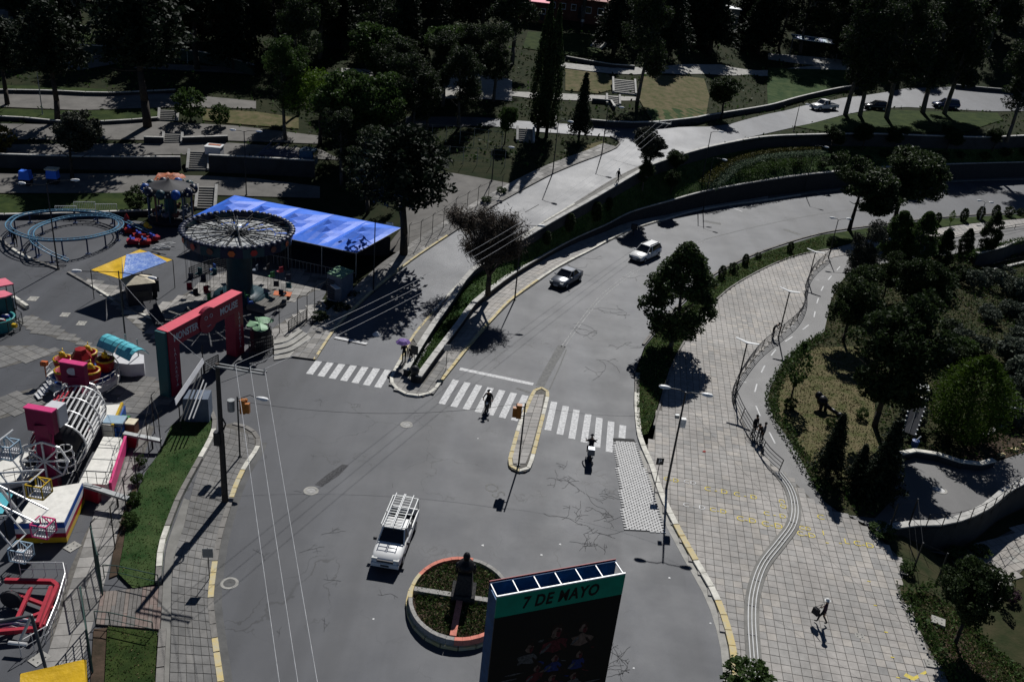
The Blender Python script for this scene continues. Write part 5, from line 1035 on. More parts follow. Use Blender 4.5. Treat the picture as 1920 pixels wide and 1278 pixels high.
for i in range(2, len(LW), 4): mb = MB(); q = LW[i]; mb.bar(offs(LW, -.27)[i]+Vector((0, 0, .06)), offs(LW, .27)[i]+Vector((0, 0, .06)), .05, .03); mb.build('clamp', 'rail_dark', t)
PR = resamp(PP([(1775, 454), (1840, 440), (1920, 427), (2060, 410)]), 2); t = thing('railing', 'double white rail along the promenade behind the dark oval tree', 'railing', PR[0])
for k in (.3, .6): mb = MB(); mb.path([q+Vector((0, 0, k)) for q in PR], .04, 4); mb.build('rail', 'rail_dark', t)
for q in PR[::2]: mb = MB(); mb.bar(q, q+Vector((0, 0, .7)), .05); mb.build('post', 'rail_dark', t)
# post-and-wire fences
def fence(label, pts, h, zf, mesh=True, bend=True, m='metal_dark', wires=4, step=None, r=.035):
    p = [Q(*q, zf) for q in pts] if step is None else resamp([Q(*q, zf) for q in pts], step); t = thing('fence', label, 'fence', p[0]); tops = []
    for q in p:
        mb = MB(); e = q+Vector((0, 0, h)); mb.tube(q-Vector((0, 0, .2)), e, r, r*.9, 5)
        if bend: mb.tube(e, e+Vector((.22, .12, .25)), r*.9, r*.7, 5)
        mb.build('post', m, t)
    for k in range(wires):
        z = .25+(h-.3)*k/(wires-1); mb = MB(); mb.path([q+Vector((0, 0, z)) for q in p], .009 if k < wires-1 else .018, 4); mb.build('wire', m, t)
    return t
fence('tall wire fence with bent post tips along the uphill pavement', [(766, 462), (788, 455), (810, 442), (831, 429), (853, 411), (875, 400), (895, 388), (915, 378), (940, 366)], 2.3, zB)
fence('rows of thin white poles around the fenced planting on the bank', [(784, 262), (810, 264), (836, 266), (862, 268), (888, 272), (914, 276), (940, 280)], 2.2, zB, bend=False, m='pole_light')
fence('second row of thin pale poles in the fenced planting nearer the open ground', [(790, 300), (816, 302), (842, 304), (868, 306), (894, 308), (920, 310), (946, 312)], 2.0, zB, bend=False, m='pole_light')
fence('tall leaning fence posts along the fairground verge', [(303, 850), (290, 812), (280, 856), (259, 926), (239, 975), (216, 1030), (181, 1062)], 3.0, z0, wires=3)
fence('tall fence posts between the swing carousel and the uphill pavement', [(505, 660), (524, 625), (558, 610), (576, 602), (590, 588), (612, 575)], 2.6, z0, wires=3)
fence('row of short posts on the curved retaining wall of the lower path', [(1735, 990), (1765, 989), (1793, 984), (1817, 978), (1841, 968), (1860, 957), (1876, 944), (1890, 932), (1904, 920), (1925, 908)], 1.15, lambda x, y: .3, bend=False, wires=3)
fence('thin fence along the far side of the promenade bank', [(1790, 478), (1830, 470), (1870, 462), (1920, 450), (1990, 440)], 1.5, z0, bend=False, wires=2)
fence('short fence on the white kerb wall in the scrub', [(1856, 512), (1880, 506), (1906, 500), (1932, 494)], 1.4, zD, bend=False, wires=2)
fence('leaning fence posts below the garden slope beside the sign board', [(1648, 760), (1662, 752), (1680, 748), (1695, 770)], 2.0, z0, bend=False, wires=2)
fence('dark leaning posts with wires at the gate of the lower garden', [(1665, 1000), (1702, 990), (1710, 1075), (1755, 1095)], 2.4, z0, bend=False, wires=3, r=.06)
# lattice gates on the left
def gate(label, a, b, h, bars, m='fence_green', diag=False):
    A, B = P(*a), P(*b); t = thing('gate', label, 'gate', A); U = Vector((0, 0, 1)); mb = MB(); mb.bar(A+U*.1, B+U*.1, .05); mb.bar(A+U*h, B+U*h, .05); mb.bar(A, A+U*h, .07); mb.bar(B, B+U*h, .07); mb.build('gate_frame', m, t)
    for i in range(1, bars): mb = MB(); q = A.lerp(B, i/bars); mb.bar(q+U*.1, q+U*h, .03, .05); mb.build('gate_bar', m, t)
    for k in range(1, 5): mb = MB(); z = h*k/5; mb.bar(A+U*z, B+U*z, .04, .03); mb.build('gate_rail', m, t)
    return t
gate('open green lattice gate leaf at the top of the plank ramp', (180, 1062), (193, 1118), 2.8, 12); gate('open green lattice gate leaf below the plank ramp', (162, 1180), (174, 1262), 2.8, 12)
def bgate(label, pts, h, n, m='metal_dark'):
    for a, b in zip(pts, pts[1:]):
        gate(label, a, b, h, n, m)
# plank ramp and its handrails
A, B, Cc, D = P(190, 1112), P(306, 1100), P(300, 1182), P(180, 1172); t = thing('plank_ramp', 'ramp of worn brownish planks leading from the pavement to the fairground gate', 'ramp', A)
mat('plank_a', (.2, .17, .15), .85, .2, 3, bump=.3); mat('plank_b', (.16, .15, .14), .85, .2, 3, bump=.3); mat('plank_c', (.21, .16, .14), .85, .2, 3, bump=.3); N = 15
for i in range(N):
    u, v = i/N+.004, (i+1)/N-.004; q = [A.lerp(B, u), A.lerp(B, v), D.lerp(Cc, v), D.lerp(Cc, u)]
    for k in range(2):
        s0, s1 = (0, .5+rnd.uniform(-.2, .2)) if k == 0 else (s1+.006, 1); w_ = [q[0].lerp(q[3], s0), q[1].lerp(q[2], s0), q[1].lerp(q[2], s1), q[0].lerp(q[3], s1)]; mb = MB(); z = .12+rnd.uniform(-.006, .006); mb.prism([(p_.x, p_.y) for p_ in w_], .0, z); mb.build('plank', rnd.choice(('plank_a', 'plank_b', 'plank_c')), t)
def handrail(label, pts, h, m='fence_green', mids=1):
    p = PP(pts); t = thing('handrail', label, 'handrail', p[0]); U = Vector((0, 0, h)); mb = MB(); mb.path([q+U for q in p], .028, 6); mb.build('top_rail', m, t)
    for k in range(mids): mb = MB(); mb.path([q+U*(k+1)/(mids+1) for q in p], .02, 5); mb.build('mid_rail', m, t)
    for q in p: mb = MB(); mb.tube(q, q+U, .026, n=6); mb.build('post', m, t)
handrail('upper green handrail of the plank ramp', [(196, 1084), (222, 1086), (298, 1103)], .95, mids=1); handrail('lower green handrail of the plank ramp', [(180, 1172), (207, 1174), (288, 1192)], .95, mids=1)
# traffic island, planter end, roundabout
ISL = [(1000, 733), (1012, 728), (1024, 730), (1030, 740), (1026, 762), (1018, 795), (1008, 835), (998, 872), (990, 884), (974, 887), (957, 880), (952, 866), (958, 842), (970, 800), (984, 765)]
isl = resamp(PP(ISL), .5, True); struct(drape('traffic_island', isl, z0, .12, 'joint', 1)); kerb(PP(ISL), .28, .17, z0, [Ky, Kw, Ky], .95, closed=True, side=1)
A = resamp_n(PP([(1000, 742), (984, 775), (970, 815), (960, 850), (962, 872)]), 14); B = resamp_n(PP([(1020, 742), (1014, 775), (1004, 815), (994, 850), (985, 872)]), 14); ip = bpy.data.objects['traffic_island']; paving(ip, ribbon(A, B, 2, .5), lambda x, y: .12, .03, ['paver_0', 'paver_1', 'grey_paver_2'], 60, pk(3))
p = P(777, 715, .1); t = thing('bollard_urn', 'round black bollard at the tip of the median planter', 'bollard', p); mb = MB(); mb.lathe(p, [(.3, 0), (.3, .5), (.36, .55), (.2, .62)], 12); mb.build('base', 'sign_dark', t, True); mb = MB(); mb.ell(p+Vector((0, 0, 1.0)), (.36, .36, .42), 12, 8); mb.build('bowl', 'sign_dark', t, True)
# roundabout planter
mat('wall_pink', (.62, .22, .16), .85, .15, 3, bump=.15); mat('cell_white', (.3, .29, .27), .85, .25, 6)
RC = P(862, 1132); RX, RY = 2.95, 3.45
def el(k, a): return Vector((RC.x+RX*k*math.cos(a), RC.y+RY*k*math.sin(a), 0))
t = thing('roundabout', 'round raised planter with pink, yellow and grey walls in the middle of the junction', 'planter', RC)
struct(kerb([el(1.0, i/36*6.283) for i in range(36)], .25, .2, z0, [Ky, Ky, Ky], .95, closed=True, side=-1, name='kerb'))
N = 40
for i in range(N):
    a, b = 6.283*i/N, 6.283*(i+1)/N-.004; am = (a+b)/2; g_ = math.degrees(am) % 360; m_ = 'wall_pink' if 85 < g_ < 150 or 270 < g_ < 345 else 'kerb_yellow' if 150 <= g_ < 185 else 'cell_white'
    mb = MB(); q = [el(.955, a), el(.955, b), el(.885, b), el(.885, a)]; mb.prism([(v.x, v.y) for v in q], 0, .58+rnd.uniform(-.01, .01)); mb.build('wall_block', m_, t)
for a, m_, L in ((PIv*.98, 'cell_white', 1), (-.06, 'cell_white', 1), (-PIv/2-.04, 'wall_pink', 1)): mb = MB(); e = el(.87, a); mb.bar(Vector((RC.x, RC.y, .31)), Vector((e.x, e.y, .31)), .34, .62); mb.build('radial_wall', m_, t)
mb = MB(); mb.prism([(el(.865, 6.283*i/30).x, el(.865, 6.283*i/30).y) for i in range(30)], 0, .34); mb.build('soil', 'soil', t)
cover_leaves('undergrowth', [el(.84, 6.283*i/30) for i in range(30)], lambda x, y: .34, 7500, .16, ('grass_blade', 'straw', 'leaf_dark', 'leaf_mid'), .28, 21)
p = Vector((RC.x+.15, RC.y+.25, .3)); t = thing('statue', 'dark bust on a tall tapering plinth in the middle of the roundabout', 'statue', p); mb = MB(); mb.box(p+Vector((0, 0, .25)), (1.3, 1.3, .6)); mb.box(p+Vector((0, 0, 1.15)), (.95, .95, 1.3), top=.8); mb.build('plinth', 'stone_dark', t)
mb = MB(); b_ = p+Vector((0, 0, 1.8)); mb.lathe(b_, [(.25, 0), (.42, .15), (.5, .4), (.4, .62), (.15, .72), (.14, .82)], 12); mb.ell(b_+Vector((0, 0, 1.02)), (.2, .23, .26), 10, 8); mb.ell(b_+Vector((0, .22, 1.0)), (.05, .06, .07), 6, 4); mb.build('bust', 'bronze', t, True)
for s in (-1, 1): mb = MB(); mb.tube(b_+Vector((s*.42, 0, .5)), b_+Vector((s*.5, .1, -.1)), .13, .09, 8); mb.build('arm', 'bronze', t, True)
# billboard
mat('board_green', (.0, .26, .16), .5, .1, 2); mat('board_black', (.004, .004, .008), .5); mat('board_blue', (.012, .08, .2), .6, .3, 2); mat('board_red', (.3, .01, .02), .5); mat('fig_skin', (.15, .09, .07), .6, .5, 6); mat('fig_red', (.09, .012, .018), .6, .5, 8); mat('fig_blue', (.012, .025, .12), .6, .6, 8); mat('fig_grey', (.09, .08, .08), .6, .6, 9); mat('fig_cyan', (.03, .25, .36), .6, .5, 8); mat('fig_hair', (.02, .008, .008), .6)
ZT = 12.4; TL, TR = P(932, 1120, ZT), P(1173, 1076, ZT); ex = (TR-TL); BW = ex.length; ex.normalize(); ey = Vector((-ex.y, ex.x, 0)); t = thing('billboard', 'tall double-sided billboard with a green band reading 7 DE MAYO above a dark poster', 'billboard', Vector(((TL.x+TR.x)/2, (TL.y+TR.y)/2, 0))); BH = 8.6
def bp(u, v, d=0.): return TL+ex*(u*BW)-Vector((0, 0, v*BH))+ey*d
def panel(name, d0, d1, u0, u1, v0, v1, m_, par=t):
    mb = MB(); q = [bp(u0, v1, d0), bp(u1, v1, d0), bp(u1, v0, d0), bp(u0, v0, d0), bp(u0, v1, d1), bp(u1, v1, d1), bp(u1, v0, d1), bp(u0, v0, d1)]; mb.add(q, [(0, 1, 2, 3), (7, 6, 5, 4), (0, 4, 5, 1), (1, 5, 6, 2), (2, 6, 7, 3), (3, 7, 4, 0)]); return mb.build(name, m_, par)
fr = panel('front_panel', 0, .06, 0, 1, .115, 1, 'board_black'); band = panel('title_band', -.004, .06, 0, 1, 0, .113, 'board_green'); panel('lining', .064, .076, .01, .99, .004, .99, 'board_blue'); panel('back_panel', .78, .84, 0, 1, 0, 1, 'board_blue'); panel('back_edge', .845, .875, 0, 1, -.006, .02, 'board_red'); panel('side_panel', .062, .778, 0, .008, .02, 1, 'board_blue')
for k in range(7): mb = MB(); u = k/6*.985+.006; mb.bar(bp(u, .004, .0), bp(u, .004, .84), .035, .04); mb.build('strut', 'lamp_white', t)
mb = MB(); mb.bar(bp(0, -.004, .02), bp(1, -.004, .02), .05, .06); mb.build('top_rail', 'lamp_white', t)
mtx = frame_mtx(bp(.5, .058, -.012), ex, -ey); sh = Matrix.Identity(4); sh[0][1] = .12; put_text('title', '7 DE MAYO', .74, mtx @ sh @ Matrix.Diagonal((.74, 1, 1, 1)), 'board_black', band, .004, 1.12, .02)
for s in (.3, .7): mb = MB(); q = bp(s, 1, .42); mb.tube(Vector((q.x, q.y, -.2)), Vector((q.x, q.y, ZT-BH+.4)), .2, .2, 10); mb.build('mast', 'metal_dark', t)
gq = random.Random(4)
def blob(u, v, ru, rv, m_, d, n=12, sk=0):
    mb = MB(); jj = [gq.uniform(.72, 1.2) for _ in range(n)]; vs = [bp(u+ru*jj[i]*math.cos(6.283*i/n)+sk*rv*math.sin(6.283*i/n), v-rv*jj[i]*math.sin(6.283*i/n)*BW/BH, d) for i in range(n)]; mb.add(vs, [tuple(range(n))]); mb.build('poster_figure', m_, fr)
gq = random.Random(4)                                                  # generic dim group of people, printed flat on the poster
for u, v, s, sh_ in ((.5, .26, 1.5, 'fig_red'), (.3, .33, 1.15, 'fig_grey'), (.72, .27, 1.2, 'fig_skin'), (.52, .42, 1.0, 'fig_blue'), (.72, .43, 1.05, 'fig_blue'), (.38, .46, 1.0, 'fig_red'), (.52, .54, 1.05, 'fig_red'), (.3, .56, 1., 'fig_grey'), (.7, .56, 1., 'fig_grey'), (.5, .66, 1.1, 'fig_cyan'), (.3, .7, 1., 'fig_blue'), (.68, .72, 1., 'fig_red')):
    k = -.003-.0006*gq.randint(0, 3); blob(u, v+.055*s, .075*s, .05*s, sh_, k-.0012); blob(u+.005, v-.004*s, .036*s, .046*s, 'fig_hair', k-.002); blob(u+.004, v+.004*s, .027*s, .036*s, 'fig_skin', k-.0035); blob(u+.014*s, v+.008*s, .014*s, .03*s, 'fig_red', k-.0042); blob(u+.002*s, v+.024*s, .01*s, .005*s, 'fig_hair', k-.005); blob(u-.045*s, v+.06*s, .016*s, .03*s, 'fig_grey', k-.0024, 7, .8); blob(u+.05*s, v+.07*s, .012*s, .035*s, 'fig_hair', k-.0024, 7, -.6); blob(u+.012*s, v, .012*s, .006*s, 'fig_hair', k-.005)
for i in range(90): blob(.5+gq.gauss(0, .17), .62+gq.gauss(0, .15), gq.uniform(.008, .03), gq.uniform(.006, .03), gq.choice(('fig_red', 'fig_blue', 'fig_grey', 'fig_hair', 'fig_skin', 'fig_hair', 'fig_blue')), -.0012-.0001*i/90-(.0011 if i % 3 == 0 else 0), 6, gq.uniform(-2, 2))
for u, v, a in ((.14, .5, .5), (.2, .47, -.9), (.85, .62, -.5), (.12, .72, .7), (.8, .7, .3)): blob(u, v, .09, .008, 'fig_grey', -.0095, 10, a*2)
# garden sign board (sloping dark panel on a frame), statue on the lawn, white bench frames
def framebox(c, sx, sy, h, ang, label):
    t = thing('bench_frame', label, 'frame', c); ca, sa = math.cos(ang), math.sin(ang)
    cs = [Vector((c.x+x*ca-y*sa, c.y+x*sa+y*ca, c.z)) for x, y in ((-sx, -sy), (sx, -sy), (sx, sy), (-sx, sy))]; U = Vector((0, 0, h)); mb = MB()
    for i in range(4): mb.bar(cs[i]+U, cs[(i+1) % 4]+U, .07)
    mb.build('top_frame', 'lamp_white', t)
    for q in cs: mb = MB(); mb.bar(q-Vector((0, 0, .2)), q+U, .05); mb.build('leg', 'lamp_white', t)
    return t
for px, lb in (((1676, 672), 'white open frame on the scrub near the garden tree'), ((1700, 600), 'white open frame highest on the scrub slope'), ((1729, 620), 'white open frame beside another high on the scrub'), ((1744, 660), 'white open frame behind the feathery conifer, left of two'), ((1762, 650), 'white open frame behind the feathery conifer, right of two'), ((1700, 740), 'white open frame at the upper end of the dark board, left of two'), ((1728, 738), 'white open frame at the upper end of the dark board, right of two'), ((1896, 722), 'white open frame near the grey-green shrub at right')): framebox(Q(*px, zD), .35, .22, .8, -.4, lb)
mat('board_dark', (.09, .092, .1), .5, .2, 2); A = [P(1692, 808, .6), P(1716, 817, .6), P(1740, 750, 2.6), P(1710, 741, 2.6)]; t = thing('sloping_board', 'sloping dark panel with white clips and pale rails beside the garden', 'board', P(1716, 800)); mb = MB(); n_ = (A[1]-A[0]).cross(A[3]-A[0]).normalized()*.05; mb.add(A+[q+n_ for q in A], [(3, 2, 1, 0), (4, 5, 6, 7), (0, 1, 5, 4), (1, 2, 6, 5), (2, 3, 7, 6), (3, 0, 4, 7)]); mb.build('panel', 'board_dark', t)
for k in range(8):
    for a, b in ((A[0], A[3]), (A[1], A[2])): mb = MB(); mb.box(a.lerp(b, (k+.3)/8)+n_*1.3, (.11, .11, .08)); mb.build('clip', 'lamp_white', t)
mb = MB(); mb.bar((A[0]+A[1])/2+n_*1.4, (A[3]+A[2])/2+n_*1.4, .05, .03); mb.build('seam', 'sign_back', t)
for e0, e1 in ((A[3], A[2]), (A[3]+Vector((.1, .8, .4)), A[2]+Vector((.3, .8, .4)))): mb = MB(); mb.bar(e0+n_*2, e1+n_*2, .1, .08); mb.build('top_rail', 'lamp_white', t)
for q in A: mb = MB(); mb.tube((q.x, q.y, -.2), q, .05, n=6); mb.build('leg', 'metal_dark', t)
p = P(1553, 775); t = thing('sculpture', 'dark bronze-like sculpture on the dry garden lawn', 'sculpture', p); mb = MB(); mb.ell(p+Vector((-.55, .5, .85)), (.45, .5, .45), 10, 7); mb.ell(p+Vector((-.8, .85, 1.1)), (.32, .32, .35), 10, 7); mb.build('body', 'bronze', t, True)
mb = MB(); mb.path([p+Vector((-.4, .3, .7)), p+Vector((.1, 0, .45)), p+Vector((.65, -.4, .25))], .16, 8); mb.ell(p+Vector((.75, -.5, .25)), (.3, .3, .22), 8, 6); mb.build('tail', 'bronze', t, True)
for x, y in ((-.6, .25), (-.2, .3)): mb = MB(); mb.tube(p+Vector((x, y, -.05)), p+Vector((x, y+.1, .7)), .12, .17, 7); mb.build('leg', 'bronze', t, True)
p = P(1905, 775, 0); t = thing('slide_shelter', 'white slatted bench structure at the right edge above the dry bank', 'shelter', p); d = (P(1910, 750)-P(1878, 780)).normalized(); s = Vector((d.y, -d.x, 0)); c = P(1880, 779, .9); mb = MB(); q = [c-s*.25, c+s*.45, c+s*.45+d*2.4, c-s*.25+d*2.4]; mb.prism([(v.x, v.y) for v in q], .85, .95); mb.build('white_panel', 'lamp_white', t)
for k in range(9): mb = MB(); a = c+d*(.9+.27*k)+s*.3; mb.bar(Vector((a.x, a.y, 1.0+.02*k)), Vector((a.x+s.x*2.8, a.y+s.y*2.8, 1.0+.02*k)), .09, .04); mb.build('slat', 'lamp_white', t)
for q in (q[0], q[1], q[2], q[3]): mb = MB(); mb.tube((q.x, q.y, -.2), (q.x, q.y, .9), .05); mb.build('leg', 'metal_dark', t)
for i, px in enumerate(((1876, 856), (1900, 846), (1921, 836))):
    c = P(*px); t = thing('kerb_block', ['nearest', 'middle', 'farthest'][i]+' of three yellow blocks along the edge of the lower path', 'block', c); mb = MB(); mb.box(c+Vector((0, 0, .12)), (.62, .3, .28), .45); mb.build('block', 'kerb_yellow', t)
p = P(1682, 838, .1); t = thing('bin', 'blue-grey bin beside the cream-topped low wall', 'bin', P(1712, 842)); c = P(1712, 842); mb = MB(); mb.lathe(c, [(.22, 0), (.28, .8), (.1, .85)], 10); mb.build('drum', 'sign_blue', t); mb = MB(); mb.tube(c+Vector((0, 0, .8)), c+Vector((.3, .05, 1.2)), .05); mb.build('handle', 'lamp_white', t)
c = P(1187, 440, .1); t = thing('litter_bin', 'dark litter bin on a post at the edge of the lower road pavement', 'bin', c); mb = MB(); mb.box(c+Vector((0, 0, 1.0)), (.7, .5, .6)); mb.build('hopper', 'sign_dark', t); mb = MB(); mb.tube(c, c+Vector((0, 0, .75)), .06); mb.build('post', 'sign_dark', t)
c = P(1320, 846, .1); t = thing('litter', 'small red scrap lying on the plaza paving', 'litter', c); mb = MB(); mb.add([c+Vector((-.15, -.08, .01)), c+Vector((.1, -.1, .02)), c+Vector((.14, .08, .05)), c+Vector((-.02, .12, .02))], [(0, 1, 2, 3)]); mb.build('scrap', 'cloth_red', t)
c = Q(706, 628); t = thing('traffic_cone', 'small white cone-shaped marker on the uphill road', 'marker', c); mb = MB(); mb.lathe(c+Vector((0, 0, .02)), [(.38, 0), (.36, .06), (.12, .3), (.02, .34)], 8); mb.build('cone', 'lamp_white', t)
# ================================================================ vehicles (built facing +x, then turned)
def wheel(t, x, y, r=.32, wd=.2):
    w_ = MB(); w_.tube((x, y-wd/2, r), (x, y+wd/2, r), r, n=16); ty = w_.build('wheel', 'rubber', t, True); s = 1 if y > 0 else -1
    mb = MB(); mb.tube((x, y+s*(wd/2-.02), r), (x, y+s*(wd/2+.012), r), r*.62, r*.55, 12); mb.build('rim', 'silver', ty)
def loft(secs, ring):
    """secs: list of x-stations, ring(i) -> list of (y, z) half outline from bottom centre side up to roof; mirrored"""
    mb = MB(); vs = []; n = None
    for i, x in enumerate(secs):
        h = ring(i); r = [(x, y, z) for y, z in h]+[(x, -y, z) for y, z in h[::-1]]; n = len(r); vs += r
    fs = []
    for i in range(len(secs)-1):
        for k in range(n-1): fs.append((i*n+k, i*n+k+1, (i+1)*n+k+1, (i+1)*n+k))
        fs.append((i*n+n-1, i*n, (i+1)*n, (i+1)*n+n-1))
    fs += [tuple(range(n-1, -1, -1)), tuple((len(secs)-1)*n+k for k in range(n))]
    mb.add(vs, [f[::-1] for f in fs]); return mb
def car(label, loc, rz, paint, L=4.4, W=1.74, H=1.45, kind='sedan', rails=False, cat='car', group=None):
    t = thing('parked_car' if group else 'car', label, cat, (0, 0, 0), 0, group); a = L/2; b = .32
    #          x      w     bot   belt/hood z
    st = [(a, .62, .42, .62), (a-.12, .8, .26, .72), (a-.7, .86, .2, .84), (a-1.25, .87, .2, .92), (.25, .87, .2, .94), (-.9, .87, .2, .96), (-a+.75, .86, .2, .98 if kind != 'wagon' else .98), (-a+.12, .8, .28, .96), (-a, .66, .42, .78)]
    k = W/1.74
    bd = loft([s[0] for s in st], lambda i: [(st[i][1]*.82*k, st[i][2]), (st[i][1]*k, st[i][2]+.14), (st[i][1]*k, (st[i][2]+st[i][3])/2), (st[i][1]*.985*k, st[i][3]-.06), (st[i][1]*.86*k, st[i][3]+.012)]); bo = bd.build('body', paint, t, True)
    wx0, wx1 = a-1.3, a-2.05                                            # windscreen base, top
    rb, rt = (-a+.85, -a+1.5) if kind == 'sedan' else (-a+.1, -a+.45)
    zc, zr = .93, H; wb, wr = .8*k, .6*k
    B = [(wx0, wb*.92), (.0, wb), (rb, wb*.9)]; T_ = [(wx1, wr), (.0-.1, wr*1.03), (rt, wr*.94)]
    mb = MB(); vs = [(x, y, zc) for x, y in B]+[(x, y, zr) for x, y in T_]+[(x, -y, zc) for x, y in B]+[(x, -y, zr) for x, y in T_]
    mb.add(vs, [(0, 1, 4, 3), (1, 2, 5, 4), (7, 6, 9, 10), (8, 7, 10, 11), (6, 0, 3, 9), (2, 8, 11, 5)]); mb.build('windows', 'glass_dark', t)
    mb = MB(); q = [(x, y) for x, y in T_]+[(x, -y) for x, y in T_[::-1]]; e = [(x+(.06 if x > 0 else -.04), y*1.03) for x, y in q]; mb.prism(e, zr-.02, zr+.02); n0 = len(mb.v); mb.prism([(x*.96, y*.85) for x, y in e], zr+.02, zr+.05); mb.build('roof', paint, t)
    for y in (-1, 1):
        for (x0, w0), (x1, w1) in (((wx0, wb*.93), (wx1, wr*1.0)), ((rb, wb*.92), (rt, wr*.95)), ((.0, wb*1.005), (-.1, wr*1.035))): mb = MB(); mb.bar((x0, y*w0, zc), (x1, y*w1, zr), .07, .05); mb.build('pillar', paint, t)
        mb = MB(); mb.box((wx0-.15, y*(wb+.14), 1.0), (.12, .18, .13)); mb.build('mirror', paint, t)
        mb = MB(); mb.box((a-.1, y*.6*k, .66), (.2, .34, .13)); mb.build('headlight', 'lens', t); mb = MB(); mb.box((-a+.07, y*.62*k, .8), (.14, .26, .16)); mb.build('tail_light', 'lens_red', t)
        for x in (a-.82, -a+.85): wheel(t, x, y*(.8*k), .31)
        mb = MB(); mb.box((.2, y*.868*k, .62), (.02, .012, .5)); mb.box((-.85, y*.868*k, .62), (.02, .012, .5)); stuff(mb.build('door_seams', 'plastic_grey', t)); 
        for x in (.0, -1.0): mb = MB(); mb.box((x, y*.878*k, .82), (.2, .025, .035)); mb.build('handle', 'plastic_grey', t)
        if rails: mb = MB(); mb.bar((wx1-.1, y*wr*.85, zr+.1), (rt+.1, y*wr*.85, zr+.1), .05); mb.build('roof_rail', 'plastic_grey', t)
    mb = MB(); mb.box((a-.03, 0, .45), (.14, 1.3*k, .16)); mb.build('grille', 'plastic_grey', t); mb = MB(); mb.box((a+.02, 0, .4), (.06, .5, .12)); mb.build('plate', 'lamp_white', t); mb = MB(); mb.box((-a+.0, 0, .62), (.04, .5, .12)); mb.build('plate', 'lamp_white', t)
    t.location = loc; t.rotation_euler = (0, 0, rz); return t
def heading(f, b, zf=z0):
    A, B = Q(*f, zf), Q(*b, zf); d = A-B; return (A+B)/2, math.atan2(d.y, d.x)
c, h = heading((1046, 540), (1083, 519), z0); car('grey four-door saloon driving down the lower road nearer the crossing', P(1061, 530), h, 'car_grey')
c, h2_ = heading((1190, 492), (1231, 474), z0); car('white estate car with roof rails driving down the curving lower road', P(1209, 483), h2_, 'car_white', 4.6, 1.78, 1.55, 'wagon', True)
def pickup(label, loc, rz, paint, ladders=True, z=0, group=None):
    t = thing('pickup_truck', label, 'pickup truck', (0, 0, 0), 0, group); W = .9
    st = [(2.62, .7, .5, .78), (2.5, .86, .38, .9), (2.0, .9, .34, 1.0), (1.25, .91, .34, 1.08), (-.55, .91, .34, 1.08), (-.6, .91, .34, 1.08)]
    loft([s[0] for s in st], lambda i: [(st[i][1]*.85, st[i][2]), (st[i][1], st[i][2]+.12), (st[i][1], st[i][3]-.2), (st[i][1]*.985, st[i][3]-.07), (st[i][1]*.84, st[i][3]+.02)]).build('body', paint, t, True)
    mb = MB(); B = [(1.2, .8), (.2, .84), (-.52, .82)]; T_ = [(.55, .66), (.1, .68), (-.45, .67)]; zc, zr = 1.07, 1.72; vs = [(x, y, zc) for x, y in B]+[(x, y, zr) for x, y in T_]+[(x, -y, zc) for x, y in B]+[(x, -y, zr) for x, y in T_]
    mb.add(vs, [(0, 1, 4, 3), (1, 2, 5, 4), (7, 6, 9, 10), (8, 7, 10, 11), (6, 0, 3, 9), (2, 8, 11, 5)]); mb.build('windows', 'glass_dark', t)
    mb = MB(); mb.prism([(.6, -.67), (.6, .67), (.1, .7), (-.48, .69), (-.48, -.69), (.1, -.7)], zr-.01, zr+.05); mb.build('roof', paint, t)
    for y in (-1, 1):
        for a, b in (((1.2, .81), (.56, .66)), ((.2, .845), (.1, .69)), ((-.52, .82), (-.45, .68))): mb = MB(); mb.bar((a[0], y*a[1], zc), (b[0], y*b[1], zr), .08, .06); mb.build('pillar', paint, t)
        mb = MB(); mb.box((1.05, y*1.03, 1.15), (.14, .2, .2)); mb.build('mirror', 'plastic_grey', t); mb = MB(); mb.box((2.5, y*.66, .82), (.22, .34, .2)); mb.build('headlight', 'lens', t); mb = MB(); mb.box((-2.56, y*.8, .85), (.06, .14, .3)); mb.build('tail_light', 'lens_red', t)
        for x in (1.72, -1.6): wheel(t, x, y*.8, .38, .26)
        mb = MB(); mb.box((-1.58, y*.87, .8), (1.96, .07, .56)); mb.build('bed_side', paint, t); mb = MB(); mb.box((.35, y*.918, .95), (.22, .02, .04)); mb.build('handle', 'plastic_grey', t)
    mb = MB(); mb.box((-1.58, 0, .56), (1.96, 1.66, .08)); mb.build('bed_floor', 'plastic_grey', t); mb = MB(); mb.box((-2.54, 0, .8), (.07, 1.66, .56)); mb.build('tailgate', paint, t); mb = MB(); mb.box((-2.68, 0, .5), (.2, 1.5, .14)); mb.build('rear_bumper', 'plastic_grey', t)
    mb = MB(); mb.box((2.6, 0, .5), (.16, 1.7, .26)); mb.build('front_bumper', paint, t); mb = MB(); mb.box((2.62, 0, .78), (.1, 1.0, .14)); mb.build('grille', 'plastic_grey', t); mb = MB(); mb.box((2.69, 0, .5), (.03, .5, .12)); mb.build('plate', 'plastic_grey', t)
    if ladders:
        mb = MB(); P_ = [(-.7, 1.95), (-2.5, 1.9)]
        for x, zt in P_:
            for y in (-1, 1): mb = MB(); mb.bar((x, y*.85, 1.05), (x, y*.8, zt), .05); mb.build('rack_post', 'pole_light', t)
            mb = MB(); mb.bar((x, -.82, zt), (x, .82, zt), .05); mb.build('rack_bar', 'pole_light', t)
        for y in (-1, 1): mb = MB(); mb.bar((.55, y*.8, 1.88), (-2.5, y*.81, 1.92), .05); mb.build('rack_rail', 'pole_light', t)
        mb = MB(); mb.bar((.55, -.8, 1.85), (.55, .8, 1.85), .05); mb.build('rack_bar', 'pole_light', t)
        for y in (-.6, -.2): mb = MB(); mb.box((-1.2-y, .5, .78), (.5, .4, .4)); mb.build('load', 'cloth_white', t)
    t.location = loc; t.rotation_euler = (0, 0, rz)
    return t
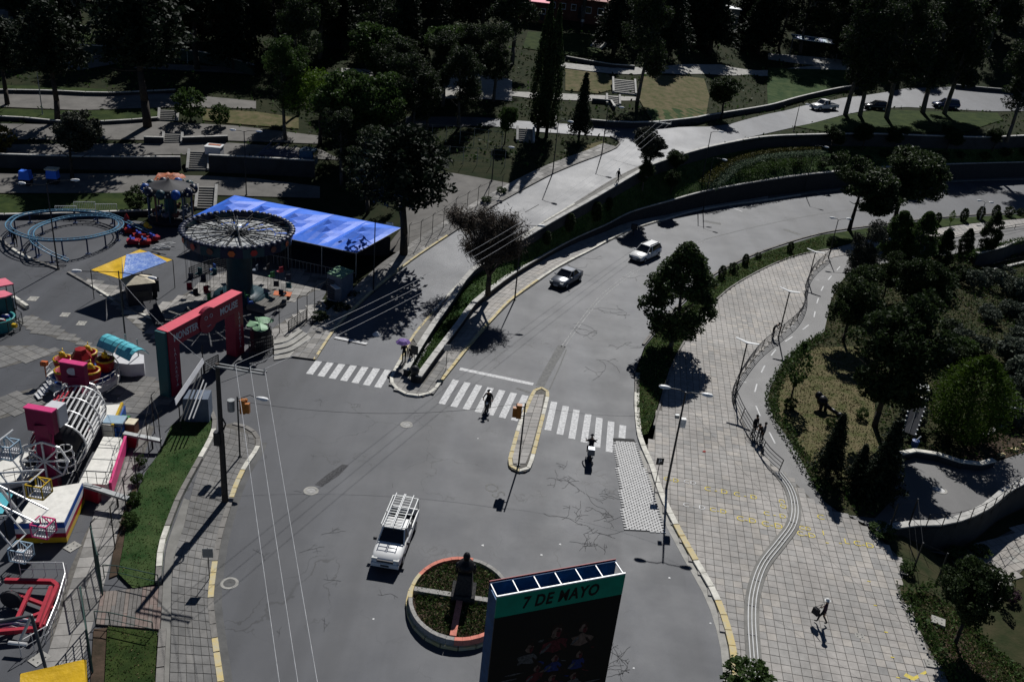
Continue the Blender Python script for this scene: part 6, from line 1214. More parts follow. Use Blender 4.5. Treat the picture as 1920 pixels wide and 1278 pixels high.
c, h = heading((749, 1064), (774, 998), z0); pc = P(741, 1021); pickup('white pickup truck carrying ladders on a rack in the middle of the junction', pc, h, 'car_white').scale = (.93, .95, .95)
lad = []
def ladder(label, y0, y1):
    t = thing('ladder', label, 'ladder', (0, 0, 0)); zf_ = lambda x: 2.0+.02*x
    for y in (y0, y1): mb = MB(); mb.bar((.95, y, zf_(.95)), (-2.6, y, zf_(-2.6)+.1), .05, .08); mb.build('side_rail', 'lamp_white', t)
    for i in range(13): mb = MB(); x = .85-3.3*i/12; mb.bar((x, y0, zf_(x)+.06), (x, y1, zf_(x)+.06), .035); mb.build('rung', 'pole_light', t)
    t.location = pc; t.rotation_euler = (0, 0, h); t.scale = (.93, .95, .95)
ladder('left one of two white ladders tied on the rack of the white pickup', -.62, -.1); ladder('right one of two white ladders tied on the rack of the white pickup', -.02, .5)
c, h = heading((1527, 204), (1560, 203), zB); pickup('silver pickup with a dark cargo cage on the upper road beside the gum trunks', Q(1544, 206), h, 'car_white', False)
car('dark car parked in tree shade on the upper road', Q(1640, 205), PIv+.05, 'car_black', 4.2, 1.74, 1.5, 'wagon'); car('dark blue car on the upper road between black tree trunks', Q(1772, 202), PIv, 'car_blue', 4.8, 1.85, 1.65, 'wagon')
t = thing('lorry', 'old blue-cabbed lorry loaded with scaffolding parked behind the panelled wall', 'lorry', (0, 0, 0)); mb = MB(); mb.box((2.6, 0, 1.35), (1.8, 2.2, 1.9), top=.9); mb.build('cab', 'truck_blue', t); mb = MB(); mb.box((3.25, 0, 1.75), (.6, 1.9, .7)); mb.build('windscreen', 'glass_dark', t); mb = MB(); mb.box((-.9, 0, .85), (5.6, 2.3, .3)); mb.build('flatbed', 'truck_blue', t)
for x in (2.4, -1.2, -2.6):
    for y in (-1, 1): wheel(t, x, y, .48, .3)
for k in range(6): mb = MB(); mb.box((-.9, -.9+.36*k, 1.25+.1*(k % 3)), (5.2-.3*k, .3, .25), rnd.uniform(-.03, .03)); mb.build('load_beam', 'lorry_grey', t)
for k in range(5): mb = MB(); mb.bar((-3+k*1.1, -.9, 1.6), (-2.4+k*1.1, .9, 2.3), .12); mb.build('load_frame', 'lorry_grey', t)
t.location = Q(540, 312); t.rotation_euler = (0, 0, -.05); t.location.z += .2
# motorbikes
def motorbike(label, loc, rz, box=False):
    t = thing('motorcycle', label, 'motorcycle', (0, 0, 0))
    for x in (.68, -.68):
        mb = MB(); vs = MB(); 
        for i in range(16): a, b = 6.283*i/16, 6.283*(i+1)/16; mb.tube((x+.25*math.cos(a), 0, .31+.25*math.sin(a)), (x+.25*math.cos(b), 0, .31+.25*math.sin(b)), .06, n=6)
        w_ = mb.build('wheel', 'rubber', t); mb = MB(); mb.tube((x, -.04, .31), (x, .04, .31), .13, n=10); mb.build('rim', 'silver', w_)
    mb = MB(); mb.path([(.68, .0, .31), (.45, 0, .95)], .05); mb.path([(-.68, 0, .31), (-.1, 0, .5), (.4, 0, .8)], .06); mb.box((0, 0, .45), (.5, .26, .36)); mb.build('frame', 'metal_dark', t); mb = MB(); mb.ell((.18, 0, .82), (.3, .17, .15), 10, 6); mb.build('fuel_tank', 'car_black', t, True); mb = MB(); mb.box((-.4, 0, .8), (.75, .28, .1)); mb.build('seat', 'rubber', t)
    mb = MB(); mb.path([(.35, -.38, 1.02), (.45, -.12, .98), (.45, .12, .98), (.35, .38, 1.02)], .022); mb.build('handlebar', 'metal_dark', t); mb = MB(); mb.ell((.56, 0, .88), (.09, .1, .1), 8, 5); mb.build('headlight', 'lens', t)
    for y in (-1, 1): mb = MB(); mb.tube((.36, y*.3, 1.0), (.34, y*.36, 1.2), .012); mb.ell((.34, y*.38, 1.22), (.02, .07, .045), 6, 4); mb.build('mirror', 'metal_dark', t)
    mb = MB(); mb.path([(.1, -.16, .3), (-.8, -.18, .38)], .05); mb.build('exhaust', 'silver', t)
    if box: mb = MB(); mb.box((-.85, 0, 1.0), (.5, .52, .46), top=.86); mb.build('top_box', 'car_grey', t)
    t.location = loc; t.rotation_euler = (0, 0, rz); return t
# ================================================================ people: one skinned body each
def person(label, loc, rz, J, mats_, H=1.66, name='person', hairm='hair', hat=None, cat='person'):
    """J overrides joints (x forward, y left, z up, in metres for a 1.7 m figure)"""
    D_ = dict(pel=(0, 0, .93), waist=(0, 0, 1.08), chest=(.0, 0, 1.3), neck=(0, 0, 1.46), head0=(.01, 0, 1.53), head=(.02, 0, 1.64), shl=(0, .18, 1.4), shr=(0, -.18, 1.4), ell=(-.02, .25, 1.12), elr=(-.02, -.25, 1.12), hal=(.06, .27, .88), har=(.06, -.27, .88), fgl=(.09, .27, .78), fgr=(.09, -.27, .78), hil=(0, .1, .9), hir=(0, -.1, .9), knl=(.02, .11, .5), knr=(.02, -.11, .5), anl=(-.02, .11, .08), anr=(-.02, -.11, .08), tol=(.17, .13, .035), tor=(.17, -.13, .035))
    D_.update(J); nm = list(D_); ix = {k: i for i, k in enumerate(nm)}
    rad = dict(pel=(.15, .13), waist=(.13, .11), chest=(.155, .115), neck=(.058, .058), head0=(.075, .085), head=(.088, .1), shl=(.075, .075), shr=(.075, .075), ell=(.047, .047), elr=(.047, .047), hal=(.034, .034), har=(.034, .034), fgl=(.03, .022), fgr=(.03, .022), hil=(.095, .095), hir=(.095, .095), knl=(.062, .062), knr=(.062, .062), anl=(.045, .045), anr=(.045, .045), tol=(.042, .035), tor=(.042, .035))
    E_ = [('pel', 'waist'), ('waist', 'chest'), ('chest', 'neck'), ('neck', 'head0'), ('head0', 'head'), ('chest', 'shl'), ('chest', 'shr'), ('shl', 'ell'), ('shr', 'elr'), ('ell', 'hal'), ('elr', 'har'), ('hal', 'fgl'), ('har', 'fgr'), ('pel', 'hil'), ('pel', 'hir'), ('hil', 'knl'), ('hir', 'knr'), ('knl', 'anl'), ('knr', 'anr'), ('anl', 'tol'), ('anr', 'tor')]
    s = H/1.7; me = bpy.data.meshes.new('person'); me.from_pydata([tuple(c*s for c in D_[k]) for k in nm], [(ix[a], ix[b]) for a, b in E_], []); ob = bpy.data.objects.new(name, me); COL.objects.link(ob)
    sk = ob.modifiers.new('s', 'SKIN'); sv = me.skin_vertices[0].data
    for k in nm: sv[ix[k]].radius = tuple(q*s for q in rad[k]); sv[ix[k]].use_root = k == 'pel'
    ob.modifiers.new('u', 'SUBSURF').levels = 1; dg = bpy.context.evaluated_depsgraph_get(); m2 = bpy.data.meshes.new_from_object(ob.evaluated_get(dg)); ob.modifiers.clear(); ob.data = m2
    pts = {k: Vector(D_[k])*s for k in nm}; zone = dict(head=3, head0=3, neck=3, hal=3, har=3, fgl=3, fgr=3, hil=1, hir=1, knl=1, knr=1, anl=1, anr=1, tol=2, tor=2, pel=1, waist=0, chest=0, shl=0, shr=0, ell=0, elr=0)
    for m_ in mats_: m2.materials.append(M[m_])
    seg = [(a, b) for a, b in E_]
    def near(c):
        best = None
        for a, b in seg:
            A, B = pts[a], pts[b]; ab = B-A; t_ = max(0, min(1, (c-A).dot(ab)/max(1e-9, ab.length_squared))); d = (c-A-ab*t_).length
            if best is None or d < best[0]: best = (d, a if t_ < .5 else b, a, b, t_)
        return best
    for p in m2.polygons: p.material_index = zone[near(p.center)[1]]; p.use_smooth = True
    ob['label'] = label; ob['category'] = cat; ob.location = loc; ob.rotation_euler = (0, 0, rz)
    hd = pts['head']; up = (pts['head']-pts['head0']).normalized(); mb = MB()
    if hat: mb.ell(hd+up*.06*s, (.115*s, .105*s, .1*s), 10, 6); mb.lathe(hd+up*.04*s, [(.1*s, 0), (.17*s, -.01)], 10)
    else: mb.ell(hd+Vector((-.025, 0, .035))*s, (.11*s, .1*s, .11*s), 10, 7)
    me2 = bpy.data.meshes.new('hat' if hat else 'hair'); me2.from_pydata(mb.v, [], mb.f); me2.materials.append(M[hat or hairm]); me2.polygons.foreach_set('use_smooth', [True]*len(me2.polygons)); link('hat' if hat else 'hair', me2, ob)
    mb = MB(); f = hd+Vector((.092*s, 0, -.02*s)); mb.ell(f, (.022*s, .014*s, .024*s), 6, 4); me3 = bpy.data.meshes.new('nose'); me3.from_pydata(mb.v, [], mb.f); me3.materials.append(M['skin']); link('nose', me3, ob)
    for y in (-1, 1):
        mb = MB(); mb.ell(hd+Vector((.078*s, y*.034*s, .01*s)), (.012*s, .014*s, .01*s), 6, 4); mq = bpy.data.meshes.new('eye'); mq.from_pydata(mb.v, [], mb.f); mq.materials.append(M['hair']); link('eye', mq, ob)
        # a hand of four unequal fingers and a thumb
        w0 = pts['fgl' if y > 0 else 'fgr']; dr = (w0-pts['hal' if y > 0 else 'har']).normalized(); mb = MB(); sd_ = Vector((1, 0, 0)) if abs(dr.x) < .8 else Vector((0, 1, 0)); sd_ = (sd_-dr*sd_.dot(dr)).normalized()
        for i, L in enumerate((.062, .075, .07, .055)): o_ = w0+sd_*(.026-.0175*i)*s; k = o_+dr*L*.55*s; e = k+(dr*.4-Vector((0, y*.35, 0)))*L*s; mb.path([o_-dr*.02*s, k, e], .0095*s, 5)
        o_ = w0-dr*.045*s+sd_*.03*s; mb.path([o_, o_+(sd_*.6+dr*.6)*.04*s, o_+(sd_*.7+dr*1.3)*.05*s], .011*s, 5); mq = bpy.data.meshes.new('fingers'); mq.from_pydata(mb.v, [], mb.f); mq.materials.append(M['skin']); link('hand_fingers', mq, ob)
    return ob
WALK = dict(knl=(.16, .1, .52), anl=(.22, .1, .1), tol=(.38, .11, .07), knr=(.0, -.1, .5), anr=(-.28, -.1, .16), tor=(-.14, -.11, .05), ell=(-.12, .24, 1.14), hal=(-.14, .26, .9), fgl=(-.13, .26, .8), elr=(.06, -.24, 1.13), har=(.2, -.22, .95), fgr=(.26, -.21, .87))
RIDE = dict(pel=(-.25, 0, .9), waist=(-.2, 0, 1.05), chest=(-.08, 0, 1.27), neck=(.0, 0, 1.43), head0=(.03, 0, 1.5), head=(.06, 0, 1.61), shl=(-.04, .18, 1.37), shr=(-.04, -.18, 1.37), ell=(.12, .33, 1.15), elr=(.12, -.33, 1.15), hal=(.31, .34, 1.05), har=(.31, -.34, 1.05), fgl=(.38, .33, 1.04), fgr=(.38, -.33, 1.04), hil=(-.22, .12, .87), hir=(-.22, -.12, .87), knl=(.2, .2, .74), knr=(.2, -.2, .74), anl=(.05, .2, .34), anr=(.05, -.2, .34), tol=(.22, .2, .3), tor=(.22, -.2, .3))
DK = ('cloth_black', 'cloth_black', 'rubber', 'skin'); JN = ('cloth_black', 'cloth_jeans', 'rubber', 'skin')
q = P(914, 768); motorbike('dark motorbike rolling over the left part of the right-hand crossing', q, -PIv/2-.12); person('person in dark clothes and helmet riding the motorbike on the crossing', q, -PIv/2-.12, RIDE, DK, 1.75, hat='car_black')
q = P(1105, 855); motorbike('motorbike with a grey top box just past the crossing', q, -PIv/2-.02+PIv, True); person('person in dark jacket and helmet riding the motorbike with the grey top box', q, -PIv/2-.02+PIv, RIDE, DK, 1.75, hat='car_black')
WALK2 = dict(WALK); WALK2.update(hal=(-.05, .3, .88), fgl=(-.05, .31, .78))
q = P(1539, 1168, .1); a1 = PIv/2+.9; person('person in a long purple coat and white cap walking alone across the plaza', q, a1, WALK, ('cloth_purple', 'cloth_black', 'rubber', 'skin'), 1.7, hat='cloth_white')
t = thing('bag', 'dark shoulder bag carried by the person in the white cap', 'bag', q+Vector((-.42, .1, .75))); mb = MB(); b_ = q+Vector((-.42, .1, .75)); mb.box(b_, (.22, .42, .4), .6, top=.85); mb.build('sack', 'cloth_black', t); mb = MB(); mb.path([b_+Vector((0, -.12, .2)), q+Vector((-.2, 0, 1.38)), b_+Vector((0, .14, .2))], .015); mb.build('strap', 'cloth_black', t)
UMB = dict(elr=(.12, -.28, 1.2), har=(.26, -.26, 1.38), fgr=(.28, -.26, 1.46))
q = P(757, 678, .1); person('person in dark clothes holding up a purple umbrella on the median tip', q, -1.2, UMB, DK, 1.72)
rot = lambda v, a: Vector((v[0]*math.cos(a)-v[1]*math.sin(a), v[0]*math.sin(a)+v[1]*math.cos(a), v[2])); hnd = q+rot((.29, -.26, 1.5), -1.2); hnd.x += .02
t = thing('umbrella', 'purple umbrella held over two people on the median tip', 'umbrella', hnd); mb = MB(); mb.tube(hnd-Vector((0, 0, .15)), hnd+Vector((.05, 0, .75)), .014); mb.build('shaft', 'metal_dark', t); mb = MB(); c = hnd+Vector((.05, 0, .72)); 
vs = [tuple(c)]+[(c.x+r_*math.cos(6.283*(i+.5*0)/8), c.y+r_*math.sin(6.283*i/8), c.z-d_z) for r_, d_z in ((.35, .07), (.62, .26)) for i in range(8)]; mb.add(vs, [(0, 1+i, 1+(i+1) % 8) for i in range(8)]+[(1+i, 9+i, 9+(i+1) % 8, 1+(i+1) % 8) for i in range(8)]); mb.build('canopy', 'umbrella_purple', t)
for i in range(8): mb = MB(); mb.path([c-Vector((0, 0, .02)), vs[1+i], vs[9+i]], .008, 4); mb.build('rib', 'metal_dark', t)
person('person in dark clothes standing beside the one with the umbrella', P(770, 682, .1), -1.9, {}, DK, 1.6)
q = Q(1157, 345); person('person in dark clothes and pale hat walking up the pavement of the uphill road', q+Vector((0, 0, .12)), .5, WALK, DK, 1.75, hat='cloth_white')
q = P(1455, 634, .08); LEAN = dict(pel=(-.05, 0, .92), chest=(.2, 0, 1.22), neck=(.32, 0, 1.33), head0=(.36, 0, 1.39), head=(.42, 0, 1.48), shl=(.22, .18, 1.3), shr=(.22, -.18, 1.3), waist=(.05, 0, 1.07), ell=(.38, .22, 1.1), elr=(.38, -.22, 1.1), hal=(.52, .12, 1.14), har=(.52, -.12, 1.14), fgl=(.58, .08, 1.15), fgr=(.58, -.08, 1.15)); person('person in dark clothes leaning on the plaza railing below a wing lamp', q+Vector((-.3, .3, 0)), -.6, LEAN, DK, 1.7)
person('person in black standing behind the railing at left of a small group', P(1412, 815, .08), -1.0, {}, DK, 1.72); person('person in black in the middle of the group at the plaza railing', P(1422, 824, .08), -2.2, LEAN, DK, 1.68); person('person in grey at the right of the group at the plaza railing', P(1428, 828, .08), PIv-.4, {}, ('cloth_grey', 'cloth_black', 'rubber', 'skin'), 1.66)
def bicycle(label, loc, rz, m):
    t = thing('bicycle', label, 'bicycle', (0, 0, 0))
    for x in (.52, -.52): 
        mb = MB()
        for i in range(16): a, b = 6.283*i/16, 6.283*(i+1)/16; mb.tube((x+.32*math.cos(a), 0, .34+.32*math.sin(a)), (x+.32*math.cos(b), 0, .34+.32*math.sin(b)), .022, n=5)
        w_ = mb.build('wheel', 'rubber', t); mb = MB()
        for i in range(8): a = 6.283*i/8; mb.tube((x, 0, .34), (x+.31*math.cos(a), 0, .34+.31*math.sin(a)), .005, n=3)
        stuff(mb.build('spokes', 'silver', w_))
    mb = MB(); mb.path([(-.52, 0, .34), (-.2, 0, .82), (.36, 0, .85), (-.08, 0, .3), (-.2, 0, .82)], .02); mb.path([(-.52, 0, .34), (-.08, 0, .3)], .018); mb.path([(.52, 0, .34), (.36, 0, .98)], .02); mb.build('frame', m, t); mb = MB(); mb.path([(.42, -.28, 1.02), (.36, 0, .98), (.42, .28, 1.02)], .014); mb.build('handlebar', 'metal_dark', t); mb = MB(); mb.box((-.22, 0, .9), (.24, .14, .05)); mb.build('saddle', 'rubber', t)
    t.location = loc; t.rotation_euler = (0, 0, rz)
bicycle('bicycle leaning among the group at the plaza railing', P(1413, 826, .08), -.9, 'silver')
person('person in black standing under the left end of the blue coaster track', P(30, 462, 0), -1.0, {}, DK, 1.7)
person('person in white standing near the top of the narrow hill steps', Q(1091, 52), -1.5, {}, ('cloth_white', 'cloth_grey', 'rubber', 'skin'), 1.7)
# litter specks on the road
for i, px in enumerate(((1008, 806), (905, 1022), (700, 1160), (1188, 1252), (1332, 1168), (1255, 1083), (1050, 1020), (896, 822), (1015, 1040))):
    c = P(*px); mb = MB(); s = rnd.uniform(.05, .09); mb.add([c+Vector((-s, -s*.6, .012)), c+Vector((s, -s, .012)), c+Vector((s*.8, s, .03)), c+Vector((-s*.7, s*.8, .016))], [(0, 1, 2, 3)]); tag(mb.build('paper_scrap', 'cloth_white'), 'tiny white paper scrap lying on the asphalt', 'litter', 'paper scraps on the road')
# ================================================================ fairground
mat('track_blue', (.1, .24, .36), .5, .15, 3); mat('track_dark', (.02, .04, .1), .5, .15, 3); mat('tarp_blue', (.045, .17, .76), .5, scale=.35, col2=(.06, .21, .86), bump=.5, bscale=1.6, spec=.15); mat('tarp_yellow', (.68, .42, .015), .45, .12, 1.5, bump=.5, bscale=5); mat('tarp_pale', (.3, .42, .7), .35, scale=2.2, col2=(.06, .16, .55), bump=.8, bscale=6, spec=.6); mat('tarp_orange', (.42, .13, .06), .6, .3, 2, bump=.8, bscale=5)
mat('pink_roof', (.75, .18, .24), .55, .08, 2); mat('arch_red', (.24, .01, .035), .5, .1, 2); mat('arch_red_lit', (.7, .1, .14), .5, .08, 2); mat('arch_teal', (.012, .085, .095), .5, .1, 2); mat('letter_pale', (.5, .52, .55), .5); mat('teal_roof', (.12, .5, .58), .4, .08, 3); mat('kiosk_white', (.62, .62, .64), .5, .06, 2); mat('magenta', (.2, .01, .055), .45, .12, 3); mat('magenta_top', (.65, .05, .2), .45, .1, 3)
mat('white_panel', (.76, .74, .68), .5, .1, 3); mat('steel_white', (.68, .68, .67), .35, .1, 4, metal=.2); mat('stripe_blue', (.01, .07, .3), .45); mat('stripe_red', (.3, .01, .03), .45); mat('ride_yellow', (.55, .36, .02), .4, .1, 4); mat('ride_red', (.3, .012, .014), .4, .12, 4); mat('ride_orange', (.5, .12, .03), .5); mat('ride_green', (.03, .2, .06), .5); mat('ride_cream', (.7, .62, .46), .5); mat('ride_blue', (.02, .05, .35), .4)
mat('gondola_blue', (.3, .42, .52), .45, .08, 4); mat('frame_red', (.4, .025, .045), .45, .12, 4); mat('roof_green', (.16, .32, .17), .5, .15, 3); mat('leaf_green', (.24, .42, .25), .55, .1, 3); mat('hut_wall', (.1, .13, .18), .6, .15, 2); mat('hut_dark', (.025, .025, .03), .7); mat('drum_blue', (.006, .013, .04), .45); mat('drum_silver', (.55, .56, .55), .3, .25, 2.5, metal=.3); mat('column_teal', (.008, .04, .055), .5); mat('brick_red', (.16, .07, .05), .85, .2, 2); mat('pool_teal', (.06, .28, .28), .3, .1, 3)
U3 = Vector((0, 0, 1))
# ---- coaster
tr = [(650, 600, .45), (500, 540, .9), (345, 445, 1.5), (295, 355, 1.5), (330, 292, 1.3), (450, 236, .95), (650, 184, .8), (880, 170, .8), (1080, 190, 1.0), (1160, 245, 1.1), (1120, 300, 1.3), (1000, 345, 1.5), (800, 388, 1.7), (500, 405, 1.7), (300, 385, 1.7), (150, 335, 1.6), (80, 280, 1.4), (95, 225, 1.25), (200, 165, 1.1), (470, 126, .95), (700, 122, .9), (1000, 150, .9), (1200, 225, 1.0), (1330, 285, .8), (1450, 340, .5)]
tk = resamp([P(x/5.11, 370+y/5.11, z) for x, y, z in tr], .55); t = thing('coaster_track', 'spiral blue coaster track on dark posts in the fairground', 'roller coaster', Vector((tk[0].x, tk[0].y, 0)))
for s in (-.24, .24): mb = MB(); mb.path(offs(tk, s), .055, 6); mb.build('rail', 'track_blue', t)
mb = MB(); mb.path([q-U3*.17 for q in tk], .07, 6); mb.build('spine', 'track_dark', t)
A, B = offs(tk, -.24), offs(tk, .24)
for i in range(0, len(tk), 1): mb = MB(); mb.bar(A[i]-U3*.03, B[i]-U3*.03, .06, .04); mb.build('tie', 'track_blue', t)
for i in range(3, len(tk)-2, 4): mb = MB(); q = tk[i]; mb.tube((q.x, q.y, -.1), q-U3*.2, .075, n=7); mb.box((q.x, q.y, .02), (.4, .4, .06)); mb.build('support_post', 'track_dark', t)
def train_car(t, c, a, m1, m2):
    mb = MB(); mb.box(c+U3*.32, (1.05, .7, .4), a, top=1.12); bd = mb.build('car_body', m1, t); mb = MB(); mb.box(c+U3*.52, (.35, .56, .3), a); mb.box(c+U3*.68+Vector((-.2*math.cos(a), -.2*math.sin(a), 0)), (.14, .56, .4), a); mb.build('seat', m2, bd)
    for s in (-1, 1): mb = MB(); q = c+Vector((-math.sin(a), math.cos(a), 0))*.36*s; mb.ell(q+U3*.45, (.3, .12, .22), 8, 5); mb.build('wing', m1, bd)
t = thing('dragon_train', 'red and blue fairground train cars bunched beside the coaster track', 'ride', P(258, 452))
for px, a, m1, m2 in (((246, 437), .2, 'ride_red', 'ride_blue'), ((262, 447), .6, 'ride_red', 'ride_blue'), ((250, 458), .3, 'stripe_red', 'ride_blue'), ((272, 459), .5, 'ride_red', 'stripe_blue'), ((288, 452), .8, 'stripe_red', 'ride_blue')): train_car(t, P(*px), a, m1, m2)
c = P(239, 428); mb = MB(); mb.lathe(c, [(.5, .3), (.42, .8), (.12, 1.5), (.02, 1.7)], 8); mb.build('red_cone', 'ride_red', t); mb = MB(); c = P(276, 438); mb.ell(c+U3*.9, (.32, .3, .4), 8, 6); mb.ell(c+Vector((.35, -.1, .8)), (.3, .2, .18), 8, 5); mb.build('dragon_head', 'ride_yellow', t, True)
t = thing('chain_pile', 'heap of pale metal ride parts next to the canopy', 'metal parts', P(304, 468)); 
for k in range(9): c = P(304, 468)+Vector((rnd.uniform(-.5, .5), rnd.uniform(-1.2, 1.2), .15+.04*k)); mb = MB(); mb.bar(c-Vector((.45, .1, 0)), c+Vector((.45, rnd.uniform(-.3, .3), rnd.uniform(0, .25))), .1); mb.build('metal_bar', 'steel_white', t)
# ---- yellow and blue canopy with booth
cz = 2.75; cc = [P(170, 506, cz), P(262, 467, cz+.2), P(324, 487, cz), P(226, 523, cz)]; t = thing('canopy', 'yellow and blue tarpaulin canopy stretched on thin posts', 'canopy', P(245, 560))
def cloth(name, q, m_, par, n=8, sag=.12, wr=.03, seed=1):
    g = random.Random(seed); V = [[q[0].lerp(q[1], i/n).lerp(q[3].lerp(q[2], i/n), j/n)-U3*(sag*16*(i/n)*(1-i/n)*(j/n)*(1-j/n))+U3*(g.uniform(-wr, wr) if 0 < i < n and 0 < j < n else 0) for j in range(n+1)] for i in range(n+1)]; mb = MB()
    mb.v = [tuple(p_) for r_ in V for p_ in r_]; mb.f = [(i*(n+1)+j, i*(n+1)+j+1, (i+1)*(n+1)+j+1, (i+1)*(n+1)+j) for i in range(n) for j in range(n)]; mb.mi = [0]*len(mb.f)
    nz = Vector(mb.v[mb.f[0][1]])-Vector(mb.v[mb.f[0][0]]); nn = nz.cross(Vector(mb.v[mb.f[0][3]])-Vector(mb.v[mb.f[0][0]]))
    if nn.z < 0: mb.f = [f[::-1] for f in mb.f]
    o = mb.build(name, m_, par, True); return o
m0, m1 = cc[0].lerp(cc[1], .62), cc[0].lerp(cc[3], .97); i1, i2 = cc[1].lerp(cc[2], .1), cc[3].lerp(cc[2], .03)
cloth('yellow_sheet', [cc[0], m0, i2, cc[3]], 'tarp_yellow', t, seed=2); inn = [m0.lerp(cc[1], .25), cc[1].lerp(cc[2], .28), cc[2].lerp(cc[3], .12), cc[3].lerp(cc[2], .04)]
cloth('blue_sheet', [q+U3*.035 for q in inn], 'tarp_pale', t, 9, .1, .06, 3); cloth('yellow_sheet', [m0, cc[1], cc[2], cc[3].lerp(cc[2], .06)], 'tarp_yellow', t, 8, .18, .0, 4)
for q, px in ((cc[0], (175, 548)), (cc[2], (327, 527)), (cc[1], (262, 500)), (cc[3], (212, 555))): mb = MB(); g_ = Vector((q.x, q.y, 0)); mb.tube(g_, q, .035, n=6); mb.build('post', 'metal_dark', t)
mb = MB(); mb.path(cc+[cc[0]], .02, 4); mb.build('edge_rope', 'metal_dark', t)
c = P(262, 566); a = .55; t = thing('ticket_booth', 'dark booth with a cream pyramid roof under the canopy', 'booth', c); mb = MB(); mb.box(c+U3*1.05, (2.0, 1.5, 2.1), a); mb.build('wall', 'hut_dark', t); mb = MB(); mb.box(c+U3*2.32, (2.6, 2.0, .45), a, top=.25); mb.build('roof', 'ride_cream', t); mb = MB(); d = Vector((math.sin(a), -math.cos(a), 0)); mb.box(c+d*.77+U3*1.1, (1.4, .08, .5), a); mb.build('counter', 'metal_dark', t)
c = P(291, 555); t = thing('speaker', 'black loudspeaker box beside the cream-roofed booth', 'speaker', c); mb = MB(); mb.box(c+U3*1.1, (.8, .7, 1.1), .4); mb.build('cabinet', 'hut_dark', t); mb = MB(); mb.box(c+U3*.28, (.4, .4, .56), .4); mb.build('stand', 'metal_dark', t)
A = P(285, 592); B = P(302, 612); t = thing('folding_stall', 'dark leaning stall frame lying at the edge of the fairground roadway', 'stall frame', A); mb = MB(); mb.bar(A+U3*1.1+Vector((-.4, .6, 0)), B+U3*.2, 1.0, .06); mb.build('panel', 'hut_dark', t)
for s in (-.4, .4): mb = MB(); mb.bar(A+Vector((s, .4, 0)), A+Vector((s*.6, .5, 1.2)), .05); mb.bar(B+Vector((s, 0, 0)), B+Vector((s*.4, .2, .8)), .05); mb.build('leg', 'metal_dark', t)
# ---- swing carousel
SCc = P(446, 438, 6.1); SCc.z = 0; t = thing('swing_carousel', 'swing carousel with a round mirrored top, dark column and hanging chairs', 'carousel', SCc); Rr = 4.7; zt = 6.1
mb = MB(); mb.lathe(SCc, [(2.4, 0), (2.4, .3), (1.3, .45), (1.15, .6), (1.05, 5.6), (1.5, 6.0)], 16); mb.build('column', 'column_teal', t, True)
N = 16
for i in range(N):
    a, b = 6.283*i/N, 6.283*(i+1)/N; mb = MB(); q = [SCc+Vector((Rr*math.cos(x), Rr*math.sin(x), z)) for x, z in ((a, zt-.55), (b, zt-.55), (b, zt+.45), (a, zt+.45))]; mb.add(q, [(0, 1, 2, 3)]); q2 = [SCc+(v-SCc-U3*v.z)*.985+U3*v.z for v in q]; mb.add(q2, [(3, 2, 1, 0)]); v_ = mb.build('valance_panel', ('drum_blue', 'column_teal')[i % 2], t)
    am = (a+b)/2; mb = MB(); c = SCc+Vector((Rr*1.005*math.cos(am), Rr*1.005*math.sin(am), zt-.1)); x = Vector((-math.sin(am), math.cos(am), 0)); q = [c+x*.32*math.cos(6.283*k/6)+U3*.3*math.sin(6.283*k/6) for k in range(6)]; mb.add(q, [tuple(range(6))]); mb.build('painted_star', ('ride_orange', 'ride_red', 'brick_red')[i % 3], v_)
    mb = MB(); e0, e1 = SCc+Vector((.4*math.cos(a), .4*math.sin(a), zt+.15)), SCc+Vector((Rr*.98*math.cos(a), Rr*.98*math.sin(a), zt+.1)); mb.bar(e0, e1, .07, .1); mb.bar(e0+U3*.5, e1+U3*.25, .04); mb.build('roof_arm', 'metal_dark', t)
    mb = MB(); r1, r2 = .9, Rr*.97
    for k, (ra_, rb_) in enumerate(((.8, 1.9), (1.95, 3.2), (3.25, 4.5))): mb = MB(); q = [SCc+Vector((r_*math.cos(x), r_*math.sin(x), zt+.02+.04*((i+k) % 2)-.03*r_)) for r_, x in ((ra_, a+.02), (rb_, a+.02), (rb_, b-.02), (ra_, b-.02))]; mb.add(q, [(0, 1, 2, 3)]); mb.build('roof_panel', 'drum_silver', t)
    for r_ in (2.6, 3.8): mb = MB(); mb.bar(SCc+Vector((r_*math.cos(a), r_*math.sin(a), zt+.2)), SCc+Vector((r_*math.cos(b), r_*math.sin(b), zt+.2)), .05); mb.build('cross_brace', 'metal_dark', t)
mb = MB()
for i in range(48): a, b = 6.283*i/48, 6.283*(i+1)/48; c = SCc+Vector((Rr*math.cos((a+b)/2), Rr*math.sin((a+b)/2), zt+.45)); mb.ell(c, (.32, .32, .16), 6, 4)
stuff(mb.build('rim_beads', 'drum_blue', t)); mb = MB(); mb.tube(SCc+U3*6, SCc+U3*7.7, .09, .05); mb.ell(SCc+U3*6.9, (.4, .4, .1), 10, 5); mb.build('mast', 'pole_light', t)
cc_ = ('arch_teal', 'hut_dark', 'stripe_blue', 'stripe_red', 'hut_wall', 'drum_blue', 'ride_green')
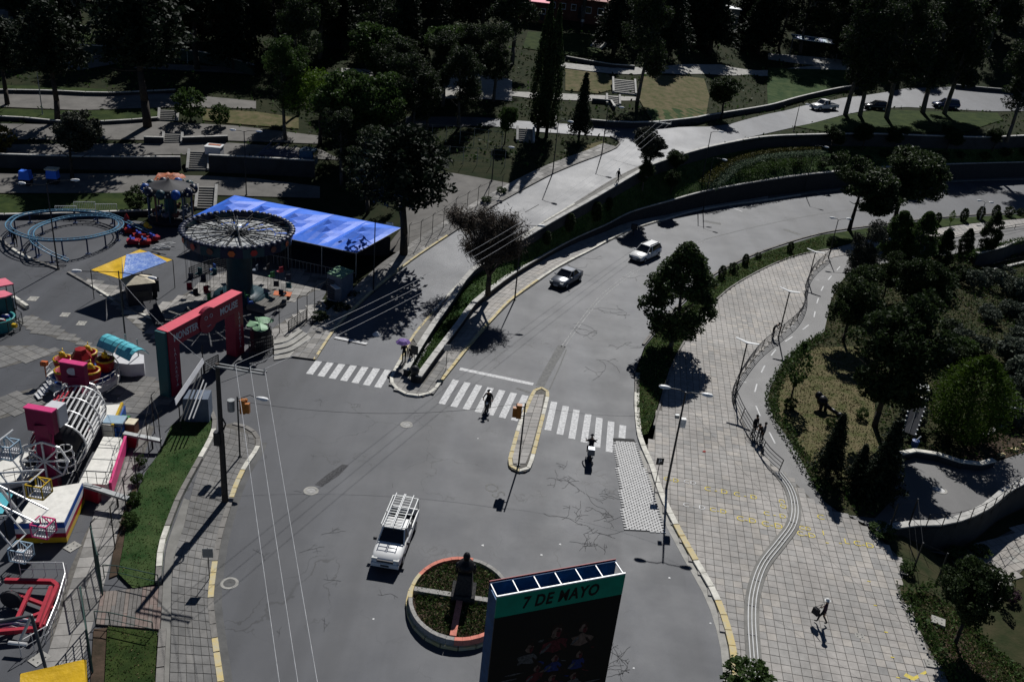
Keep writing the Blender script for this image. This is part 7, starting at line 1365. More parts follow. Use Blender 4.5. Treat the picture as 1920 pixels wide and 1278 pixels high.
for ring, (rr_, n_) in enumerate(((4.35, 16), (3.2, 10))):
    for i in range(n_):
        a = 6.283*(i+.3)/n_; c = SCc+Vector((rr_*math.cos(a), rr_*math.sin(a), 1.25+.1*(i % 3))); x = Vector((-math.sin(a), math.cos(a), 0)); y = Vector((math.cos(a), math.sin(a), 0)); mb = MB(); mb.box(c, (.5, .45, .07), a); mb.box(c+U3*.27-x*.2, (.45, .07, .5), a); ch = mb.build('swing_chair', cc_[(i*5+ring) % 7], t); mb = MB()
        for sx, sy in ((-.2, -.2), (.2, -.2), (-.2, .2), (.2, .2)): mb.tube(c+y*sx+x*sy, SCc+Vector((rr_*math.cos(a), rr_*math.sin(a), zt-.2))+y*sx*1.2+x*sy, .012, n=3)
        stuff(mb.build('chains', 'metal_dark', ch))
bgate('left panel of the dark bar fence behind the swing carousel', [(356, 522), (392, 508)], 1.1, 14); bgate('right panel of the dark bar fence behind the swing carousel', [(393, 508), (432, 500)], 1.1, 14)
wv = P(508, 578); t = thing('platform_edge', 'low pale timber platform beneath the swing chairs', 'platform', wv); q = PP([(478, 545), (540, 548), (536, 572), (495, 588), (462, 580)]); mb = MB(); mb.prism([(v.x, v.y) for v in q], 0, .3); mb.build('deck', 'park_concrete', t); mb = MB(); q = PP([(515, 545), (548, 548), (544, 556), (512, 553)], .31); mb.prism([(v.x, v.y) for v in q], .302, .33); mb.build('orange_sheet', 'ride_orange', t)
# ---- long blue tent
H0 = 3.1; F0, F1, B0, B1 = P(357, 408, H0), P(668, 474, H0), P(440, 366, H0+.4), P(752, 427, H0+.1); t = thing('blue_tent', 'long tent with a row of peaked blue tarpaulin roof bays', 'tent', P(540, 480)); nb = 5
for i in range(nb):
    a, b = i/nb, (i+1)/nb; q = [F0.lerp(F1, a), F0.lerp(F1, b), B0.lerp(B1, b), B0.lerp(B1, a)]; q = [v.copy() for v in q]; mb = MB(); n = 8; vs = []
    for u in range(n+1):
        for v in range(n+1):
            p_ = q[0].lerp(q[1], u/n).lerp(q[3].lerp(q[2], u/n), v/n); du, dv = abs(u/n-.5)*2, abs(v/n-.5)*2; d = max(du, dv); rise = 1.05*(1-d)**1.25-.12*(1-d)*d+rnd.uniform(-.05, .05)*(d < .9); vs.append(p_+U3*rise)
    mb.add(vs, [(u*(n+1)+v, (u+1)*(n+1)+v, (u+1)*(n+1)+v+1, u*(n+1)+v+1) for u in range(n) for v in range(n)]); o = mb.build('roof_bay', 'tarp_blue', t)
    for k, (p_, gx) in enumerate(((q[0], 0), (q[3], 0))): mb = MB(); mb.tube((p_.x, p_.y, 0), p_, .05, n=6); mb.build('post', 'pole_light', t)
    mb = MB(); e0, e1 = q[0]-U3*.05, q[1]-U3*.05; 
    mb.bar(Vector((e0.x, e0.y, 1.0)), Vector((e1.x, e1.y, 1.0)), .05)
    for k in range(9): z_ = e0.lerp(e1, k/9); mb.bar(Vector((z_.x, z_.y, .1)), Vector((z_.x, z_.y, 1.0)), .03)
    mb.build('front_railing', 'pole_light', t); mb = MB(); mb.bar(q[0]-U3*.04, q[1]-U3*.04, .07); mb.build('eave_bar', 'pole_light', t)
for p_ in (F1, B1): mb = MB(); mb.tube((p_.x, p_.y, 0), p_, .05, n=6); mb.build('post', 'pole_light', t)
mb = MB(); mb.bar(F1-U3*.04, B1-U3*.04, .07); mb.build('eave_bar', 'pole_light', t)
mb = MB(); e = F0.lerp(B0, .75), F1.lerp(B1, .75); mb.bar(Vector((e[0].x, e[0].y, 1.4)), Vector((e[1].x, e[1].y, 1.4)), .1, 2.8); mb.build('back_wall', 'hut_dark', t)
# ---- hut with ribbed green roof
zc_ = 2.7; hc = [P(612, 512, zc_), P(640, 523, zc_), P(664, 508, zc_), P(634, 498, zc_)]; t = thing('green_hut', 'grey-blue hut with a ribbed pale green roof at the end of the tent', 'hut', Vector((hc[1].x, hc[1].y, 0))); ins = [sum(hc, Vector())/4+(v-sum(hc, Vector())/4)*.94 for v in hc]; mb = MB(); mb.prism([(v.x, v.y) for v in ins], 0, zc_-.02); mb.build('wall', 'hut_wall', t)
for i in range(7):
    a, b = i/7+.012, (i+1)/7-.012; q = [hc[0].lerp(hc[3], a), hc[1].lerp(hc[2], a), hc[1].lerp(hc[2], b), hc[0].lerp(hc[3], b)]; mb = MB(); mb.prism([(v.x, v.y) for v in q], zc_, zc_+.05+.02*(i % 2)); mb.build('roof_sheet', 'roof_green' if i != 3 else 'roof_green', t)
mb = MB(); d = (hc[1]-hc[0]).normalized()
for k in range(9): z = .4+.22*k; mb = MB(); a, b = ins[0].lerp(ins[1], .05), ins[0].lerp(ins[1], .55); s = Vector((d.y, -d.x, 0))*.06; mb.bar(Vector((a.x, a.y, z))+s, Vector((b.x, b.y, z))+s, .05, .1); mb.build('shutter_slat', 'hut_dark', t)
mb = MB(); a = ins[0].lerp(ins[1], .8); mb.bar(Vector((a.x, a.y, 1.9))+s*4-d*.5, Vector((a.x, a.y, 1.9))+s*9+d*.5, .5, .05); mb.build('awning', 'lamp_white', t)
# ---- red entrance arch
AL, AR = P(334, 738), P(452, 664); d = (AR-AL); d.z = 0; AW = d.length; d.normalized(); ex = d.normalized(); ey = Vector((-ex.y, ex.x, 0)); hA = height_to(AL, 618); t = thing('entrance_arch', 'red entrance arch with a round face and the words MONSTER MOUSE', 'arch', (AL+AR)/2); th = .95; pw = 1.05; bh = 1.35
def ap(x, z, y=0.): return AL+ex*x+U3*z+ey*y
def abox(name, x0, x1, z0_, z1_, y0, y1, m_, par=t):
    mb = MB(); q = [ap(x0, z0_, y0), ap(x1, z0_, y0), ap(x1, z0_, y1), ap(x0, z0_, y1), ap(x0, z1_, y0), ap(x1, z1_, y0), ap(x1, z1_, y1), ap(x0, z1_, y1)]; mb.add(q, [(3, 2, 1, 0), (4, 5, 6, 7), (0, 1, 5, 4), (1, 2, 6, 5), (2, 3, 7, 6), (3, 0, 4, 7)]); return mb.build(name, m_, par)
x0 = -.55; x1 = AW+.45; pl = abox('pillar', x0, x0+pw, 0, hA-bh, 0, th, 'arch_red'); pr = abox('pillar', x1-pw, x1, 0, hA-bh, 0, th, 'arch_red'); bm_ = abox('beam', x0, x1, hA-bh+.003, hA, 0, th, 'arch_red'); abox('beam_top', x0, x1, hA+.003, hA+.05, -.02, th+.02, 'arch_red_lit'); abox('side_panel', x0-.25, x0-.004, 0, hA, .1, th, 'arch_teal'); xm = (x0+x1)/2  # shade painted in: faces darkened red, beam top a lighter sunlit copy
mb = MB(); cI = [ap(xm+1.0*math.cos(6.283*k/24), hA-bh*.5+1.0*math.sin(6.283*k/24), -.12) for k in range(24)]; cO = [q+ey*.35 for q in cI]; mb.add(cI+cO, [(k, (k+1) % 24, 24+(k+1) % 24, 24+k) for k in range(24)]+[tuple(range(23, -1, -1)), tuple(range(24, 48))]); fd = mb.build('round_face', 'arch_red', t)
for s in (-.3, .28):
    mb = MB()
    for k in range(12): a, b = 6.283*k/12, 6.283*(k+1)/12; r_ = .15; mb.bar(ap(xm+s+r_*math.cos(a), hA-bh*.5+.28+r_*math.sin(a), -.14), ap(xm+s+r_*math.cos(b), hA-bh*.5+.28+r_*math.sin(b), -.14), .045, .03)
    mb.build('eye_ring', 'letter_pale', fd)
mb = MB(); mb.path([ap(xm-.2, hA-bh*.5-.42, -.14), ap(xm-.05, hA-bh*.5-.48, -.14), ap(xm+.08, hA-bh*.5-.42, -.14), ap(xm+.2, hA-bh*.5-.45, -.14)], .03); mb.build('mouth', 'letter_pale', fd)
wl = (x1-x0)/2-1.05
put_text('lettering', 'MONSTER', .78, frame_mtx(ap(x0+wl/2+.25, hA-bh*.52, -.012), ex, -ey) @ Matrix.Diagonal((.74, 1, 1, 1)), 'letter_pale', bm_, .012, 1., .018); put_text('lettering', 'MOUSE', .8, frame_mtx(ap(x1-wl/2-.1, hA-bh*.5, -.012), ex, -ey) @ Matrix.Diagonal((.82, 1, 1, 1)), 'letter_pale', bm_, .012, 1., .018)
for p_, xx in ((pl, x0+pw*.55), (pr, x1-pw*.45)): put_text('pillar_lettering', '\n'.join('LAIKAKOTA'), .36, frame_mtx(ap(xx, hA*.42, -.01), ex, -ey), 'letter_pale', p_, .006)
# ---- dark kiosk with the leaning white board
c = P(368, 792); t = thing('guard_kiosk', 'dark kiosk with steel roof bars on the grass corner', 'kiosk', c); mb = MB(); mb.box(c+Vector((0, .5, 1.0)), (1.7, 1.3, 2.0), .15); mb.build('wall', 'hut_wall', t); mb = MB(); mb.box(c+Vector((-.9, .9, .9)), (.5, .8, 1.8), .15); mb.build('door', 'hut_dark', t)
for k in range(4): mb = MB(); a = P(338+8*k, 790-2*k, 1.6); b = P(372+5*k, 700+6*k, 2.7); mb.bar(a, b, .07); mb.build('roof_bar', 'steel_white' if k > 1 else 'metal_dark', t)
for px in ((345, 775), (382, 700)): mb = MB(); b = P(*px); mb.tube(b, b+U3*2.5, .04); mb.build('post', 'metal_dark', t)
zq = 2.4; q = [P(329, 760, zq), P(382, 680, zq), P(379, 671, zq+.35), P(327, 748, zq+.35)]; t = thing('sign_board', 'long pale board tilted over the kiosk beside the arch', 'sign', q[0]); mb = MB(); nrm = (q[1]-q[0]).cross(q[3]-q[0]).normalized()*.04; mb.add(q+[v+nrm for v in q], [(3, 2, 1, 0), (4, 5, 6, 7), (0, 1, 5, 4), (1, 2, 6, 5), (2, 3, 7, 6), (3, 0, 4, 7)]); mb.build('board', 'kiosk_white', t)
for s in (.1, .9): mb = MB(); b = q[0].lerp(q[1], s); mb.tube((b.x, b.y, 0), b, .04); mb.build('post', 'metal_dark', t)
# ---- leaf-roofed stall, curved steps
c = P(490, 650); t = thing('leaf_stall', 'dark stall roofed with big pale green leaf shapes', 'stall', c); mb = MB(); mb.lathe(c, [(.9, 0), (.9, 1.7), (.3, 2.1)], 10); mb.build('drum', 'hut_dark', t)
for px, a, L in (((492, 597), .2, 1.5), ((478, 606), 2.4, 1.3), ((488, 610), -1.2, 1.3)):
    q = P(*px, 2.5); mb = MB(); dx, dy = Vector((math.cos(a), math.sin(a), -.12)), Vector((-math.sin(a), math.cos(a), 0)); vs = []; n = 8
    for i in range(n+1): u = i/n; w_ = .62*math.sin(math.pi*u)**.7; vs += [q+dx*(L*(u-.4))+dy*w_-U3*.12, q+dx*(L*(u-.4))+U3*.08, q+dx*(L*(u-.4))-dy*w_-U3*.12]
    mb.add(vs, [f for i in range(n) for f in ((3*i, 3*i+3, 3*i+4, 3*i+1), (3*i+1, 3*i+4, 3*i+5, 3*i+2))]); mb.build('roof_leaf', 'leaf_green', t)
t = thing('curved_steps', 'curved pale steps from the crossing up towards the leaf-roofed stall', 'steps', P(550, 655)); ln = [[(514, 676), (552, 668), (590, 643)], [(514, 668), (548, 660), (584, 637)], [(514, 660), (544, 653), (577, 631)], [(514, 652), (540, 646), (568, 627)], [(514, 645), (536, 640), (562, 624)]]
for k in range(4):
    a = resamp_n(PP(ln[k]), 10); b = resamp_n(PP(ln[k+1]), 10); mb = MB(); z = .09+.1*k; mb.strip([v+U3*z for v in a], [v+U3*z for v in b]); mb.strip([v+U3*-.02 for v in a], [v+U3*z for v in a]); o = mb.build('step', 'concrete_pale', t)
bgate('short dark bar fence above the curved steps', [(541, 622), (575, 600)], 1.0, 12); bgate('dark bar fence left of the leaf-roofed stall below the arch', [(468, 672), (512, 662)], 1.6, 12); bgate('thin metal barrier standing under the red arch', [(384, 700), (410, 686)], 1.0, 10)
# ---- turquoise kiosk
zr_ = 2.5; t = thing('turquoise_kiosk', 'white counter kiosk under two curved turquoise roof shells', 'kiosk', P(240, 700))
for q in ([(180, 642), (213, 627), (246, 641), (212, 655)], [(215, 656), (247, 641), (279, 657), (242, 670)]):
    v = [P(*p_, zr_) for p_ in q]; n = 6; prof = [(-.25), .12, .3, .34, .3, .12, -.25]; mb = MB(); vs = []
    for i in range(n+1): a, b = v[0].lerp(v[1], i/n), v[3].lerp(v[2], i/n); vs += [a+U3*prof[i], b+U3*prof[i]]
    mb.add(vs+[p_-U3*.07 for p_ in vs], [(2*i, 2*i+2, 2*i+3, 2*i+1)[::-1] for i in range(n)]+[(14+2*i, 14+2*i+1, 14+2*i+3, 14+2*i+2)[::-1] for i in range(n)]+[(2*i, 14+2*i, 14+2*i+2, 2*i+2)[::-1] for i in range(n)]+[(2*i+1, 2*i+3, 14+2*i+3, 14+2*i+1)[::-1] for i in range(n)]); mb.build('roof_shell', 'teal_roof', t)
    for k in (1, 3): mb = MB(); mb.path([vs[2*i].lerp(vs[2*i+1], k/4)+U3*.02 for i in range(n+1)], .02, 4); mb.build('roof_rib', 'teal_roof', t)
q = PP([(205, 690), (232, 676), (272, 688), (272, 704), (246, 706), (212, 702)]); mb = MB(); mb.prism([(v.x, v.y) for v in q], 0, 1.05); mb.build('counter', 'kiosk_white', t)
for px in ((214, 690), (262, 690), (240, 680)): mb = MB(); b = P(*px); mb.tube(b, b+U3*2.5, .05); mb.build('post', 'pole_light', t)
# ---- cup ride
CC_ = P(158, 712); t = thing('cup_ride', 'round white platform ride with red cups topped by yellow figures', 'ride', CC_); mb = MB(); mb.lathe(CC_, [(2.5, .0), (2.5, .42), (2.35, .45), (.01, .45)], 28); mb.build('platform', 'white_panel', t); mb = MB(); mb.lathe(CC_, [(1.2, .46), (1.2, .49), (2.1, .49), (2.1, .46)], 24); mb.build('track_ring', 'stripe_blue', t)
for i in range(22):
    if i in (12, 13): continue
    a = 6.283*i/22; c = CC_+Vector((2.45*math.cos(a), 2.45*math.sin(a), 0)); b = CC_+Vector((2.45*math.cos(a+.285), 2.45*math.sin(a+.285), 0)); mb = MB(); mb.tube(c+U3*.4, c+U3*1.1, .03); mb.bar(c+U3*1.1, b+U3*1.1, .05); mb.bar(c+U3*.75, b+U3*.75, .03); mb.build('fence_bar', 'steel_white', t)
for i in range(5):
    a = 6.283*i/5+.5; c = CC_+Vector((1.55*math.cos(a), 1.55*math.sin(a), .5)); mb = MB(); mb.lathe(c, [(.3, 0), (.55, .25), (.66, .8), (.6, 1.05), (.5, 1.05), (.45, .5), (.01, .45)], 14); cup = mb.build('cup', ('ride_red', 'stripe_red')[i % 2], t, True); mb = MB(); mb.lathe(c+U3*1.0, [(.68, -.04), (.7, .04), (.58, .06)], 14); mb.build('cup_rim', 'ride_yellow', cup, True)
    mb = MB(); mb.ell(c+U3*1.35, (.24, .24, .26), 8, 6); mb.ell(c+Vector((.25, 0, 1.2)), (.16, .1, .1), 6, 5)
    for s in (-1, 1): mb.tube(c+Vector((0, .12*s, 1.5)), c+Vector((-.1, .35*s, 1.72)), .06, .02)
    mb.build('cup_figure', 'ride_yellow', cup, True)
mb = MB(); mb.lathe(CC_, [(.3, .4), (.3, 1.5), (.8, 1.9), (.45, 2.4), (.4, 2.6), (.01, 2.62)], 6); mb.build('centre_lantern', 'ride_red', t)
c = P(85, 735); mb = MB(); 
for k in range(5): a_ = P(72+5.5*k, 742-6*k, .15+.1*k); mb = MB(); mb.box(a_, (.9, .3, .06), -.8); mb.build('step', 'steel_white', t)
mb = MB(); b = P(88, 715); mb.box(b+U3*1.5, (.45, .35, .3)); mb.tube(b, b+U3*1.4, .04); mb.build('orange_lamp', 'ride_orange', t)
# ---- big spinning ride: two pylons with boards, cage drum, platforms
G1, G2 = P(154, 806), P(98, 912); ax = (G2-G1); ax.z = 0; LL_ = ax.length; ax.normalize(); sx = Vector((-ax.y, ax.x, 0)); t = thing('spinning_ride', 'large ride with two magenta pylons and a white cage drum between them', 'ride', (G1+G2)/2)
zD1 = 2.35
for k, (G, ty, bw) in enumerate(((G1, 682, 1.7), (G2, 768, 1.75))):
    h = height_to(G, ty); mb = MB(); mb.box(G+U3*(h*.42), (.95, .85, h*.84), .25, top=.8); pyl = mb.build('pylon', 'magenta', t); mb = MB(); bc = G+U3*(h-.7); mb.box(bc, (bw, .4, 1.5), -.12); bd = mb.build('sign_box', 'magenta', pyl); mb = MB(); mb.box(bc+U3*.8, (bw*1.05, .5, .08), -.12); mb.build('sign_cap', 'magenta_top', bd)  # boards in magenta darkened for shade, cap in the lighter sunlit copy
    if k == 0: mb = MB(); q = [bc+Vector((.36*math.cos(6.283*i/14), -.235+.04*math.cos(6.283*i/14), .25+.27*math.sin(6.283*i/14))) for i in range(14)]; mb.add(q, [tuple(range(14))]); mb.build('round_mark', 'letter_pale', bd)
    else: mb = MB(); mb.box(bc+Vector((.55, .65, .1)), (.9, .8, 1.3), -.12); mb.build('grey_cabinet', 'kiosk_white', bd)
    hub = G+U3*(zD1-.1)-ax*(.55 if k == 0 else -.55)
    for j in range(8): a = 6.283*j/8; mb = MB(); e = hub+(sx*math.cos(a)+U3*math.sin(a))*1.35; mb.bar(hub, e, .09); mb.build('spoke', 'steel_white', t); a2 = a+.785; mb = MB(); mb.bar(e, hub+(sx*math.cos(a2)+U3*math.sin(a2))*1.35, .1); mb.build('wheel_rim', 'steel_white', t)
    for s in (-1, 1):
        cage = G+sx*s*1.0+U3*1.9; mb = MB()
        for z in (-.6, -.1, .4, .9):
            for j in range(10): a, b = 6.283*j/10, 6.283*(j+1)/10; rr2 = .55*math.cos(z*.7); mb.bar(cage+Vector((rr2*math.cos(a), rr2*math.sin(a), z)), cage+Vector((rr2*math.cos(b), rr2*math.sin(b), z)), .05)
        for j in range(6): a = 6.283*j/6; mb.path([cage+Vector((.55*math.cos(z*.7)*math.cos(a), .55*math.cos(z*.7)*math.sin(a), z)) for z in (-.6, -.1, .4, .9)], .03)
        mb.build('rider_cage', 'steel_white', t); mb = MB(); mb.ell(cage-U3*.1, (.32, .32, .45), 8, 5); mb.build('seat', 'hut_dark', t)
dr = 1.6; n_ = 32; c0, c1 = G1+ax*.95+U3*zD1+sx*.35, G1+ax*(LL_-.95)+U3*zD1+sx*.35
mb = MB(); mb.tube(c0, c1, .5, n=12); mb.build('drum_core', 'hut_dark', t); mb = MB(); mb.tube(c0, c1, 1.1, n=16); mb.build('drum_shell', 'hut_dark', t, True)
for j in range(n_): a = 6.283*j/n_; v = (sx*math.cos(a)+U3*math.sin(a))*dr; mb = MB(); mb.bar(c0+v, c1+v, .085); mb.build('drum_bar', 'frame_red' if math.cos(a) < -.1 else 'steel_white', t)
for k in range(4):
    c = c0.lerp(c1, k/3); mb = MB()
    for j in range(20): a, b = 6.283*j/20, 6.283*(j+1)/20; mb.bar(c+(sx*math.cos(a)+U3*math.sin(a))*dr*1.02, c+(sx*math.cos(b)+U3*math.sin(b))*dr*1.02, .08)
    mb.build('drum_hoop', 'steel_white', t)
b = c0.lerp(c1, .2)-sx*2.1; mb = MB(); 
wl_ = P(112, 830, 1.6), P(148, 766, 1.6); mb = MB(); mb.bar(wl_[0], wl_[1], .12, .9); mb.build('mural_panel', 'roof_green', t); mb = MB(); mb.bar(wl_[0]+U3*.55, wl_[1]+U3*.55, .4, .2); mb.build('mural_top', 'white_panel', t)
def deck(name, px, z0_, z1_, m_, par, edge=None):
    q = PP(px, z1_); mb = MB(); mb.prism([(v.x, v.y) for v in q], z0_, z1_, 0); o = mb.build(name, m_, par); return q
dk = deck('platform', [(194, 818), (232, 820), (203, 908), (148, 905)], .2, .85, 'white_panel', t)
for k in range(1, 4): a, b = dk[0].lerp(dk[3], k/4), dk[1].lerp(dk[2], k/4); mb = MB(); mb.bar(a+U3*.012, b+U3*.012, .04, .02); mb.build('deck_seam', 'sign_back', t)
mb = MB(); mb.bar(dk[1]-U3*.3+Vector((.12, 0, 0)), dk[2]-U3*.3+Vector((.12, 0, 0)), .16, .9); mb.build('magenta_skirt', 'magenta_top', t)
def hrail(pts, h, m_, par):
    mb = MB(); mb.path([v+U3*h for v in pts], .025, 5); mb.path([v+U3*h*.5 for v in pts], .018, 4)
    for v in resamp(pts, .6): mb.tube(v, v+U3*h, .018, n=5)
    mb.build('guard_rail', m_, par)
hrail([dk[1].lerp(dk[2], .25), dk[1].lerp(dk[2], .02), dk[0]], .9, 'metal_dark', t); hrail([dk[1].lerp(dk[2], .7), dk[2], dk[3]], .9, 'metal_dark', t)
deck('upper_platform', [(186, 760), (228, 757), (212, 797), (190, 795)], .4, 1.3, 'white_panel', t); mb = MB(); a, b = P(229, 756, 1.25), P(211, 798, 1.25); mb.bar(a, b, .16, .2); mb.build('yellow_edge', 'ride_yellow', t); mb = MB(); mb.bar(a+Vector((.16, 0, -.5)), b+Vector((.16, 0, -.5)), .1, .7); mb.build('blue_skirt', 'stripe_blue', t)
t2 = thing('control_booth', 'small blue control booth beside the cage drum ride', 'booth', P(219, 818)); c = P(219, 818); mb = MB(); mb.box(c+U3*.75, (1.1, .8, 1.0), .1); mb.build('box', 'stripe_blue', t2); mb = MB(); mb.box(c+U3*1.32, (1.3, 1.0, .1), .1); mb.build('top', 'gondola_blue', t2)
for k, (px, m_) in enumerate((((232, 806), 'ride_green'), ((247, 812), 'ride_cream'))): c = P(*px); t2 = thing('crate', ['green-topped box next to the blue control booth', 'cream-topped box at the end of the row by the control booth'][k], 'box', c); mb = MB(); mb.box(c+U3*.45, (.75, .7, .9)); mb.build('box', 'brick_red', t2); mb = MB(); mb.box(c+U3*.94, (.8, .75, .07)); mb.build('lid', m_, t2)
def drawbar(label, a, b, z):
    A, B = P(*a, z), P(*b, z-.3); t2 = thing('drawbar', label, 'trailer part', Vector((A.x, A.y, 0))); mb = MB(); mb.bar(A, B, .35, .16); mb.build('beam', 'sign_back', t2); mb = MB(); m = A.lerp(B, .35); mb.bar(A-U3*.5, m-U3*.5, .3, .9); mb.build('end_plate', 'stripe_red', t2); mb = MB(); e = A.lerp(B, .75); mb.tube((e.x, e.y, 0), e, .06); mb.build('prop', 'metal_dark', t2)
drawbar('grey trailer drawbar beside the blue control booth', (232, 812), (302, 826), 1.0); drawbar('grey trailer drawbar at the corner of the striped trailer', (156, 908), (240, 935), 1.1)
# ---- striped trailer
tq = PP([(154, 904), (120, 978), (26, 980), (70, 918)], 1.5); t = thing('striped_trailer', 'trailer with a white top and blue, white, red and yellow striped sides', 'trailer', Vector((tq[1].x, tq[1].y, 0)))
for z0_, z1_, m_ in ((.1, .45, 'ride_yellow'), (.453, .75, 'stripe_red'), (.753, 1.1, 'kiosk_white'), (1.103, 1.45, 'stripe_blue'), (1.453, 1.5, 'white_panel')): mb = MB(); k = 1 if z0_ > 1.4 else 1.01; cen = sum(tq, Vector())/4; mb.prism([(cen.x+(v.x-cen.x)*k, cen.y+(v.y-cen.y)*k) for v in tq], z0_, z1_); mb.build('side_band', m_, t)
t = thing('boarding_platform', 'pale boarding platform with railings at the left edge of the cage drum ride', 'platform', P(40, 890)); q = PP([(-20, 900), (-10, 870), (40, 845), (75, 850), (82, 870), (50, 895), (10, 905)], .5); mb = MB(); mb.prism([(v.x, v.y) for v in q], 0, .5); mb.build('deck', 'white_panel', t); hrail([q[6], q[5], q[4]], .9, 'metal_dark', t)
c = P(5, 935, 2.2); q = [P(-40, 925, 2.2), P(27, 921, 2.2), P(5, 962, 2.0), P(-40, 965, 2.0)]; t = thing('turquoise_awning', 'turquoise sheet roof at the left edge under the ferris wheel', 'awning', Vector((c.x, c.y, 0))); cloth('sheet', q, 'teal_roof', t, 4, .05, .0)
for v in q: mb = MB(); mb.tube((v.x, v.y, 0), v, .04); mb.build('post', 'metal_dark', t)
# ---- ferris wheel at the left edge
HB = P(-58, 900, 5.0); t = thing('ferris_wheel', 'ferris wheel of white tubes with coloured basket gondolas at the left edge', 'ferris wheel', Vector((HB.x, HB.y, 0))); WR = 4.15; wx = Vector((math.cos(-.12), math.sin(-.12), 0)); wy = Vector((-wx.y, wx.x, 0)); col_ = ('gondola_blue', 'ride_yellow', 'magenta_top', 'gondola_blue', 'ride_green', 'ride_orange')
for s in (-.55, .55):
    for i in range(10):
        a = 6.283*i/10+.27; e = HB+wy*s+(wx*math.cos(a)+U3*math.sin(a))*WR; mb = MB(); mb.tube(HB+wy*s, e, .055, n=6); mb.build('spoke', 'steel_white', t); a2 = a+.6283; e2 = HB+wy*s+(wx*math.cos(a2)+U3*math.sin(a2))*WR; mb = MB(); mb.tube(e.lerp(HB+wy*s, .32), e2.lerp(HB+wy*s, .32), .045, n=6); mb.build('rim_tube', 'steel_white', t)
for i in range(10):
    a = 6.283*i/10+.27; e = HB+(wx*math.cos(a)+U3*math.sin(a))*WR; mb = MB(); mb.tube(e-wy*.6, e+wy*.6, .04); mb.build('gondola_axle', 'steel_white', t); m_ = {0: 'ride_yellow', 9: 'magenta_top', 1: 'gondola_blue', 8: 'gondola_blue'}.get(i, col_[i % 6]); c = e-U3*.75; mb = MB()
    k = [c+wx*x+wy*y+U3*z for z in (-.4, .35) for x, y in ((-.45, -.4), (.45, -.4), (.45, .4), (-.45, .4))]
    for a_, b_ in ((0, 1), (1, 2), (2, 3), (3, 0), (4, 5), (5, 6), (6, 7), (7, 4), (0, 4), (1, 5), (2, 6), (3, 7)): mb.bar(k[a_], k[b_], .06)
    mb.bar(k[7].lerp(k[4], .5), e, .05); mb.bar(k[5].lerp(k[6], .5), e, .05); g_ = mb.build('gondola_frame', m_, t); mb = MB()
    for j in range(1, 6): mb.bar(k[0].lerp(k[1], j/6), k[4].lerp(k[5], j/6), .03); mb.bar(k[1].lerp(k[2], j/6), k[5].lerp(k[6], j/6), .03); mb.bar(k[3].lerp(k[2], j/6), k[7].lerp(k[6], j/6), .03)
    mb.build('gondola_grille', 'steel_white', g_); mb = MB(); q = [k[0], k[1], k[2], k[3]]; mb.add(q, [(0, 1, 2, 3)]); mb.box(c+wy*.22-U3*.18, (.8, .3, .08)); mb.build('gondola_seat', 'kiosk_white', g_)
for s in (-1.2, 1.2):
    for x in (-2.2, 2.2): mb = MB(); mb.tube(HB+wy*s, Vector((HB.x, HB.y, 0))+wx*x+wy*s*1.5, .1, n=7); mb.build('support_leg', 'steel_white', t)
mb = MB(); mb.tube(HB-wy*1.3, HB+wy*1.3, .18, n=10); mb.build('axle', 'metal_dark', t)
# ---- red low frame with railings, A-frame, yellow awning
t = thing('red_ride_base', 'low red steel ride frame with a dark wheel behind a thin railing', 'ride frame', P(60, 1130)); rb = [(10, 1088, .5), (98, 1090, .6), (108, 1098, .6), (72, 1178, .5), (-20, 1186, .5)]; rp = PP(rb)
for i in range(4): mb = MB(); mb.bar(rp[i], rp[i+1], .2, .25); mb.build('frame_beam', 'frame_red', t)
for a, b in (((58, 1102, .6), (30, 1165, .6)), ((96, 1100, .9), (70, 1168, .8)), ((104, 1100, .4), (80, 1172, .4)), ((0, 1178, .4), (75, 1150, .4)), ((20, 1110, .3), (100, 1140, .3))): mb = MB(); mb.bar(P(*a), P(*b), .18, .18); mb.build('cross_beam', 'frame_red', t)
c = P(24, 1140); mb = MB(); mb.tube(c+U3*.6-Vector((0, .08, 0)), c+U3*.6+Vector((0, .08, 0)), .52, n=18); mb.build('wheel_disc', 'hut_dark', t)
for k in range(6): mb = MB(); c = P(20+4*k, 1196-2*k, .3); mb.path([c+Vector((-1.2, .2, .1*k)), c+Vector((-.3, .5, .15+.05*k)), c+Vector((.7, .4, .1*k))], .05); mb.build('curved_tube', 'steel_white' if k % 2 else 'track_dark', t)
hrail(PP([(40, 1080), (122, 1080), (126, 1100), (112, 1150), (92, 1200), (40, 1230)]), .95, 'steel_white', t)
ap_ = P(59, 1153, 3.6); t = thing('pole_tripod', 'grey A-frame of steel poles beside the yellow awning', 'frame', Vector((ap_.x, ap_.y, 0)))
ft = [P(-30, 1215), P(98, 1285), P(36, 1222), P(110, 1300)]
for e, m_ in ((P(-60, 1175, 3.6), 'pole_grey'), (P(97, 1295, 0), 'pole_grey'), (P(38, 1200, 1.5), 'steel_white')): mb = MB(); mb.tube(ap_, e, .075, n=8); mb.build('frame_pole', m_, t)
mb = MB(); a = P(16, 1204, .5); mb.tube(a, a+Vector((.9, 0, 0)), .09, n=8); mb.build('cross_tube', 'steel_white', t)
t = thing('yellow_awning', 'bright yellow fabric awning at the bottom left corner', 'awning', P(100, 1330)); q = [P(36, 1302, 2.4), P(38, 1262, 2.6), P(158, 1235, 2.6), P(163, 1300, 2.4)]; cloth('fabric', q, 'tarp_yellow', t, 8, .1, .02, 5); cloth('fabric_flap', [P(163, 1302, 2.38), P(159, 1236, 2.58), P(162, 1236, 1.9), P(165, 1302, 1.8)], 'tarp_yellow', t, 4, 0, .01)
for v in q: mb = MB(); mb.tube((v.x, v.y, 0), v, .035); mb.build('post', 'metal_dark', t)
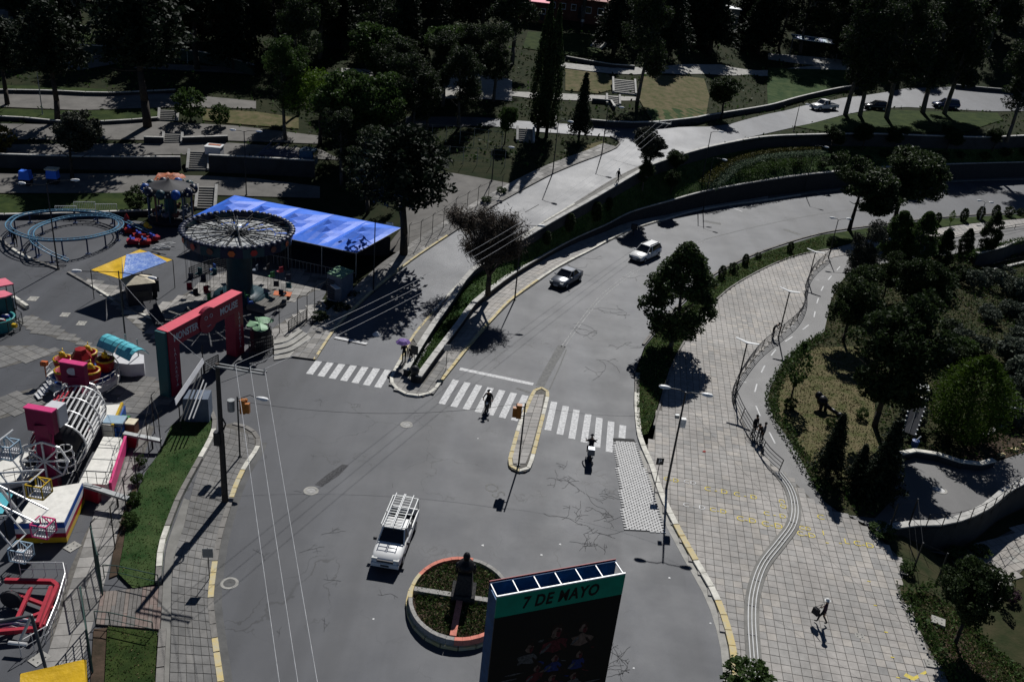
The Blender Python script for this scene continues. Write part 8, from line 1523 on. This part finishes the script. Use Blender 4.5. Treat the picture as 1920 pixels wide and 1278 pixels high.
# ---- pink stalls and the boat pool at the left edge
for k, (q, lb) in enumerate((([(-40, 530), (10, 522), (26, 533), (-40, 545)], 'upper one of two pink-roofed stalls at the left edge'), ([(-40, 551), (8, 545), (24, 552), (11, 557), (-40, 566)], 'lower pink-roofed stall with turquoise sides at the left edge'))):
    v = PP(q, 2.3); cen = sum(v, Vector())/len(v); t = thing('pink_stall', lb, 'stall', Vector((cen.x, cen.y, 0))); mb = MB(); mb.prism([(p_.x, p_.y) for p_ in v], 2.25, 2.36); mb.build('roof', 'pink_roof', t)
    mb = MB(); mb.prism([(cen.x+(p_.x-cen.x)*.9, cen.y+(p_.y-cen.y)*.9) for p_ in v], 0, (1.1, 2.245)[k]); mb.build('wall', 'arch_teal' if k else 'kiosk_white', t)
    for p_ in v: mb = MB(); mb.tube((cen.x+(p_.x-cen.x)*.94, cen.y+(p_.y-cen.y)*.94, 0), (cen.x+(p_.x-cen.x)*.94, cen.y+(p_.y-cen.y)*.94, 2.25), .04); mb.build('post', 'metal_dark', t)
c = P(-2, 615); t = thing('boat_pool', 'round turquoise pool with small boats inside a metal frame', 'pool', c); mb = MB(); mb.lathe(c, [(1.15, 0), (1.25, .95), (1.32, 1.0), (1.15, 1.0), (1.12, .75)], 24); mb.build('tank', 'pool_teal', t, True); mb = MB(); mb.lathe(c, [(1.13, .75), (.01, .751)], 24); mb.build('water', 'pool_teal', t)
for k, (dx, dy, m_) in enumerate(((.5, -.3, 'ride_red'), (.35, .55, 'ride_blue'), (-.4, -.2, 'ride_red'))): mb = MB(); mb.ell(c+Vector((dx, dy, .88)), (.42, .2, .14), 8, 5); b = mb.build('boat', m_, t, True); mb = MB(); mb.box(c+Vector((dx, dy, 1.0)), (.45, .18, .06)); mb.build('boat_top', 'kiosk_white', b)
for i in range(10):
    a = 6.283*i/10; e = c+Vector((1.75*math.cos(a), 1.75*math.sin(a), 0)); f = c+Vector((1.75*math.cos(a+.628), 1.75*math.sin(a+.628), 0)); mb = MB(); mb.tube(e, e+U3*1.1, .03); mb.bar(e+U3*1.1, f+U3*1.1, .04); mb.bar(e+U3*.15, f+U3*.15, .04); mb.build('guard_frame', 'metal_dark', t)
mb = MB(); mb.box(c+Vector((1.45, -.2, .5)), (.35, .3, .3)); mb.build('yellow_box', 'ride_yellow', t)
# ---- little carousel, tarps, kiosk in the park
c = Q(322, 410); t = thing('small_carousel', 'little dark carousel with painted panels and bulb-studded rim', 'carousel', c); r_ = 2.3; hh = 3.3
mb = MB(); mb.lathe(c, [(r_*1.05, 0), (r_*1.05, .3), (.01, .32)], 20); mb.build('deck', 'hut_dark', t)
for i in range(10): a = 6.283*i/10; mb = MB(); q = c+Vector((r_*math.cos(a), r_*math.sin(a), 0)); mb.tube(q+U3*.3, q+U3*hh, .09, n=7); mb.build('column', ('hut_wall', 'brick_red', 'column_teal')[i % 3], t); a2 = a+.31; q = c+Vector((r_*.7*math.cos(a2), r_*.7*math.sin(a2), .9)); mb = MB(); mb.ell(q, (.42, .2, .3), 8, 5); mb.tube(q-U3*.6, q+U3*2.2, .025); mb.ell(q+Vector((.35, 0, .35)), (.18, .1, .2), 6, 5); mb.build('carousel_horse', ('hut_wall', 'lorry_grey', 'brick_red')[i % 3], t, True); q = c+Vector((r_*1.05*math.cos(a2), r_*1.05*math.sin(a2), hh)); mb = MB(); mb.ell(q+U3*.1, (.52, .52, .55), 9, 6); mb.build('rim_shield', ('drum_blue', 'column_teal', 'stripe_blue')[i % 3], t, True); mb = MB()
for i in range(60): a = 6.283*i/60; mb.ell(c+Vector((r_*(1.12+.12*math.sin(i*3))*math.cos(a), r_*(1.12+.12*math.sin(i*3))*math.sin(a), hh+.25+.25*math.sin(i*1.7))), (.1, .1, .12), 5, 4)
stuff(mb.build('bulbs', 'ride_cream', t)); mb = MB(); mb.lathe(c, [(r_*1.02, hh-.3), (r_*1.1, hh+.35), (r_*.8, hh+.5), (.4, hh+.9), (.05, hh+1.2)], 20); mb.build('roof', 'hut_dark', t, True); mb = MB(); mb.tube(c+U3*.3, c+U3*hh, .6, n=10); mb.build('centre_drum', 'arch_teal', t)
c = Q(314, 344); t = thing('orange_tarp', 'crumpled orange tarpaulin over a pile on the park walk', 'tarpaulin', c); A = Q(285, 350), Q(298, 337), Q(345, 335), Q(350, 346); cloth('sheet', [v+U3*(.5+.35*(i % 2)) for i, v in enumerate(A)], 'tarp_orange', t, 10, -.25, .16, 8); mb = MB(); mb.box(c+U3*.3, (2.2, .9, .6)); mb.build('pile', 'hut_dark', t)
for px, m_, lb in (((50, 346), 'tarp_blue', 'left of two small carts wrapped in blue sheeting on the park walk'), ((101, 344), 'tarp_blue', 'right of two small carts with a blue cover and cream top')):
    c = Q(*px); t = thing('covered_cart', lb, 'cart', c); mb = MB(); mb.box(c+U3*.5, (1.1, .9, .7), .1); mb.build('cart_body', 'hut_dark', t); mb = MB(); mb.box(c+U3*1.15, (1.25, 1.0, .95), .1, top=.86); o = mb.build('cover', m_, t)
    if px[0] > 90: mb = MB(); mb.box(c+U3*1.72, (1.35, 1.1, .14), .1); mb.build('cream_top', 'ride_cream', t)
    for x in (-.4, .4): mb = MB(); mb.tube(c+Vector((x, -.5, .18)), c+Vector((x, -.4, .18)), .18, n=10); mb.build('wheel', 'rubber', t)
c = Q(403, 300); t = thing('white_kiosk', 'small white box kiosk beside the broad park steps', 'kiosk', c); mb = MB(); mb.box(c+U3*.85, (1.9, 1.6, 1.7), .04); mb.build('wall', 'kiosk_white', t); mb = MB(); mb.box(c+U3*1.78, (2.05, 1.75, .12), .04); mb.build('roof', 'lamp_white', t); mb = MB(); mb.box(c+Vector((0, .25, 1.86)), (1.5, .6, .06), .04); mb.build('roof_rust', 'tarp_orange', t)
for px, lb in (((160, 392), 'white metal barrier standing behind the coaster'), ((200, 396), 'leaning grey metal barrier behind the coaster'), ((125, 400), 'low white barrier near the back of the coaster loop')):
    a, b = Q(px[0]-20, px[1]+3), Q(px[0]+20, px[1]+3); t = thing('crowd_barrier', lb, 'barrier', a); mb = MB(); mb.bar(a+U3*1.0, b+U3*1.0, .05); mb.bar(a+U3*.15, b+U3*.15, .05); mb.bar(a, a+U3, .05); mb.bar(b, b+U3, .05); mb.build('frame', 'steel_white', t)
    for k in range(1, 12): mb = MB(); q = a.lerp(b, k/12); mb.bar(q+U3*.15, q+U3*1.0, .025); mb.build('bar', 'steel_white', t)
kerb(PP([(-20, 425), (0, 451), (40, 480), (108, 506)]), .25, .15, z0, [Kw, Kg], 1.2, side=-1); kerb(PP([(125, 512), (165, 535), (240, 580), (305, 607)]), .25, .14, z0, [Kg, Kw], 1.4, side=-1); kerb(PP([(24, 562), (50, 580)]), .25, .35, z0, [Kw, Kw], 1.2, side=-1)
# ================================================================ buildings along the top of the hill
mat('wall_rust', (.14, .055, .035), .85, .2, .8); mat('wall_cream', (.3, .27, .22), .85, .15, .8); mat('wall_grey', (.14, .14, .15), .85, .15, .8); mat('roof_tile', (.3, .1, .08), .7, .2, 2); mat('roof_tin', (.45, .46, .47), .45, .15, 2, metal=.3)
def house(name, label, px, wd, dp, h, wallm, roofm, rz=0, nwin=4, gable=.0, drop=.4):
    c = Q(*px); t = thing(name, label, 'building', c, rz); L = lambda x, y, z: (c.x+x, c.y+y, c.z+z)
    mb = MB(); mb.box(L(0, 0, h/2-drop), (wd, dp, h+2*drop)); mb.build('wall', wallm, t); mb = MB()
    zt_ = h+.02
    if gable: mb.add([L(-wd/2-.4, -dp/2-.4, zt_), L(wd/2+.4, -dp/2-.4, zt_), L(wd/2+.4, dp/2+.4, zt_), L(-wd/2-.4, dp/2+.4, zt_), L(-wd/2-.4, 0, zt_+gable), L(wd/2+.4, 0, zt_+gable)], [(0, 1, 5, 4), (2, 3, 4, 5), (0, 4, 3), (1, 2, 5), (3, 2, 1, 0)])
    else: mb.box(L(0, 0, zt_+.1), (wd+.8, dp+.8, .18))
    mb.build('roof', roofm, t)
    for i in range(nwin):
        x = -wd/2+wd*(i+.5)/nwin; mb = MB(); mb.box(L(x, -dp/2-.02, h*.55), (wd/nwin*.5, .08, h*.34)); f = mb.build('window', 'kiosk_white', t); mb = MB(); mb.box(L(x, -dp/2-.05, h*.55), (wd/nwin*.42, .06, h*.27)); mb.build('pane', 'glass_dark', f)
    mb = MB(); mb.box(L(wd*.3, -dp/2-.015, h*.3), (.9, .06, h*.6)); mb.build('door', 'hut_dark', t)
    return t
house('brick_house', 'rust-walled building with a pale pink roof at the top above the hill steps', (1066, 30), 8, 5, 3.4, 'wall_rust', 'pink_roof', -.1); house('brick_house', 'small rust-red house left of the pink-roofed building', (1000, 34), 6, 5, 3, 'wall_rust', 'pink_roof', -.1, 3); house('brick_house', 'dark red house at the right of the pink roof with a flat roof', (1125, 40), 7, 5, 3.6, 'wall_rust', 'roof_tile', -.1, 3)
house('hill_house', 'grey house with pale wall at the top between dark tree trunks', (1262, 42), 9, 6, 3.6, 'wall_grey', 'roof_tin', -.1, 4); house('hill_house', 'cream house further right along the top of the hill', (1345, 46), 8, 6, 3.6, 'wall_cream', 'roof_tin', -.1, 4); house('shed', 'white shed with a bright tin roof at the upper right', (1540, 20), 5, 4, 2.6, 'wall_cream', 'roof_tin', -.15, 2, .7); house('hill_house', 'plain grey block beside the white shed at the upper right', (1575, 26), 6, 5, 5, 'wall_grey', 'roof_tin', -.15, 2)
house('hill_house', 'house with a red roof at the top left corner', (122, 2), 10, 6, 3.5, 'wall_cream', 'roof_tile', .1, 4, 1.2); house('hill_house', 'long low house with white columns at the top behind the pines', (345, 14), 16, 6, 3.2, 'wall_cream', 'roof_tile', .05, 7, 1.0); house('hill_house', 'low house half hidden by dark trees at top centre', (820, 8), 12, 6, 3.2, 'wall_cream', 'roof_tin', 0, 5, .9)
a, b = Q(1480, 104), Q(1566, 116); a, b = a+U3*3.4, b+U3*3.4; t = thing('footbridge', 'blue-green slatted footbridge roof with white edges at upper right', 'bridge', a-U3*3.4); s = Vector((0, 2.2, .55))
for i in range(12): q0, q1 = a.lerp(b, i/12), a.lerp(b, (i+.94)/12); mb = MB(); mb.add([q0, q1, q1+s, q0+s, q0-U3*.06, q1-U3*.06, q1+s-U3*.06, q0+s-U3*.06], [(0, 1, 2, 3), (7, 6, 5, 4), (0, 4, 5, 1), (1, 5, 6, 2), (2, 6, 7, 3), (3, 7, 4, 0)]); mb.build('roof_slat', ('arch_teal', 'stripe_blue', 'track_blue')[i % 3], t)
for q in (a, a+s): mb = MB(); mb.bar(q+U3*.05, q+(b-a)+U3*.05, .14, .14); mb.build('edge_beam', 'lamp_white', t)
for q in (a, b): mb = MB(); mb.tube(q-U3*4, q, .12); mb.build('pillar', 'pole_grey', t)
